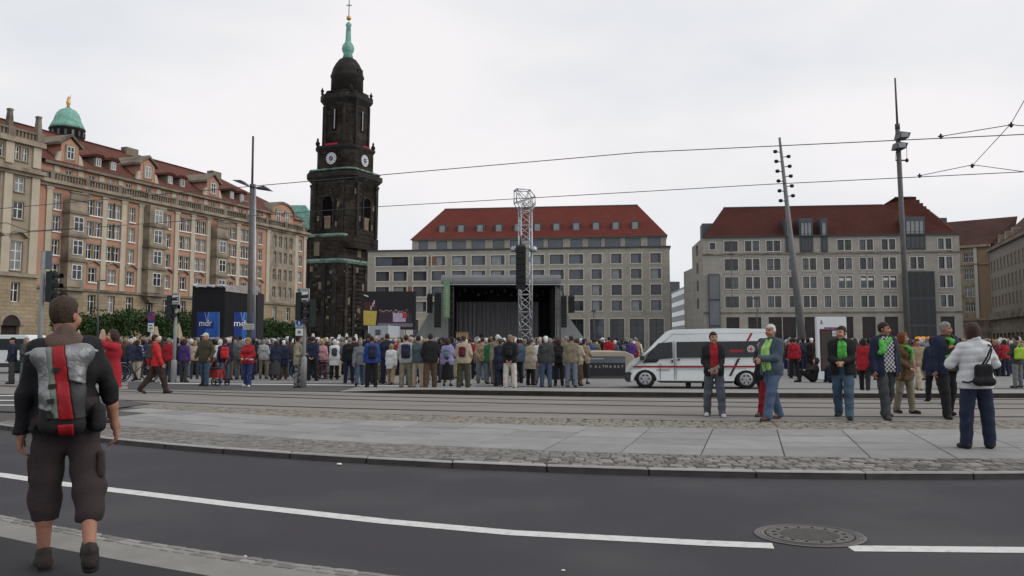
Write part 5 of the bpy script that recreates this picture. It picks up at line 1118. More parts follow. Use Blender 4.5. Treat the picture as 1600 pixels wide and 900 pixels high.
dw = flank([(1009, 562), (1014, 553), (1029, 537), (1050, 535), (1050.5, 560), (1030, 562), (1026, 567), (1003.5, 567.5)], .008, 'door_window', VANG)
flank([(1056.5, 535), (1190, 533.5), (1193, 537), (1193, 558), (1056.5, 559.5)], .008, 'side_window', VANG)
for x in (1103, 1150): flank([(x, 534.5), (x + 1.2, 534.5), (x + 1.2, 559), (x, 559)], .013, 'window_bar', BLACK)
for x, y0 in ((1052.5, 534), (1105, 561), (1055, 561), (1031, 568)): flank([(x, y0), (x + .55, y0), (x + .55, 594), (x, 594)], .004, 'door_seam', BUMP)
flank([(990, 572.3), (998, 572.2), (1005, 572.1), (1200, 571.2), (1200, 573.8), (1005, 574.7), (998, 574.8), (990, 574.9)], .012, 'red_stripe', VRED); flank([(1055, 575.6), (1160, 575), (1160, 576.2), (1055, 576.8)], .005, 'body_crease', M('van_shadow_grey', (.42, .45, .45), .4))
flank([(1061, 564), (1058, 564), (1058, 561), (1061, 561)], .015, 'handle', BUMP); flank([(1048, 563), (1051, 563), (1051, 567), (1048, 567)], .02, 'door_handle', BUMP)
flank([(1168.5, 521), (1172, 521), (1165, 533.5), (1161.5, 533.5)], .006, 'red_flash', VRED); flank([(1148, 560.5), (1151.5, 560.5), (1138, 587), (1134.5, 587)], .006, 'dark_flash', M('van_dark_red', (.06, .012, .018), .5)); flank([(1136, 547), (1156, 547), (1156, 551), (1136, 551)], .016, 'red_lettering_bar', VRED)
def disc(px, py, r, off, name, mat, par): x, z = X(px), Z(py); return MB().prof([(x + r * math.cos(2 * math.pi * i / 20), z + r * math.sin(2 * math.pi * i / 20)) for i in range(20)], inset(z) - off, inset(z)).build(name, mat, par)
em = disc(1168, 546, .115, .02, 'emblem', SIGNW, VAN); disc(1168, 546, .09, .024, 'emblem_ring', VRED, em); disc(1168, 546, .076, .027, 'emblem_field', SIGNW, em); z_ = Z(546); x_ = X(1168); MB().box(x_ - .018, x_ + .018, inset(z_) - .031, inset(z_), z_ - .062, z_ + .062).box(x_ - .062, x_ - .018, inset(z_) - .031, inset(z_), z_ - .018, z_ + .018).box(x_ + .018, x_ + .062, inset(z_) - .031, inset(z_), z_ - .018, z_ + .018).build('emblem_cross', VRED, em)
tt = MB(); rnd = random.Random(5); x = 1026
while x < 1046: tt.box(X(x), X(x + .8), -.006, .01, Z(579), Z(577.8)); x += 1.25
tt.build('small_lettering', VRED, VAN, kind='stuff')
bp = MB().prof([(X(977), Z(596)), (X(976), Z(587)), (X(977.5), Z(582)), (X(992.5), Z(582)), (X(989), Z(597)), (X(981), Z(598))], .05, 2 * W2 - .05).build('front_bumper', BUMP, VAN); bevel(bp, .03, 2)
wn = MB(); a1, a2 = (X(1005), Z(556)), (X(1037.5), Z(521.5)); i1, i2 = inset(a1[1]) + .1, inset(a2[1]) + .1
dx = Vector((-(a2[1] - a1[1]), a2[0] - a1[0])).normalized() * .012
wn.quad((a1[0] + dx.x, i1, a1[1] + dx.y), (a1[0] + dx.x, 2 * W2 - i1, a1[1] + dx.y), (a2[0] + dx.x, 2 * W2 - i2, a2[1] + dx.y), (a2[0] + dx.x, i2, a2[1] + dx.y)); wn.build('windscreen', VANG, VAN)
flank([(980, 577.5), (982, 572.5), (988, 569.5), (988, 574), (981.5, 580)], .02, 'headlight', M('headlight_glass', (.5, .53, .55), .1, .1, spec=.8)); flank([(1000, 557), (1006, 556), (1008, 563), (1001, 564)], .19, 'mirror', BUMP, thick=-.02)
for c in (1008, 1160):
    for side_ in (0, 1):
        yy = .12 if side_ == 0 else 2 * W2 - .12
        w_ = empty('wheel', (X(c), yy, .315), 0); w_.parent = VAN
        MB().lathe([(.2, -.1), (.29, -.11), (.315, -.07), (.315, .07), (.29, .11), (.2, .1)], 28).build('tyre', TYRE, w_, rot=(R(90), 0, 0))
        rm = MB().lathe([(.04, .118), (.07, .112), (.15, .114), (.2, .12), (.205, .1)], 24).build('rim', RIM, w_, rot=(R(90), 0, 0) if side_ == 0 else (R(-90), 0, 0))
        for k in range(6): a = math.pi * k / 3; MB().lathe([(.03, 0), (.028, .012)], 8).build('rim_hole', BLACK, w_, (.125 * math.cos(a), -.114 if side_ == 0 else .114, .125 * math.sin(a)), (R(90), 0, 0))
for c in (1008, 1160): MB().prof([(X(a), Z(b)) for a, b in arch(c, 17.2)], .27, 1.59).build('wheel_well', BLACK, VAN)
MB().box(X(1030), X(1140), .2, 1.6, .18, .36).box(X(1070), X(1078), .3, .5, .05, .3).box(X(1095), X(1103), .3, .5, .05, .3).build('underbody', BLACK, VAN)
flank([(1046, 522.2), (1190, 520.6), (1190, 521.3), (1046, 522.9)], .006, 'roof_gutter', M('van_shadow_grey', (.42, .45, .45)))
flank([(1027, 595), (1142, 595), (1142, 597.5), (1027, 597.5)], .01, 'sill_trim', BUMP)
MB().box(X(1196), X(1199), .2, .34, Z(523), Z(517)).build('roof_lamp', M('amber_lamp', (.35, .08, .02), .3), VAN)
# parked white van far left
g = at(-12, 540, 44); PV_ = empty('parked_van', (g.x, 44, ZP), 0, 'white parked van roof showing behind two men at the left edge', 'van')
zz = at(20, 523, 44).z - ZP; prf = [(0, .3), (2.05, .3), (2.1, 1.0), (2.0, 1.1), (1.75, zz - .1), (1.6, zz), (-2.4, zz), (-2.6, zz - .3), (-2.6, .3)]
bevel(MB().prof(prf, 0, 1.9).build('body', VANW, PV_), .06, 2); MB().box(-2.3, 1.55, -.02, .02, 1.15, zz - .2).build('side_window', VANG, PV_); MB().box(-2.6, 2.05, -.015, .02, .3, .5).build('sill', BUMP, PV_)
for x in (-1.7, 1.2): MB().lathe([(.2, -.1), (.33, -.1), (.34, .1), (.2, .1)], 20).build('wheel', TYRE, PV_, (x, .08, .34), (R(90), 0, 0))

# ---------------- bicycles and a walker
def bicycle(loc, rz, lab, fm):
    e = empty('bicycle', loc, rz, lab, 'bicycle', 'bicycles among the crowd')
    for x in (-.52, .52):
        w_ = empty('wheel', (x, 0, .34), 0); w_.parent = e; MB().torus((0, 0, 0), .315, .022, 'y', 28, 6).build('tyre', TYRE, w_); MB().torus((0, 0, 0), .29, .01, 'y', 28, 5).build('rim', STEEL, w_); sp_ = MB()
        for k in range(14): a = 2 * math.pi * k / 14; sp_.tube((0, 0, 0), (.29 * math.cos(a), 0, .29 * math.sin(a)), .0025, .0025, 4, cap=False)
        sp_.tube((0, -.05, 0), (0, .05, 0), .022).build('spokes', STEEL, w_, kind='stuff'); MB().add(*[[(.37 * math.cos(R(20 + 14 * i)), s_, .37 * math.sin(R(20 + 14 * i))) for i in range(11) for s_ in (-.03, .03)], [(2 * i, 2 * i + 1, 2 * i + 3, 2 * i + 2) for i in range(10)]]).build('mudguard', fm, w_)
    MB().tube((-.52, 0, .34), (-.12, 0, .3), .014).tube((-.12, 0, .3), (-.22, 0, .85), .017).tube((-.52, 0, .34), (-.2, 0, .72), .01).tube((-.12, 0, .3), (.36, 0, .75), .019).tube((-.2, 0, .74), (.34, 0, .82), .017).tube((.52, 0, .34), (.32, 0, .95), .017).build('frame', fm, e)
    MB().tube((.32, -.28, 1.0), (.32, .28, 1.0), .014).tube((.32, 0, .92), (.32, 0, 1.0), .014).build('handlebar', STEEL, e); MB().prism([(-.36, -.08), (-.36, .08), (-.1, .02), (-.1, -.02)], .88, .94).build('saddle', BLACK, e); MB().tube((-.12, -.1, .3), (-.12, .1, .3), .02).tube((-.12, -.1, .3), (-.02, -.1, .18), .01).tube((-.12, .1, .3), (-.22, .1, .42), .01).build('pedals', STEEL, e)
    MB().box(-.72, -.36, -.07, .07, .72, .74).build('carrier', STEEL, e)
g = gnd(212, 597, ZP); bicycle(tuple(g), R(8), 'dark bicycle half hidden behind the walker in the red jacket', DKGREY); g = gnd(486, 593, ZP); bicycle(tuple(g), R(195), 'dark bicycle with pale mudguard right of the signal pole', M('bike_blue', (.03, .05, .12), .4)); g = gnd(1560, 583, ZP); bicycle(tuple(g), R(70), 'bicycle behind the woman in the white jacket', DKGREY)
g = gnd(336, 603, ZP); RO = empty('rollator', tuple(g), R(-25), 'red wheeled walker pushed by the man in the olive jacket and cap', 'walker')
for x in (-.3, .3):
    for y in (-.2, .25): MB().torus((x, y, .13), .11, .025, 'x', 18, 6).tube((x - .02, y, .13), (x + .02, y, .13), .03).build('wheel', TYRE, RO)
    MB().tube((x, -.2, .13), (x, .05, .6), .016).tube((x, .25, .13), (x, .05, .6), .016).tube((x, .05, .6), (x, .25, .95), .016).build('side_frame', VRED, RO)
MB().box(-.27, .27, -.18, .12, .28, .55).build('basket', M('red_bag', (.3, .03, .03), .7), RO); MB().box(-.28, .28, -.12, .15, .585, .615).build('seat', BLACK, RO)
for x in (-.3, .3): MB().tube((x, .22, .95), (x, .34, .95), .022).build('grip', BLACK, RO)
# ================================================================ PEOPLE
def V3(*a): return np.array(a, dtype=np.float32)
class Vol:
    """signed distance field on a grid, meshed with surface nets"""
    def __init__(s, lo, hi, h):
        s.lo = np.array(lo, np.float32); s.h = h; n = np.ceil((np.array(hi) - s.lo) / h).astype(int) + 1
        s.ax = [s.lo[i] + h * np.arange(n[i], dtype=np.float32) for i in range(3)]; s.f = np.full(n, .12, np.float32)
    def _sl(s, lo, hi, m):
        r = []
        for i in range(3):
            a = max(0, int((lo[i] - m - s.lo[i]) / s.h)); b = min(len(s.ax[i]), int((hi[i] + m - s.lo[i]) / s.h) + 2)
            if b <= a: return None
            r.append(slice(a, b))
        return tuple(r)
    def _g(s, sl): return s.ax[0][sl[0]][:, None, None], s.ax[1][sl[1]][None, :, None], s.ax[2][sl[2]][None, None, :]
    def _mix(s, sl, d, k, op):
        f = s.f[sl]
        if op == 'u':
            if k > 0: hh = np.maximum(k - np.abs(f - d), 0) / k; s.f[sl] = np.minimum(f, d) - hh * hh * k * .25
            else: s.f[sl] = np.minimum(f, d)
        elif op == 's': s.f[sl] = np.maximum(f, -d)
    def cap(s, a, b, r1, r2=None, k=.03, op='u'):
        a, b = np.asarray(a, np.float32), np.asarray(b, np.float32); r2 = r1 if r2 is None else r2; m = max(r1, r2) + max(k, .02) + s.h * 2
        sl = s._sl(np.minimum(a, b), np.maximum(a, b), m)
        if sl is None: return s
        x, y, z = s._g(sl); ba = b - a; L = float(ba @ ba) + 1e-9
        t = np.clip(((x - a[0]) * ba[0] + (y - a[1]) * ba[1] + (z - a[2]) * ba[2]) / L, 0, 1)
        d = np.sqrt((x - a[0] - t * ba[0]) ** 2 + (y - a[1] - t * ba[1]) ** 2 + (z - a[2] - t * ba[2]) ** 2) - (r1 + (r2 - r1) * t)
        s._mix(sl, d, k, op); return s
    def ell(s, c, r, Rm=None, k=.02, op='u'):
        c, r = np.asarray(c, np.float32), np.asarray(r, np.float32); m = float(r.max()); sl = s._sl(c - m, c + m, max(k, .02) + s.h * 2)
        if sl is None: return s
        x, y, z = s._g(sl); p = [x - c[0], y - c[1], z - c[2]]
        if Rm is not None: p = [Rm[0, i] * p[0] + Rm[1, i] * p[1] + Rm[2, i] * p[2] for i in range(3)]
        k0 = np.sqrt((p[0] / r[0]) ** 2 + (p[1] / r[1]) ** 2 + (p[2] / r[2]) ** 2); k1 = np.sqrt((p[0] / r[0] ** 2) ** 2 + (p[1] / r[1] ** 2) ** 2 + (p[2] / r[2] ** 2) ** 2) + 1e-6
        s._mix(sl, k0 * (k0 - 1) / k1, k, op); return s
    def rbox(s, c, hs, Rm=None, r=.02, k=.02, op='u'):
        c = np.asarray(c, np.float32); m = float(np.linalg.norm(hs)); sl = s._sl(c - m, c + m, max(k, .02) + s.h * 2)
        if sl is None: return s
        x, y, z = s._g(sl); p = [x - c[0], y - c[1], z - c[2]]
        if Rm is not None: p = [Rm[0, i] * p[0] + Rm[1, i] * p[1] + Rm[2, i] * p[2] for i in range(3)]
        q = [np.abs(p[i]) - hs[i] + r for i in range(3)]
        d = np.sqrt(sum(np.maximum(v, 0) ** 2 for v in q)) + np.minimum(np.maximum(np.maximum(q[0], q[1]), q[2]), 0) - r
        s._mix(sl, d, k, op); return s
    def below(s, z): s.f = np.maximum(s.f, (z - s.ax[2])[None, None, :]); return s      # cut away what is under z
    def above(s, z): s.f = np.maximum(s.f, (s.ax[2] - z)[None, None, :]); return s
    def plane(s, p, n):
        x, y, z = s._g((slice(None),) * 3); s.f = np.maximum(s.f, (x - p[0]) * n[0] + (y - p[1]) * n[1] + (z - p[2]) * n[2]); return s
    def folds(s, amp, seed=0, fx=16., fz=26.):
        x, y, z = s._g((slice(None),) * 3); a = seed * 1.7
        s.f = s.f + amp * (np.sin(z * fz + 2.2 * np.sin(x * 9 + a) + 1.7 * np.sin(y * 11 + a * 2)) * .6 + .4 * np.sin(x * fx * 1.7 + 2 * np.sin(z * 13 + a) + y * 19))
        return s
    def mesh(s, name, mat):
        f = s.f; n = np.array(f.shape); ins = f < 0
        cs = [(i, j, k) for i in (0, 1) for j in (0, 1) for k in (0, 1)]
        sub = lambda A, c: A[c[0]:n[0] - 1 + c[0], c[1]:n[1] - 1 + c[1], c[2]:n[2] - 1 + c[2]]
        cnt = sum(sub(ins, c).astype(np.int8) for c in cs); act = (cnt > 0) & (cnt < 8); I = np.argwhere(act); idx = np.full(act.shape, -1, np.int32); idx[act] = np.arange(len(I))
        P = np.zeros((len(I), 3), np.float32); C = np.zeros(len(I), np.float32)
        for a in cs:
            for ax in range(3):
                if a[ax] == 0:
                    b = list(a); b[ax] = 1
                    fa = f[I[:, 0] + a[0], I[:, 1] + a[1], I[:, 2] + a[2]]; fb = f[I[:, 0] + b[0], I[:, 1] + b[1], I[:, 2] + b[2]]
                    m = (fa < 0) != (fb < 0); t = np.where(m, fa / np.where(m, fa - fb, 1), 0); q = np.tile(np.array(a, np.float32), (len(I), 1)); q[:, ax] += t; P += q * m[:, None]; C += m
        P = (I + P / np.maximum(C, 1)[:, None]) * s.h + s.lo; Fq = []
        for ax in range(3):
            u, v = (ax + 1) % 3, (ax + 2) % 3; sl0 = [slice(1, n[i] - 1) for i in range(3)]; sl0[ax] = slice(0, n[ax] - 1); sl1 = list(sl0); sl1[ax] = slice(1, n[ax])
            A, B = ins[tuple(sl0)], ins[tuple(sl1)]; e = np.argwhere(A != B); off = np.array([1, 1, 1]); off[ax] = 0; e2 = e + off
            du = np.eye(3, dtype=int)[u]; dv = np.eye(3, dtype=int)[v]; g = lambda w_: idx[w_[:, 0], w_[:, 1], w_[:, 2]]
            q = np.stack([g(e2 - du - dv), g(e2 - dv), g(e2), g(e2 - du)], 1); fl = ~A[tuple(e.T)]; q[fl] = q[fl][:, ::-1]; Fq.append(q)
        Fq = np.concatenate(Fq); Fq = Fq[(Fq >= 0).all(1)]
        me = bpy.data.meshes.new(name); me.vertices.add(len(P)); me.vertices.foreach_set('co', P.ravel()); me.loops.add(len(Fq) * 4); me.loops.foreach_set('vertex_index', Fq.ravel().astype(np.int32))
        me.polygons.add(len(Fq)); me.polygons.foreach_set('loop_start', np.arange(len(Fq), dtype=np.int32) * 4); me.polygons.foreach_set('use_smooth', np.ones(len(Fq), bool)); me.update(calc_edges=True); me.materials.append(mat); return me

def rotz(a): c, s_ = math.cos(a), math.sin(a); return np.array([[c, -s_, 0], [s_, c, 0], [0, 0, 1]], np.float32)
def rotx(a): c, s_ = math.cos(a), math.sin(a); return np.array([[1, 0, 0], [0, c, -s_], [0, s_, c]], np.float32)
def nrm(v): return v / (np.linalg.norm(v) + 1e-9)
def ik(S, W, l1, l2, pole):
    d = W - S; L = float(np.linalg.norm(d)); L2 = min(L, (l1 + l2) * .995); u = nrm(d); W = S + u * L2
    a = (l1 * l1 - l2 * l2 + L2 * L2) / (2 * L2); h = math.sqrt(max(l1 * l1 - a * a, 0)); p = np.asarray(pole, np.float32); p = nrm(p - u * float(p @ u)); return S + u * a + p * h, W
# a pose: facing -Y, x = the person's left; sizes for 1.75 m, scaled by H
def joints(H=1.75, hands=((.26, 0, .80), (-.26, 0, .80)), legs=((0, 0, 3), (0, 0, 3)), lean=0, head=(0, 0), poles=None, girth=1.0, fem=False, shw=None, twist=0):
    k = H / 1.75; J = dict(k=k, g=girth, fem=fem); sw = (shw or (.155 if fem else .178))
    hip = V3(0, 0, .93); RL = rotx(-R(lean)) if lean else np.eye(3, dtype=np.float32); RL = RL @ rotz(R(twist))
    up = lambda p: hip + RL @ (V3(*p) - hip)
    J['pel'] = V3(0, 0, .97); J['waist'] = up((0, 0, 1.11)); J['chest'] = up((0, .005, 1.30)); J['neck'] = up((0, .015, 1.47)); J['head'] = up((0, -.01, 1.635)); J['RL'] = RL
    J['HR'] = RL @ rotz(R(head[0])) @ rotx(R(head[1])); J['sh'] = []; J['el'] = []; J['wr'] = []
    for i, sg in ((0, 1), (1, -1)):
        S = up((sg * sw, .01, 1.415)); W = V3(*hands[i]); E, W = ik(S, W, .285, .255, (poles[i] if poles else (sg * .6, .8, -.25))); J['sh'].append(S); J['el'].append(E); J['wr'].append(W)
    J['hip'], J['kn'], J['an'] = [], [], []
    for i, sg in ((0, 1), (1, -1)):
        fl, kb, ab = [R(v) for v in legs[i]]; h = V3(sg * .092, 0, .92); th = V3(sg * math.sin(ab), -math.sin(fl), -math.cos(fl)); th = nrm(th); K = h + th * .43; sh_ = nrm(V3(sg * math.sin(ab) * .4, -math.sin(fl - kb), -math.cos(fl - kb))); J['hip'].append(h); J['kn'].append(K); J['an'].append(K + sh_ * .41)
    dz = .085 - min(a[2] for a in J['an'])
    for n_ in ('pel', 'waist', 'chest', 'neck', 'head'): J[n_] = J[n_] + V3(0, 0, dz)
    for n_ in ('sh', 'el', 'wr', 'hip', 'kn', 'an'): J[n_] = [p + V3(0, 0, dz) for p in J[n_]]
    J['ft'] = [nrm(V3(sg * .22, -1, 0)) for sg in (1, -1)]
    return J
def torso(v, J, t, top=True, bottom=True):
    g = J['g']; RX = J['RL'] @ V3(1, 0, 0); f = J['fem']
    if bottom: v.cap(J['pel'] - V3(.075 * g, 0, 0), J['pel'] + V3(.075 * g, 0, 0), (.118 if f else .108) * g + t, k=.08)
    v.cap(J['waist'] - RX * .065 * g, J['waist'] + RX * .065 * g, (.096 if f else .108) * g + t, k=.10)
    if top:
        v.cap(J['chest'] - RX * .085, J['chest'] + RX * .085, (.108 if f else .118) * (.4 + .6 * g) + t, k=.10)
        v.cap(J['sh'][0] - RX * .05, J['sh'][1] + RX * .05, .066 + t, k=.07); v.cap(J['neck'] - V3(0, 0, .05), J['neck'] - V3(0, 0, .02), .066 + t * .6, k=.06)
        if f: 
            for sg in (-1, 1): v.ell(J['chest'] + J['RL'] @ V3(sg * .075, -.09, -.005), (.065 + t, .06 + t, .065 + t), k=.05)
def hand(v, J, i, det, curl=.5):
    W, E = J['wr'][i], J['el'][i]; d = nrm(W - E); sg = 1 if i == 0 else -1
    if 'hdir' in J and J['hdir'][i] is not None: d = nrm(V3(*J['hdir'][i]))
    inn = V3(-sg, 0, 0) if abs(d[2]) > .6 else V3(0, 0, -1); inn = nrm(inn - d * float(inn @ d)); lat = np.cross(d, inn) * sg; 
    if lat[1] > 0 and abs(d[2]) > .6: lat = -lat
    pc = W + d * .05
    if not det: v.cap(W, pc + d * .03, .03, .032, .02).cap(pc + d * .03, pc + d * .1 + inn * .03, .028, .016, .02).cap(W + d * .03 + lat * .02, W + d * .08 + lat * .05 + inn * .02, .014, .011, .015); return
    v.cap(W, W + d * .02, .028, .03, .02)
    for q in (-.024, -.008, .008, .024): v.cap(W + d * .02 + lat * q * .8, W + d * .09 + lat * q, .0165, .0145, .012)
    for j, (q, l) in enumerate(((.03, .07), (.0105, .08), (-.0105, .075), (-.029, .06))):
        a = W + d * .093 + lat * q; c1 = nrm(d + inn * curl * (.8 + .12 * j)); b = a + c1 * l * .5; c2 = nrm(d + inn * curl * (2.4 + .2 * j)); v.cap(a, b, .0108, .0098, .004).cap(b, b + c2 * l * .55, .0096, .008, .004)
    a = W + d * .03 + lat * .028; b = a + nrm(d * .7 + lat * .75 + inn * .25) * .045; v.cap(a, b, .0155, .0125, .014).cap(b, b + nrm(d + lat * .15 + inn * .3) * .034, .0118, .0095, .006)
def headshape(v, J, det):
    c, Q = J['head'], J['HR']; h = lambda *p: c + Q @ V3(*p); k = .02
    v.ell(h(0, .012, .018), (.074, .094, .1), Q, k).ell(h(0, -.03, -.04), (.058, .062, .078), Q, .03).cap(h(0, -.062, -.098), h(0, -.045, -.085), .024, .03, .03)
    v.cap(J['neck'] - V3(0, 0, .08), h(0, .03, -.06), .058, .05, .03)
    v.cap(h(0, -.09, .012), h(0, -.112, -.022), .009, .0145, .012); 
    for sg in (-1, 1):
        v.ell(h(sg * .076, .012, -.012), (.011, .022, .032), Q, .006); v.cap(h(sg * .035, -.088, -.03), h(sg * .045, -.06, -.045), .02, .02, .03)
        if det: v.cap(h(sg * .02, -.088, .03), h(sg * .048, -.078, .032), .008, .008, .012).ell(h(sg * .033, -.1, .008), (.016, .014, .011), Q, 0, 's')
    if det: v.cap(h(-.016, -.094, -.062), h(.016, -.094, -.062), .0085, .0085, .008)
def box_of(J, pad=.22):
    P = np.array([J['pel'], J['head'] + V3(0, 0, .14), *J['sh'], *J['el'], *J['wr'], *J['kn'], *J['an']]); lo, hi = P.min(0) - pad, P.max(0) + pad; lo[2] = -.03; hi[2] = J['head'][2] + .16; return lo, hi
def body_mesh(J, h, skin, det):
    v = Vol(*box_of(J), h); torso(v, J, -.012); headshape(v, J, det); g = .5 + .5 * J['g']
    for i in (0, 1):
        v.cap(J['sh'][i], J['el'][i], .047 * g, .038 * g, .04).cap(J['el'][i], (J['el'][i] + J['wr'][i]) / 2, .039 * g, .037 * g, .02).cap((J['el'][i] + J['wr'][i]) / 2, J['wr'][i], .037 * g, .026, .02)
        v.cap(J['hip'][i], J['kn'][i], .075 * g, .046, .05); bc = 1.0 if J.get('bare') else .8; mid = J['kn'][i] * .62 + J['an'][i] * .38 + V3(0, .018 if J.get('bare') else .004, 0); v.cap(J['kn'][i], mid, .05 * bc, .053 * bc, .03).cap(mid, J['an'][i], .052 * bc, .033 * bc, .03).cap(J['an'][i], J['an'][i] + J['ft'][i] * .1 - V3(0, 0, .045), .034, .028, .02)
        if J.get('nohand', (0, 0))[i] == 0: hand(v, J, i, det, J.get('curl', .5))
    return v.mesh('body', skin)
def jacket_mesh(J, h, mat, hem=.86, t=.022, sleeves=(1, 1), flare=.0, open_=0, folds=.004, collar=True, seed=0, neckline=0):
    v = Vol(*box_of(J), h); torso(v, J, t); g = .5 + .5 * J['g']
    zc = J['pel'][2] - .97
    if hem < .9: v.cap(J['pel'] + V3(-.07, 0, -.04), V3(-.07 - flare, J['pel'][1], hem + zc), .115 * J['g'] + t, .115 * J['g'] + t + flare, .06).cap(J['pel'] + V3(.07, 0, -.04), V3(.07 + flare, J['pel'][1], hem + zc), .115 * J['g'] + t, .115 * J['g'] + t + flare, .06)
    for i in (0, 1):
        S, E, W = J['sh'][i], J['el'][i], J['wr'][i]; L = sleeves[i]
        if L > 0:
            e = S + (E - S) * min(1, L * 2); v.cap(S, e, .054 * g + t * .7, .044 * g + t * .7, .04)
            if L > .5: w_ = E + (W - E) * min(1, (L - .5) * 2); v.cap(E, w_, .047 * g + t * .75, .038 + t * .6, .02)
    if collar: v.cap(J['neck'] - V3(0, -.005, .03), J['neck'] + V3(0, .002, .02), .068, .064, .03)
    if folds: v.folds(folds * 1.5, seed)
    v.below(hem + zc)
    if open_:
        c = J['neck']; v.rbox(c + V3(0, -.16, -.36), (open_, .13, .40), None, .02, 0, 's')
    elif neckline: v.ell(J['neck'] + V3(0, -.1, .02), (.05, .1, neckline), None, 0, 's')
    return v.mesh('jacket', mat)
def trousers_mesh(J, h, mat, length=1.0, wide=1.0, folds=.004, seed=1, t=.02):
    v = Vol(*box_of(J), h); torso(v, J, t * .6, top=False); g = J['g']
    for i in (0, 1):
        H_, K, A_ = J['hip'][i], J['kn'][i], J['an'][i]; v.cap(H_, K, .088 * (.4 + .6 * g) + t, (.058 + t) * wide, .05); 
        if length > .5: e = K + (A_ + V3(0, 0, -.01) - K) * min(1, (length - .5) * 2); v.cap(K, e, (.058 + t) * wide, (.052 + t * .7) * wide, .02)
        v.cap(H_ + V3(0, .04, -.02), H_ + V3(0, .04, .04), .085 * g, .08 * g, .05)
    if folds: v.folds(folds * 1.4, seed, 12, 34)
    v.above(J['waist'][2] - .02)
    for i in (0, 1):
        K, A_ = J['kn'][i], J['an'][i]; d = nrm(A_ - K)
    v.below(.028)
    if length < 1:
        e = min((J['kn'][i] + (J['an'][i] - J['kn'][i]) * (length - .5) * 2)[2] for i in (0, 1)); v.below(e)
    return v.mesh('trousers', mat)
def skirt_mesh(J, h, mat, hem=.25, r=.2):
    v = Vol(*box_of(J), h); torso(v, J, .01, top=False); v.cap(J['pel'], V3(0, J['pel'][1], hem), .15, r, .06).cap(J['pel'] + V3(.05, 0, 0), V3(.08, 0, hem), .13, r * .85, .06).cap(J['pel'] - V3(.05, 0, 0), V3(-.08, 0, hem), .13, r * .85, .06); v.folds(.006, 3, 30, 3); v.above(J['waist'][2]).below(hem); return v.mesh('skirt', mat)
def shoe_mesh(h, mat, boot=False):
    v = Vol((-.08, -.24, -.02), (.08, .12, .2), h); v.cap((0, .03, .045), (0, -.1, .036), .044, .04, .03).cap((0, -.1, .034), (0, -.16, .03), .042, .034, .03).cap((0, .035, .05), (0, .015, .11 if boot else .085), .042, .042, .03); v.below(0.0); return v.mesh('shoe', mat)
def hair_mesh(kind, h, mat):
    v = Vol((-.16, -.2, -.36), (.16, .2, .2), h); sk = lambda e, z=0: v.ell((0, .014, .022 + z), (.078 + e, .098 + e, .104 + e), None, .02)
    if kind == 'short': sk(.006); v.rbox((0, -.118, -.045), (.16, .1, .1), None, .02, 0, 's').plane((0, .0, -.062), V3(0, 0, -1)); v.folds(.003, 2, 60, 50)
    elif kind == 'bald': sk(.004); v.ell((0, -.02, .08), (.066, .1, .07), None, 0, 's').plane((0, -.03, .0), nrm(V3(0, -1, -.5))).plane((0, 0, -.05), V3(0, 0, -1))
    elif kind == 'bob': sk(.018); v.ell((0, .035, -.045), (.095, .08, .1), None, .03); v.rbox((0, -.14, -.05), (.064, .11, .1), None, .02, 0, 's').rbox((0, -.16, -.05), (.2, .11, .12), None, .02, 0, 's').plane((0, 0, -.125), V3(0, 0, -1)); v.folds(.004, 3, 45, 20)
    elif kind == 'curly': sk(.026); v.rbox((0, -.125, -.05), (.07, .1, .1), None, .02, 0, 's').rbox((0, -.155, -.05), (.2, .1, .12), None, .02, 0, 's').plane((0, 0, -.075), V3(0, 0, -1)); v.folds(.007, 4, 50, 60)
    elif kind == 'long': sk(.014); v.cap((0, .06, -.02), (0, .085, -.24), .075, .05, .04); v.rbox((0, -.135, -.05), (.066, .105, .1), None, .02, 0, 's').rbox((0, -.15, -.05), (.2, .1, .12), None, .02, 0, 's'); v.folds(.004, 5, 50, 12)
    elif kind == 'tied': sk(.008); v.ell((0, .11, .06), (.038, .04, .038), None, .02); v.rbox((0, -.118, -.045), (.16, .1, .1), None, .02, 0, 's').plane((0, 0, -.06), V3(0, 0, -1))
    elif kind == 'cap': v.ell((0, .012, .045), (.088, .108, .09), None, .01); v.below(.03); v.cap((-.035, -.09, .04), (.035, -.09, .04), .012, .012, .01).ell((0, -.125, .036), (.07, .07, .011), None, .01); v.cap((0, .06, -.04), (0, .06, 0), .055, .06, .01)
    elif kind == 'hat': v.ell((0, .012, .06), (.092, .108, .085), None, .01); v.below(.03); v.ell((0, .01, .04), (.145, .16, .012), None, .012); v.cap((0, .06, -.04), (0, .06, 0), .055, .06, .01)
    return v.mesh('cap' if kind == 'cap' else 'hat' if kind == 'hat' else 'hair', mat)
def pack_mesh(h, mat, w_=.15, hh=.22, d=.085):
    v = Vol((-.24, -.16, -.33), (.24, .2, .33), h); v.rbox((0, 0, 0), (w_, d, hh), None, .07, .03).rbox((0, d * .9, -hh * .3), (w_ * .72, .05, hh * .5), None, .04, .02); v.folds(.004, 2, 20, 24); return v.mesh('backpack', mat)

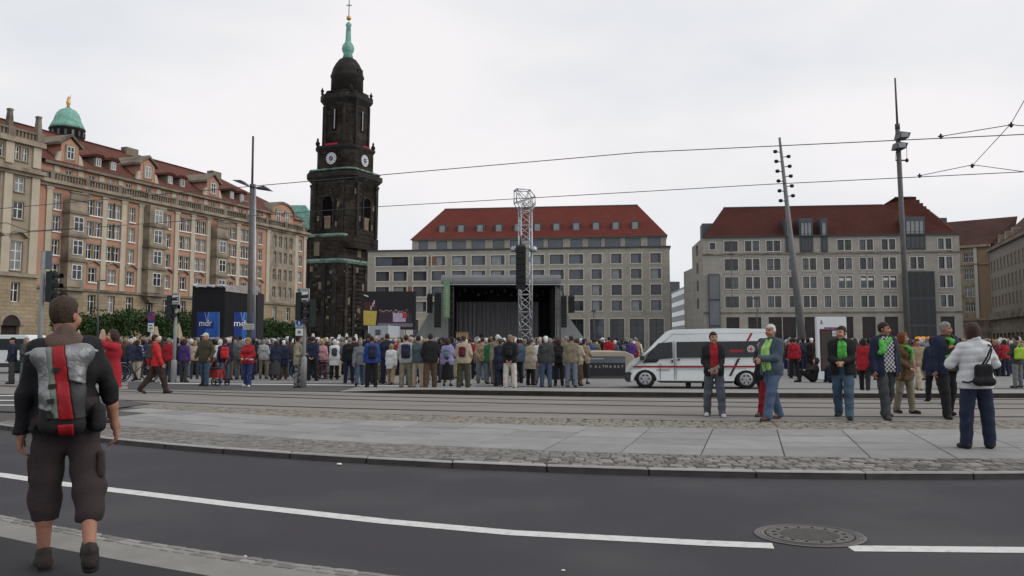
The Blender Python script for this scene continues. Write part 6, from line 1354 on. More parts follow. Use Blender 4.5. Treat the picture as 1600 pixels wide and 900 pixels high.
# ---- cloth colours
def cloth(name, col, rough=.85, var=.22): return M('cloth_' + name, col, rough, var, 7, .25, 70)
CL = {n: cloth(n.replace(' ', '_'), c) for n, c in {
    'black': (.012, .012, .014), 'navy': (.016, .021, .045), 'dark grey': (.045, .047, .052), 'grey': (.15, .155, .165), 'light grey': (.33, .335, .34), 'white': (.62, .62, .62), 'red': (.30, .014, .022), 'bright red': (.42, .025, .03), 'maroon': (.085, .012, .022),
    'blue': (.025, .06, .24), 'purple': (.06, .03, .14), 'lilac': (.26, .23, .42), 'green': (.02, .12, .045), 'olive': (.055, .05, .028), 'beige': (.36, .31, .23), 'khaki': (.19, .165, .115), 'brown': (.08, .05, .033), 'tan': (.27, .2, .13), 'crimson': (.19, .01, .018), 'orange': (.42, .13, .03), 'pink': (.5, .27, .3), 'denim': (.05, .075, .12), 'pale denim': (.12, .155, .205), 'teal grey': (.075, .105, .115), 'dark brown': (.035, .022, .018), 'cream': (.5, .47, .4)}.items()}
HC = {n: M('hair_' + n.replace(' ', '_'), c, .65, .5, 40, .7, 110) for n, c in {'dark brown': (.022, .013, .01), 'brown': (.042, .024, .016), 'black': (.01, .009, .009), 'grey': (.22, .215, .21), 'white': (.55, .54, .53), 'blonde': (.30, .2, .1), 'ginger': (.16, .05, .02), 'auburn': (.05, .02, .015)}.items()}
SKIN = M('skin', (.40, .21, .145), .55, .12, 9, .15, 90); SKIN2 = M('skin_tanned', (.33, .16, .105), .55, .12, 9, .15, 90); SHOED = M('shoe_dark', (.018, .015, .014), .6, .3, 8); SHOEW = M('shoe_white', (.5, .5, .5), .6, .15, 8); SHOEB = M('shoe_brown', (.06, .03, .022), .6, .3, 8); EYE = M('eye_dark', (.02, .015, .012), .3); LIP = M('lips', (.22, .075, .06), .5); NEON = M('neon_green_scarf', (.075, .36, .055), .7, .25, 6, .3, 50); NEONY = M('yellow_green_scarf', (.29, .50, .15), .7, .25, 6, .3, 50)
HH = {}
def hair_of(kind, h=.011):
    if (kind, h) not in HH: HH[kind, h] = hair_mesh(kind, h, HC['brown'])
    return HH[kind, h]
SH = {}
def shoe_of(h=.011, boot=False):
    if (h, boot) not in SH: SH[h, boot] = shoe_mesh(h, SHOED, boot)
    return SH[h, boot]
def mat3(Q): return Matrix([[float(Q[i, j]) for j in range(3)] for i in range(3)])
def put_head(J, e, mesh, mat, name=None):
    o = put(name or mesh.name.split('.')[0], mesh, e, tuple(float(x) for x in J['head']), mat=mat); o.rotation_euler = mat3(J['HR']).to_euler(); return o
def put_shoes(J, e, mat, h=.011):
    for i in (0, 1):
        A_, f = J['an'][i], J['ft'][i]; o = put('shoe', shoe_of(h), e, (float(A_[0]), float(A_[1]) - .0, max(0, float(A_[2]) - .085)), mat=mat); tilt = J.get('tilt', (0, 0))[i]
        o.rotation_euler = (R(tilt), 0, math.atan2(f[0], -f[1]))
def face(J, e, body):
    Q, c = J['HR'], J['head']
    for sg in (-1, 1):
        p = c + Q @ V3(sg * .033, -.088, .008); o = put('eye', EYE_M, body, tuple(map(float, p)), mat=EYE); o.scale = (.012, .007, .007)
        p = c + Q @ V3(sg * .034, -.093, .03); o = put('eyebrow', EYE_M, body, tuple(map(float, p)), mat=HC['dark brown']); o.scale = (.019, .006, .005)
    p = c + Q @ V3(0, -.1, -.062); o = put('mouth', EYE_M, body, tuple(map(float, p)), mat=LIP); o.scale = (.02, .006, .006); o.rotation_euler = mat3(Q).to_euler()
EYE_M = MB().lathe([(.05, -1), (.5, -.85), (.87, -.5), (1, 0), (.87, .5), (.5, .85), (.05, 1)], 10).mesh('eye', EYE)
def person(px, py, yaw, H, J, label, h=.012, det=True, body=None, parts=(), hair=None, shoes=SHOED, skin=SKIN, group=None, z=ZP, facing=False, name='person', g=None):
    g = gnd(px, py, z) if g is None else g; e = empty(name, tuple(g), R(yaw), label, 'person', group); e.scale = (J['k'],) * 3
    b = put('body', body_mesh(J, h, skin, det), e)
    for nm, me in parts: put(nm, me, e)
    if hair: put_head(J, e, hair_of(hair[0], .009 if det else .011), HC.get(hair[1]) or CL[hair[1]])
    if shoes: put_shoes(J, e, shoes, .009 if det else .011)
    if facing: face(J, e, b)
    return e
def hang(name, me, e, loc, rz=0.0, label=None, cat='backpack', mat=None, group=None, par=None):
    """a thing carried by a person: placed in the world where the person wears it"""
    bpy.context.view_layer.update(); mw = e.matrix_basis @ Matrix.Translation(Vector([float(x) for x in loc])) @ Matrix.Rotation(rz, 4, 'Z')
    o = put(name, me, None, mat=mat); o.matrix_basis = mw; return tag(o, label, cat, group)
# ---------------------------------------------------------------- the nearer people, one by one
ST0 = ((0, 0, 3), (0, 0, 3))
def scarf_mesh(J, mat, h=.01, ends=((.05, .5), (-.05, .5)), r=.026, side=-1):
    v = Vol(*box_of(J), h); n = J['neck'] + V3(0, 0, .0); pts = [n + V3(.082 * math.sin(a), .075 * math.cos(a) * 1.0 - .0, .0 + .015 * math.cos(a)) for a in [R(x) for x in range(-150, 151, 25)]]
    for a, b in zip(pts[:-1], pts[1:]): v.cap(a, b, r, r, .012)
    ch = J['chest']
    for p0, (dx, ln) in zip((pts[-1], pts[0]), ends):
        prev = p0
        for k in range(1, 5):
            t = k / 4.0; q = V3(p0[0] * (1 - t) + dx * t, ch[1] - (.115 + .03 * math.sin(math.pi * t)) * (.5 + .5 * J['g']) - .035, p0[2] - ln * t); v.cap(prev, q, r * (1 + .25 * t), r * (1 + .25 * t), .012).cap(prev + V3(.02, 0, 0), q + V3(.025, 0, 0), r, r, .012); prev = q
    v.folds(.005, 3, 50, 30); return v.mesh('scarf', mat)
# --- man with the silver and red rucksack, seen from behind, crossing the road
J = joints(1.82, hands=((.275, .0, .80), (-.285, -.08, .90)), legs=((4, 3, 5), (-13, 20, 6)), head=(-30, 2), girth=.96, shw=.165, poles=((.7, .7, 0), (-1, .35, 0)))
J['bare'] = True; J['curl'] = .75; J['ft'] = [nrm(V3(.25, -1, 0)), nrm(V3(.15, -1, 0))]; J['tilt'] = (0, -24)
hh = .0085
SHORTS = M('cloth_shorts', (.038, .027, .028), .9, .22, 3, .3, 45); JB = M('cloth_softshell', (.011, .010, .012), .8, .35, 5, .35, 40); HOOD = M('cloth_hood', (.105, .068, .055), .85, .25, 8, .3, 60)
gm = gnd(106, 889, 0)
RM = person(0, 0, 201, 1.82, J, 'man in black jacket and brown cargo shorts crossing the road, seen from behind', h=hh, hair=('short', 'brown'), shoes=None, skin=SKIN2, g=gm,
    parts=[('jacket', jacket_mesh(J, hh, JB, hem=.88, t=.014, sleeves=(1.02, .66), folds=.006, seed=2)), ('shorts', trousers_mesh(J, hh, SHORTS, length=.71, wide=1.27, folds=.006, seed=4, t=.02))])
v = Vol((-.2, -.2, 1.3), (.2, .25, 1.75), .0085); nk = J['neck']; v.cap(nk + V3(-.075, .03, .0), nk + V3(.075, .03, .0), .042, .042, .04).cap(nk + V3(-.05, .06, -.03), nk + V3(.05, .06, -.03), .048, .048, .05).cap(nk + V3(0, .03, .0), nk + V3(0, .035, .045), .068, .06, .04); v.folds(.006, 5, 25, 22); put('hood', v.mesh('hood', HOOD), RM)
RM.rotation_euler = (0, R(2.8), R(201))
for i in (0, 1):
    K, A_ = J['kn'][i], J['an'][i]
    v = Vol(K - .2, K + V3(.2, .2, .35), .009); sg = 1 if i == 0 else -1; v.rbox(K + V3(sg * .075, .0, .16), (.022, .06, .085), None, .015); v.folds(.003, i, 30, 40); put('cargo_pocket', v.mesh('cargo_pocket', SHORTS), RM)
HIKE = M('shoe_hiking', (.035, .027, .025), .8, .35, 12, .5, 60); SOLE = M('shoe_sole', (.012, .012, .012), .8)
for i in (0, 1):
    A_, f = J['an'][i], J['ft'][i]; v = Vol((-.09, -.25, -.02), (.09, .13, .2), .007); v.cap((0, .035, .055), (0, -.1, .045), .046, .042, .03).cap((0, -.1, .04), (0, -.17, .036), .045, .036, .03).cap((0, .04, .06), (0, .02, .115), .044, .046, .03).cap((0, .0, .11), (0, -.03, .1), .045, .04, .02); v.below(.012); v.folds(.002, 2, 60, 60)
    o = put('shoe', v.mesh('shoe', HIKE), RM, (float(A_[0]), float(A_[1]), max(0, float(A_[2]) - .085))); o.rotation_euler = (R(J['tilt'][i]), 0, math.atan2(f[0], -f[1]))
    v = Vol((-.09, -.25, -.02), (.09, .13, .06), .007); v.cap((0, .04, .012), (0, -.1, .012), .05, .046, .02).cap((0, -.1, .012), (0, -.17, .012), .047, .038, .02); v.below(0).above(.022); put('sole', v.mesh('sole', SOLE), o)
    MB().lathe([(.042, 0), (.044, .03), (.042, .045)], 14).build('sock', CL['dark grey'], RM, (float(A_[0]), float(A_[1]) + .01, float(A_[2]) + .0))
# rucksack: roll-top shell with silver flank, red strip, grey side, straps and hip belt
SILV = M('silver_pack_fabric', (.24, .245, .25), .36, .5, 4, .9, 14, metal=.5); GRYF = M('grey_pack_fabric', (.034, .035, .037), .6, .3, 5, .4, 22); REDF = M('red_pack_fabric', (.27, .007, .012), .55, .2, 6, .3, 25); BLKF = M('black_pack_fabric', (.014, .013, .014), .8, .3, 8, .3, 40); SAGE = M('sage_pack_trim', (.14, .17, .14), .7, .25, 6)
bpy.context.view_layer.update()
RK = empty('rucksack', (0, 0, 0), 0, 'silver, grey and red roll-top rucksack worn by the man in cargo shorts', 'rucksack')
RK.matrix_basis = RM.matrix_basis @ Matrix.Translation(Vector((float(J['chest'][0]), float(J['chest'][1]) + .185, float(J['chest'][2]) - .135)))
def slab(name, mat, cuts, grow=0.0, seed=0, par=RK):
    v = Vol((-.3, -.2, -.4), (.3, .25, .4), .0085); v.rbox((0, 0, -.02), (.12 + grow, .085 + grow, .255 + grow), None, .06, .03).cap((-.13, .02, .21), (.13, .02, .21), .045 + grow, .05 + grow, .07).rbox((0, .05, -.14), (.115 + grow, .075 + grow, .14 + grow), None, .06, .06)
    v.folds(.009, seed, 14, 24)
    for p, n_ in cuts: v.plane(p, nrm(V3(*n_)))
    return put(name, v.mesh(name, mat), par)
# seen from behind the person's left is on the picture's left (+x here)
slab('pack_body', BLKF, [], 0)
slab('silver_flank', SILV, [((.055, 0, 0), (-1, 0, .09)), ((0, .015, 0), (0, -1, 0)), ((.0, 0, -.15), (.25, 0, -1))], .006, 0)
slab('red_strip', REDF, [((.028, 0, 0), (1, 0, -.10)), ((-.05, 0, 0), (-1, 0, .12)), ((0, .03, 0), (0, -1, 0)), ((0, 0, -.19), (0, 0, -1))], .012, 0)
slab('sage_trim', SAGE, [((.062, 0, 0), (1, 0, -.09)), ((.024, 0, 0), (-1, 0, .10)), ((0, .03, 0), (0, -1, 0)), ((0, 0, -.18), (0, 0, -1))], .010, 0)
slab('grey_flank', GRYF, [((-.052, 0, 0), (1, 0, -.12)), ((0, .015, 0), (0, -1, 0)), ((0, 0, .06), (0, 0, 1)), ((0, 0, -.19), (0, 0, -1))], .006, 0)
slab('silver_flap', SILV, [((-.052, 0, 0), (1, 0, -.12)), ((0, .01, 0), (0, -1, 0)), ((-.02, 0, .06), (.35, 0, -1))], .014, 3)
for sg in (1, -1): v = Vol((-.3, -.2, .1), (.3, .2, .4), .0085); v.cap((sg * .12, .03, .24), (sg * .20, .0, .225), .022, .01, .02); v.folds(.003, 1, 20, 30); put('roll_top_ear', v.mesh('roll_top_ear', SILV), RK)
for dx, z in ((.03, .12), (.055, .02), (.06, -.07), (.065, -.16)): MB().box(dx - .026, dx + .012, .09, .158 if z < -.04 else .125, z - .014, z + .014).build('buckle', BLACK, RK)
for sg in (1, -1): MB().path([(sg * .1, -.1, .26), (sg * .115, -.16, .31), (sg * .125, -.26, .24), (sg * .13, -.30, .08), (sg * .15, -.2, -.1), (sg * .12, -.06, -.2)], .022, 8).build('shoulder_strap', GRYF, RK)
MB().path([(.15, -.05, -.25), (.19, -.13, -.25), (.17, -.25, -.26)], .028, 8).path([(-.15, -.05, -.25), (-.19, -.13, -.25), (-.17, -.25, -.26)], .028, 8).build('hip_belt', BLKF, RK, kind='stuff')
v = Vol((-.35, -.2, -.4), (-.1, .15, .1), .009); v.rbox((-.2, -.03, -.2), (.045, .06, .09), None, .04); v.folds(.004, 1); put('side_pouch', v.mesh('side_pouch', BLKF), RK)
slab('red_base', REDF, [((0, 0, -.22), (0, 0, 1)), ((-.07, 0, 0), (-1, 0, 0)), ((.02, 0, 0), (1, 0, 0)), ((0, .06, 0), (0, -1, 0))], .008, 0)

# --- woman in white quilted jacket with a dark shoulder bag, from behind
J = joints(1.70, hands=((.17, -.26, 1.2), (-.17, -.28, 1.2)), legs=((0, 0, 7), (0, 0, 7)), head=(-20, 4), girth=1.1, fem=True, poles=((.9, .5, -.6), (-.9, .5, -.6)), shw=.165)
J['nohand'] = (0, 0); QW = M('white_quilted_jacket', (.55, .56, .57), .75, .12, 8, .4, 40)
v0 = Vol(*box_of(J), .011)
def quilted(J):
    v = Vol(*box_of(J), .011); torso(v, J, .024); v.cap(J['pel'] + V3(-.08, 0, 0), J['pel'] + V3(-.08, 0, -.12), .145, .15, .06).cap(J['pel'] + V3(.08, 0, 0), J['pel'] + V3(.08, 0, -.12), .145, .15, .06)
    for i in (0, 1): v.cap(J['sh'][i], J['el'][i], .078, .068, .04).cap(J['el'][i], J['wr'][i], .068, .05, .03)
    v.cap(J['neck'] - V3(0, 0, .03), J['neck'] + V3(0, .01, .05), .085, .085, .04); x, y, z = v._g((slice(None),) * 3); v.f = v.f - .008 * np.abs(np.sin(z * 31 + .6 * np.sin(x * 7))) + .005; v.folds(.006, 2); v.below(.84); return v.mesh('jacket', QW)
e = person(1529, 701, 178, 1.70, J, 'woman in white quilted jacket and dark trousers on the granite slabs, seen from behind', h=.011, hair=('bob', 'auburn'), shoes=SHOED, parts=[('jacket', quilted(J)), ('trousers', trousers_mesh(J, .011, CL['navy'], wide=1.15, t=.024, seed=3))])
BG = empty('shoulder_bag', (0, 0, 0), 0, 'black soft shoulder bag on the back of the woman in the white jacket', 'bag'); bpy.context.view_layer.update(); BG.matrix_basis = e.matrix_basis @ Matrix.Translation(Vector((-.0, .245, 1.07)))
v = Vol((-.2, -.12, -.25), (.2, .12, .25), .009); v.rbox((0, 0, -.03), (.125, .05, .15), rotz(0), .05, .02).cap((-.1, .03, -.12), (.12, .03, -.12), .05, .05, .04); v.folds(.004, 3); put('bag_body', v.mesh('bag_body', CL['black']), BG)
MB().path([(.02, 0, .1), (-.06, .0, .22), (-.15, -.06, .36), (-.16, -.2, .4)], .013, 6).path([(-.02, 0, .1), (-.09, 0, .2), (-.16, -.06, .33)], .01, 6).path([(.1, 0, -.1), (.19, -.05, -.14), (.24, -.13, -.13)], .012, 6).build('bag_strap', CL['black'], BG, kind='stuff')

# --- young person in black jacket over red shirt in front of the minibus
J = joints(1.66, hands=((.06, -.24, .98), (-.1, -.2, 1.0)), legs=((8, 5, 5), (-5, 9, 5)), head=(12, 2), fem=False, girth=.92, shw=.17)
J['curl'] = .9
e = person(1117, 651.5, -8, 1.66, J, 'young person in black jacket over red top and grey jeans standing before the minibus', h=.011, hair=('tied', 'dark brown'), shoes=SHOEW, facing=True, parts=[('shirt', jacket_mesh(J, .011, CL['red'], hem=.95, t=.012, sleeves=(0, 0), folds=.003)), ('jacket', jacket_mesh(J, .011, CL['black'], hem=.84, t=.026, open_=.085, folds=.005, seed=5)), ('trousers', trousers_mesh(J, .011, M('cloth_grey_jeans', (.075, .085, .105), .9, .4, 4), wide=1.12, seed=2, folds=.006))])
hang('leaflet', MB().box(-.11, .11, -.004, .004, -.035, .035).mesh('leaflet', CL['light grey']), e, (-.01, -.3, 1.0), 0, 'folded white leaflet held by the young person before the minibus', 'leaflet').rotation_euler = (R(30), R(-25), 0)
# --- elderly man in denim jacket with yellow-green scarf, walking left
J = joints(1.84, hands=((.02, -.3, 1.14), (-.02, -.3, 1.12)), legs=((22, 6, 2), (-16, 10, 2)), head=(10, 3), girth=1.0)
J['tilt'] = (0, 18); J['curl'] = .9; J['ft'] = [V3(.1, -1, 0), V3(-.1, -1, 0)]
e = person(1208, 656, -58, 1.84, J, 'white-haired man in denim jacket and jeans with yellow-green scarf before the minibus', h=.011, hair=('short', 'white'), shoes=SHOEB, skin=SKIN2, facing=True, parts=[('shirt', jacket_mesh(J, .011, CL['teal grey'], hem=.95, t=.012, sleeves=(0, 0), folds=.003)), ('jacket', jacket_mesh(J, .011, M('cloth_denim_jacket', (.055, .078, .105), .85, .3, 5, .3, 50), hem=.84, t=.03, open_=.07, seed=1)), ('trousers', trousers_mesh(J, .011, M('cloth_jeans_blue', (.065, .10, .165), .9, .35, 3, .3, 50), wide=1.15, seed=5, folds=.006)), ('scarf', scarf_mesh(J, NEONY, .01, ((.06, .5), (-.045, .52)), .03))])
# --- woman in dark jacket and red trousers half hidden behind him
J = joints(1.54, hands=((.25, -.08, .85), (-.25, .1, .85)), legs=((16, 4, 2), (-12, 10, 2)), girth=.95, fem=True, head=(0, 0))
e = person(1193, 650, -62, 1.54, J, 'woman in dark jacket and crimson trousers half hidden behind the man in the denim jacket', h=.013, det=False, hair=('bob', 'dark brown'), shoes=SHOEB, parts=[('jacket', jacket_mesh(J, .013, CL['black'], hem=.74, seed=4)), ('trousers', trousers_mesh(J, .013, CL['crimson'], wide=.95))])
# --- man in black jacket with green scarf and jeans
J = joints(1.78, hands=((.03, -.28, 1.09), (-.05, -.29, 1.09)), legs=((15, 6, 2), (-12, 14, 2)), head=(-30, 6), girth=.98); J['curl'] = .9
e = person(1319, 655, -25, 1.78, J, 'man in black jacket and jeans with bright green scarf in front of the information board', h=.011, hair=('short', 'dark brown'), shoes=SHOED, facing=True, parts=[('shirt', jacket_mesh(J, .011, CL['green'], hem=.95, t=.012, sleeves=(0, 0), folds=.003)), ('jacket', jacket_mesh(J, .011, CL['black'], hem=.84, t=.036, open_=.05, seed=3)), ('trousers', trousers_mesh(J, .011, M('cloth_jeans_mid', (.055, .09, .135), .9, .4, 3, .3, 50), wide=1.14, seed=7, folds=.006)), ('scarf', scarf_mesh(J, NEON, .01, ((.05, .3), (-.03, .34)), .027))])
# --- man with checked shirt and green scarf
J = joints(1.85, hands=((.28, .02, .82), (-.28, -.06, .82)), legs=((-10, 14, 3), (14, 5, 3)), head=(42, 3), girth=1.0)
CHK = bpy.data.materials.new('checked_shirt'); CHK.use_nodes = True; t_ = CHK.node_tree; b_ = t_.nodes['Principled BSDF']; b_.inputs['Roughness'].default_value = .9
c1 = t_.nodes.new('ShaderNodeTexCoord'); ck = t_.nodes.new('ShaderNodeTexChecker'); ck.inputs['Scale'].default_value = 26; ck.inputs['Color1'].default_value = (.42, .42, .44, 1); ck.inputs['Color2'].default_value = (.04, .04, .05, 1); t_.links.new(c1.outputs['Object'], ck.inputs['Vector'])
mp_ = t_.nodes.new('ShaderNodeMapping'); mp_.inputs['Scale'].default_value = (1, .001, 1); t_.links.new(c1.outputs['Object'], mp_.inputs['Vector']); t_.links.new(mp_.outputs['Vector'], ck.inputs['Vector']); t_.links.new(ck.outputs['Color'], b_.inputs['Base Color'])
e = person(1386, 655, 12, 1.85, J, 'man in dark open jacket over checked shirt with green scarf over his shoulder looking sideways', h=.011, hair=('short', 'dark brown'), shoes=M('shoe_grey_brown', (.06, .05, .045), .7), skin=SKIN2, facing=True, parts=[('shirt', jacket_mesh(J, .011, CHK, hem=.86, t=.022, sleeves=(0, 0), folds=.003)), ('jacket', jacket_mesh(J, .011, CL['navy'], hem=.78, t=.04, open_=.11, seed=8)), ('trousers', trousers_mesh(J, .011, CL['dark grey'], wide=1.15, seed=6, folds=.006))])
v = Vol(*box_of(J), .01); n_ = J['neck']; pts = [n_ + V3(*p) for p in ((.08, .0, .02), (.04, .08, .03), (-.06, .08, .03), (-.11, .0, .01), (-.13, -.1, -.05), (-.15, -.15, -.12), (-.17, -.175, -.2), (-.2, -.17, -.26))]
for a, b in zip(pts[:-1], pts[1:]): v.cap(a, b, .034, .04, .03)
pts = [n_ + V3(*p) for p in ((.08, .0, .02), (.07, -.08, -.02), (.0, -.13, -.05), (-.06, -.16, -.09), (-.12, -.18, -.16), (-.15, -.19, -.25))]
for a, b in zip(pts[:-1], pts[1:]): v.cap(a, b, .034, .038, .03)
v.folds(.006, 2, 45, 35); put('scarf', v.mesh('scarf', NEON), e)
# --- ginger woman behind them
J = joints(1.66, hands=((.25, 0, .84), (-.1, -.24, 1.0)), legs=((8, 4, 2), (-6, 8, 2)), girth=.98, fem=True, head=(30, 0))
e = person(1415, 646, 25, 1.66, J, 'ginger-haired woman in mottled brown jacket behind the man in the checked shirt', h=.013, hair=('bob', 'ginger'), shoes=SHOED, facing=True, parts=[('jacket', jacket_mesh(J, .013, M('mottled_brown_jacket', (.10, .065, .03), .9, .6, 14), hem=.72, seed=6)), ('trousers', trousers_mesh(J, .013, CL['khaki'])), ('scarf', scarf_mesh(J, NEON, .011, ((.06, .25), (-.02, .1)), .024))])
# --- man in navy coat with green scarf in his hand, beside the white jacket
J = joints(1.85, hands=((.02, -.22, 1.28), (-.28, -.02, .82)), legs=((-7, 12, 2), (10, 4, 2)), head=(38, 6), girth=.98, poles=((.9, .2, -.7), (-.7, .7, -.2))); J['curl'] = .9; J['tilt'] = (-12, 0)
e = person(1483, 654, 8, 1.85, J, 'grey-haired man in navy jacket holding a green scarf left of the woman in white', h=.011, hair=('short', 'grey'), shoes=SHOED, skin=SKIN2, facing=True, parts=[('jumper', jacket_mesh(J, .011, CL['olive'], hem=.86, t=.018, sleeves=(0, 0), folds=.003)), ('jacket', jacket_mesh(J, .011, CL['navy'], hem=.80, t=.038, open_=.09, seed=9)), ('trousers', trousers_mesh(J, .011, CL['black'], wide=1.15, seed=2)), ('scarf', scarf_mesh(J, NEON, .01, ((-.02, .13), (.0, .1)), .017))])
v = Vol((-.3, -.45, .9), (.3, 0, 1.35), .01); pts = [V3(*p) for p in ((.02, -.26, 1.27), (-.03, -.28, 1.2), (-.1, -.26, 1.14), (-.16, -.24, 1.12))]
for a, b in zip(pts[:-1], pts[1:]): v.cap(a, b, .022, .026, .01)
v.folds(.004, 1, 40, 40); hang('green_scarf', v.mesh('green_scarf', NEON), e, (0, 0, 0), 0, 'bright green scarf end held in the fist of the man in the navy jacket', 'scarf')
# --- woman in red coat, hand at her head, at the left
J = joints(1.68, hands=((-.02, -.16, 1.52), (-.24, .0, .85)), legs=((3, 2, 2), (-4, 5, 2)), girth=.96, fem=True, head=(-12, -2), poles=((1, -.1, -.3), (-.6, .8, -.2)))
J['hdir'] = (V3(-.1, .25, 1), None)
e = person(171, 660, -42, 1.68, J, 'laughing woman in red coat with one hand raised, right of the rucksack man', h=.011, hair=('long', 'brown'), shoes=SHOED, facing=True, parts=[('shirt', jacket_mesh(J, .011, CL['light grey'], hem=.95, t=.012, sleeves=(0, 0), folds=.002)), ('coat', jacket_mesh(J, .011, CL['red'], hem=.66, t=.03, open_=.05, flare=.02, seed=7)), ('trousers', trousers_mesh(J, .011, CL['black'], wide=.95))])
# --- walker in bright red jacket with dark rucksack
J = joints(1.74, hands=((.24, .18, .88), (-.26, -.14, .88)), legs=((-22, 16, 1), (24, 10, 1)), girth=1.02, lean=5); J['tilt'] = (30, -10)
e = person(243, 615, 118, 1.68, J, 'walker in bright red jacket and brown trousers striding with a dark rucksack', h=.012, hair=('short', 'dark brown'), shoes=SHOEB, parts=[('jacket', jacket_mesh(J, .012, CL['bright red'], hem=.84, t=.026, seed=2)), ('trousers', trousers_mesh(J, .012, CL['dark brown'], wide=1.15, folds=.006))])
PK = pack_mesh(.013, CL['black']); hang('backpack', PK, e, (0, .2, 1.22), 0, 'dark grey rucksack on the walker in the bright red jacket', 'backpack', CL['dark grey'])
# --- man with cap and olive jacket pushing the walker
J = joints(1.8, hands=((.3, -.1, .95), (-.3, -.1, .95)), legs=((5, 3, 4), (-5, 8, 4)), girth=1.05, head=(-10, 0))
e = person(319, 603.5, -20, 1.72, J, 'man in pale cap and olive jacket beside the red wheeled walker', h=.013, hair=('cap', 'cream'), shoes=SHOED, facing=True, parts=[('jacket', jacket_mesh(J, .013, CL['olive'], hem=.8, t=.03, seed=3)), ('trousers', trousers_mesh(J, .013, CL['denim']))])
J = joints(1.62, hands=((.1, -.22, 1.05), (-.12, -.22, 1.05)), legs=((7, 4, 2), (-6, 8, 2)), girth=1.08, fem=True)
e = person(386, 604.5, -5, 1.6, J, 'blonde woman in red jumper and blue jeans carrying papers towards the tracks', h=.013, hair=('curly', 'blonde'), shoes=SHOEW, facing=True, parts=[('jumper', jacket_mesh(J, .013, CL['red'], hem=.84, t=.03, seed=1)), ('trousers', trousers_mesh(J, .013, M('cloth_blue_jeans', (.03, .045, .14), .9, .3), wide=1.0))])
hang('leaflet', MB().box(-.11, .11, -.004, .004, -.03, .03).mesh('leaflet', CL['white']), e, (.2, -.24, 1.0), R(-20), 'white paper in the hand of the blonde woman in the red jumper', 'leaflet')
# --- person in pale jacket and camouflage trousers at the signal pole
J = joints(1.68, hands=((.1, -.2, 1.15), (-.12, -.22, 1.15)), legs=((2, 0, 3), (-2, 3, 3)), girth=1.02, head=(20, 0))
e = person(465, 606, 95, 1.66, J, 'person in pale khaki jacket and camouflage trousers leaning at the grey signal pole', h=.013, hair=('short', 'dark brown'), shoes=SHOED, parts=[('jacket', jacket_mesh(J, .013, M('pale_khaki_cloth', (.26, .24, .175), .9, .2), hem=.78, t=.03, seed=4)), ('trousers', trousers_mesh(J, .013, M('camouflage_cloth', (.2, .2, .21), .9, .7, 16, patch=((.05, .05, .055), 12, .5, .55))))])
# ---------------------------------------------------------------- the crowd: shared bodies, individual clothes
PR = {}
def proto(key, hem=.84, legk='t', bodyk=None, wide=1.08, sleeves=(1, 1), **kw):
    J = joints(1.75, **kw); h = .017
    PR[key] = dict(J=J, body=body_mesh(J, h, SKIN, False), jacket=jacket_mesh(J, h, CL['black'], hem=hem, t=.026, sleeves=sleeves, seed=len(PR)), legs=('skirt', skirt_mesh(J, h, CL['black'])) if legk == 's' else ('trousers', trousers_mesh(J, h, CL['black'], wide=wide, seed=len(PR))))
W_ = dict(fem=True)
proto('m0', legs=((2, 2, 4), (-3, 4, 4)))
proto('m1', hands=((.2, -.12, .95), (-.2, -.12, .95)), legs=((-2, 4, 5), (3, 3, 5)), girth=1.15, wide=1.2)
proto('m2', hands=((.12, -.24, 1.15), (-.1, -.25, 1.12)), legs=((0, 0, 3), (4, 8, 6)), head=(25, 5), hem=.8)
proto('m3', hands=((.24, .16, .86), (-.25, -.18, .9)), legs=((-20, 14, 1), (22, 6, 1)), lean=3)
proto('m4', hands=((.1, .17, .95), (-.1, .17, .95)), legs=((0, 0, 6), (0, 2, 6)), poles=((1, .1, 0), (-1, .1, 0)), girth=1.1, wide=1.15)
proto('w0', legs=((2, 2, 2), (-2, 4, 2)), head=(-20, 0), **W_)
proto('w1', hands=((-.04, -.2, 1.15), (.05, -.22, 1.12)), hem=.62, legs=((0, 3, 3), (2, 4, 3)), girth=1.1, **W_)
proto('w2', hands=((.24, -.02, .84), (-.14, -.24, 1.1)), legk='s', hem=.8, girth=1.08, **W_)
proto('w3', hands=((.22, -.14, .88), (-.22, .14, .88)), legs=((18, 6, 1), (-18, 14, 1)), hem=.72, **W_)
proto('w4', hands=((.08, -.22, 1.25), (-.25, 0, .84)), legs=((0, 0, 3), (5, 9, 4)), hem=.84, girth=.95, wide=.95, **W_)
PKM = {s_: pack_mesh(.017, CL['black'], *d) for s_, d in dict(big=(.15, .23, .09), small=(.12, .17, .065)).items()}
WORD = {'m': 'man', 'w': 'woman'}
LABELS = {}; CROWD_N = 0
def member(key, g, yaw, H, jac, leg, hair, shoes=None, pack=None, label=None, group='people in the crowd on the square', packlabel=None):
    global CROWD_N
    P = PR[key]; J = P['J']; e = empty('person', tuple(g), R(yaw), label, 'person', group); s_ = H / 1.75; e.scale = (s_, s_, s_); CROWD_N += 1
    put('body', P['body'], e, mat=SKIN if CROWD_N % 3 else SKIN2); put('jacket' , P['jacket'], e, mat=CL[jac]); put(P['legs'][0], P['legs'][1], e, mat=CL[leg])
    hk, hcol = hair; put_head(J, e, hair_of(hk, .014), HC[hcol] if hk not in ('cap', 'hat') else CL[hcol])
    if P['legs'][0] != 'skirt' or True:
        for i in (0, 1):
            A_, f = J['an'][i], J['ft'][i]; o = put('shoe', shoe_of(.014), e, (float(A_[0]), float(A_[1]), max(0, float(A_[2]) - .085)), (R((-1 if i else 1) * 14) if key in ('m3', 'w3') else 0, 0, math.atan2(f[0], -f[1])), mat=shoes or SHOED)
    if pack:
        kind, pc = pack; c = J['chest']; hang('backpack', PKM[kind], e, (0, float(c[1]) + .19, float(c[2]) - .08), 0, packlabel, 'backpack', CL[pc], 'backpacks worn in the crowd')
    return e
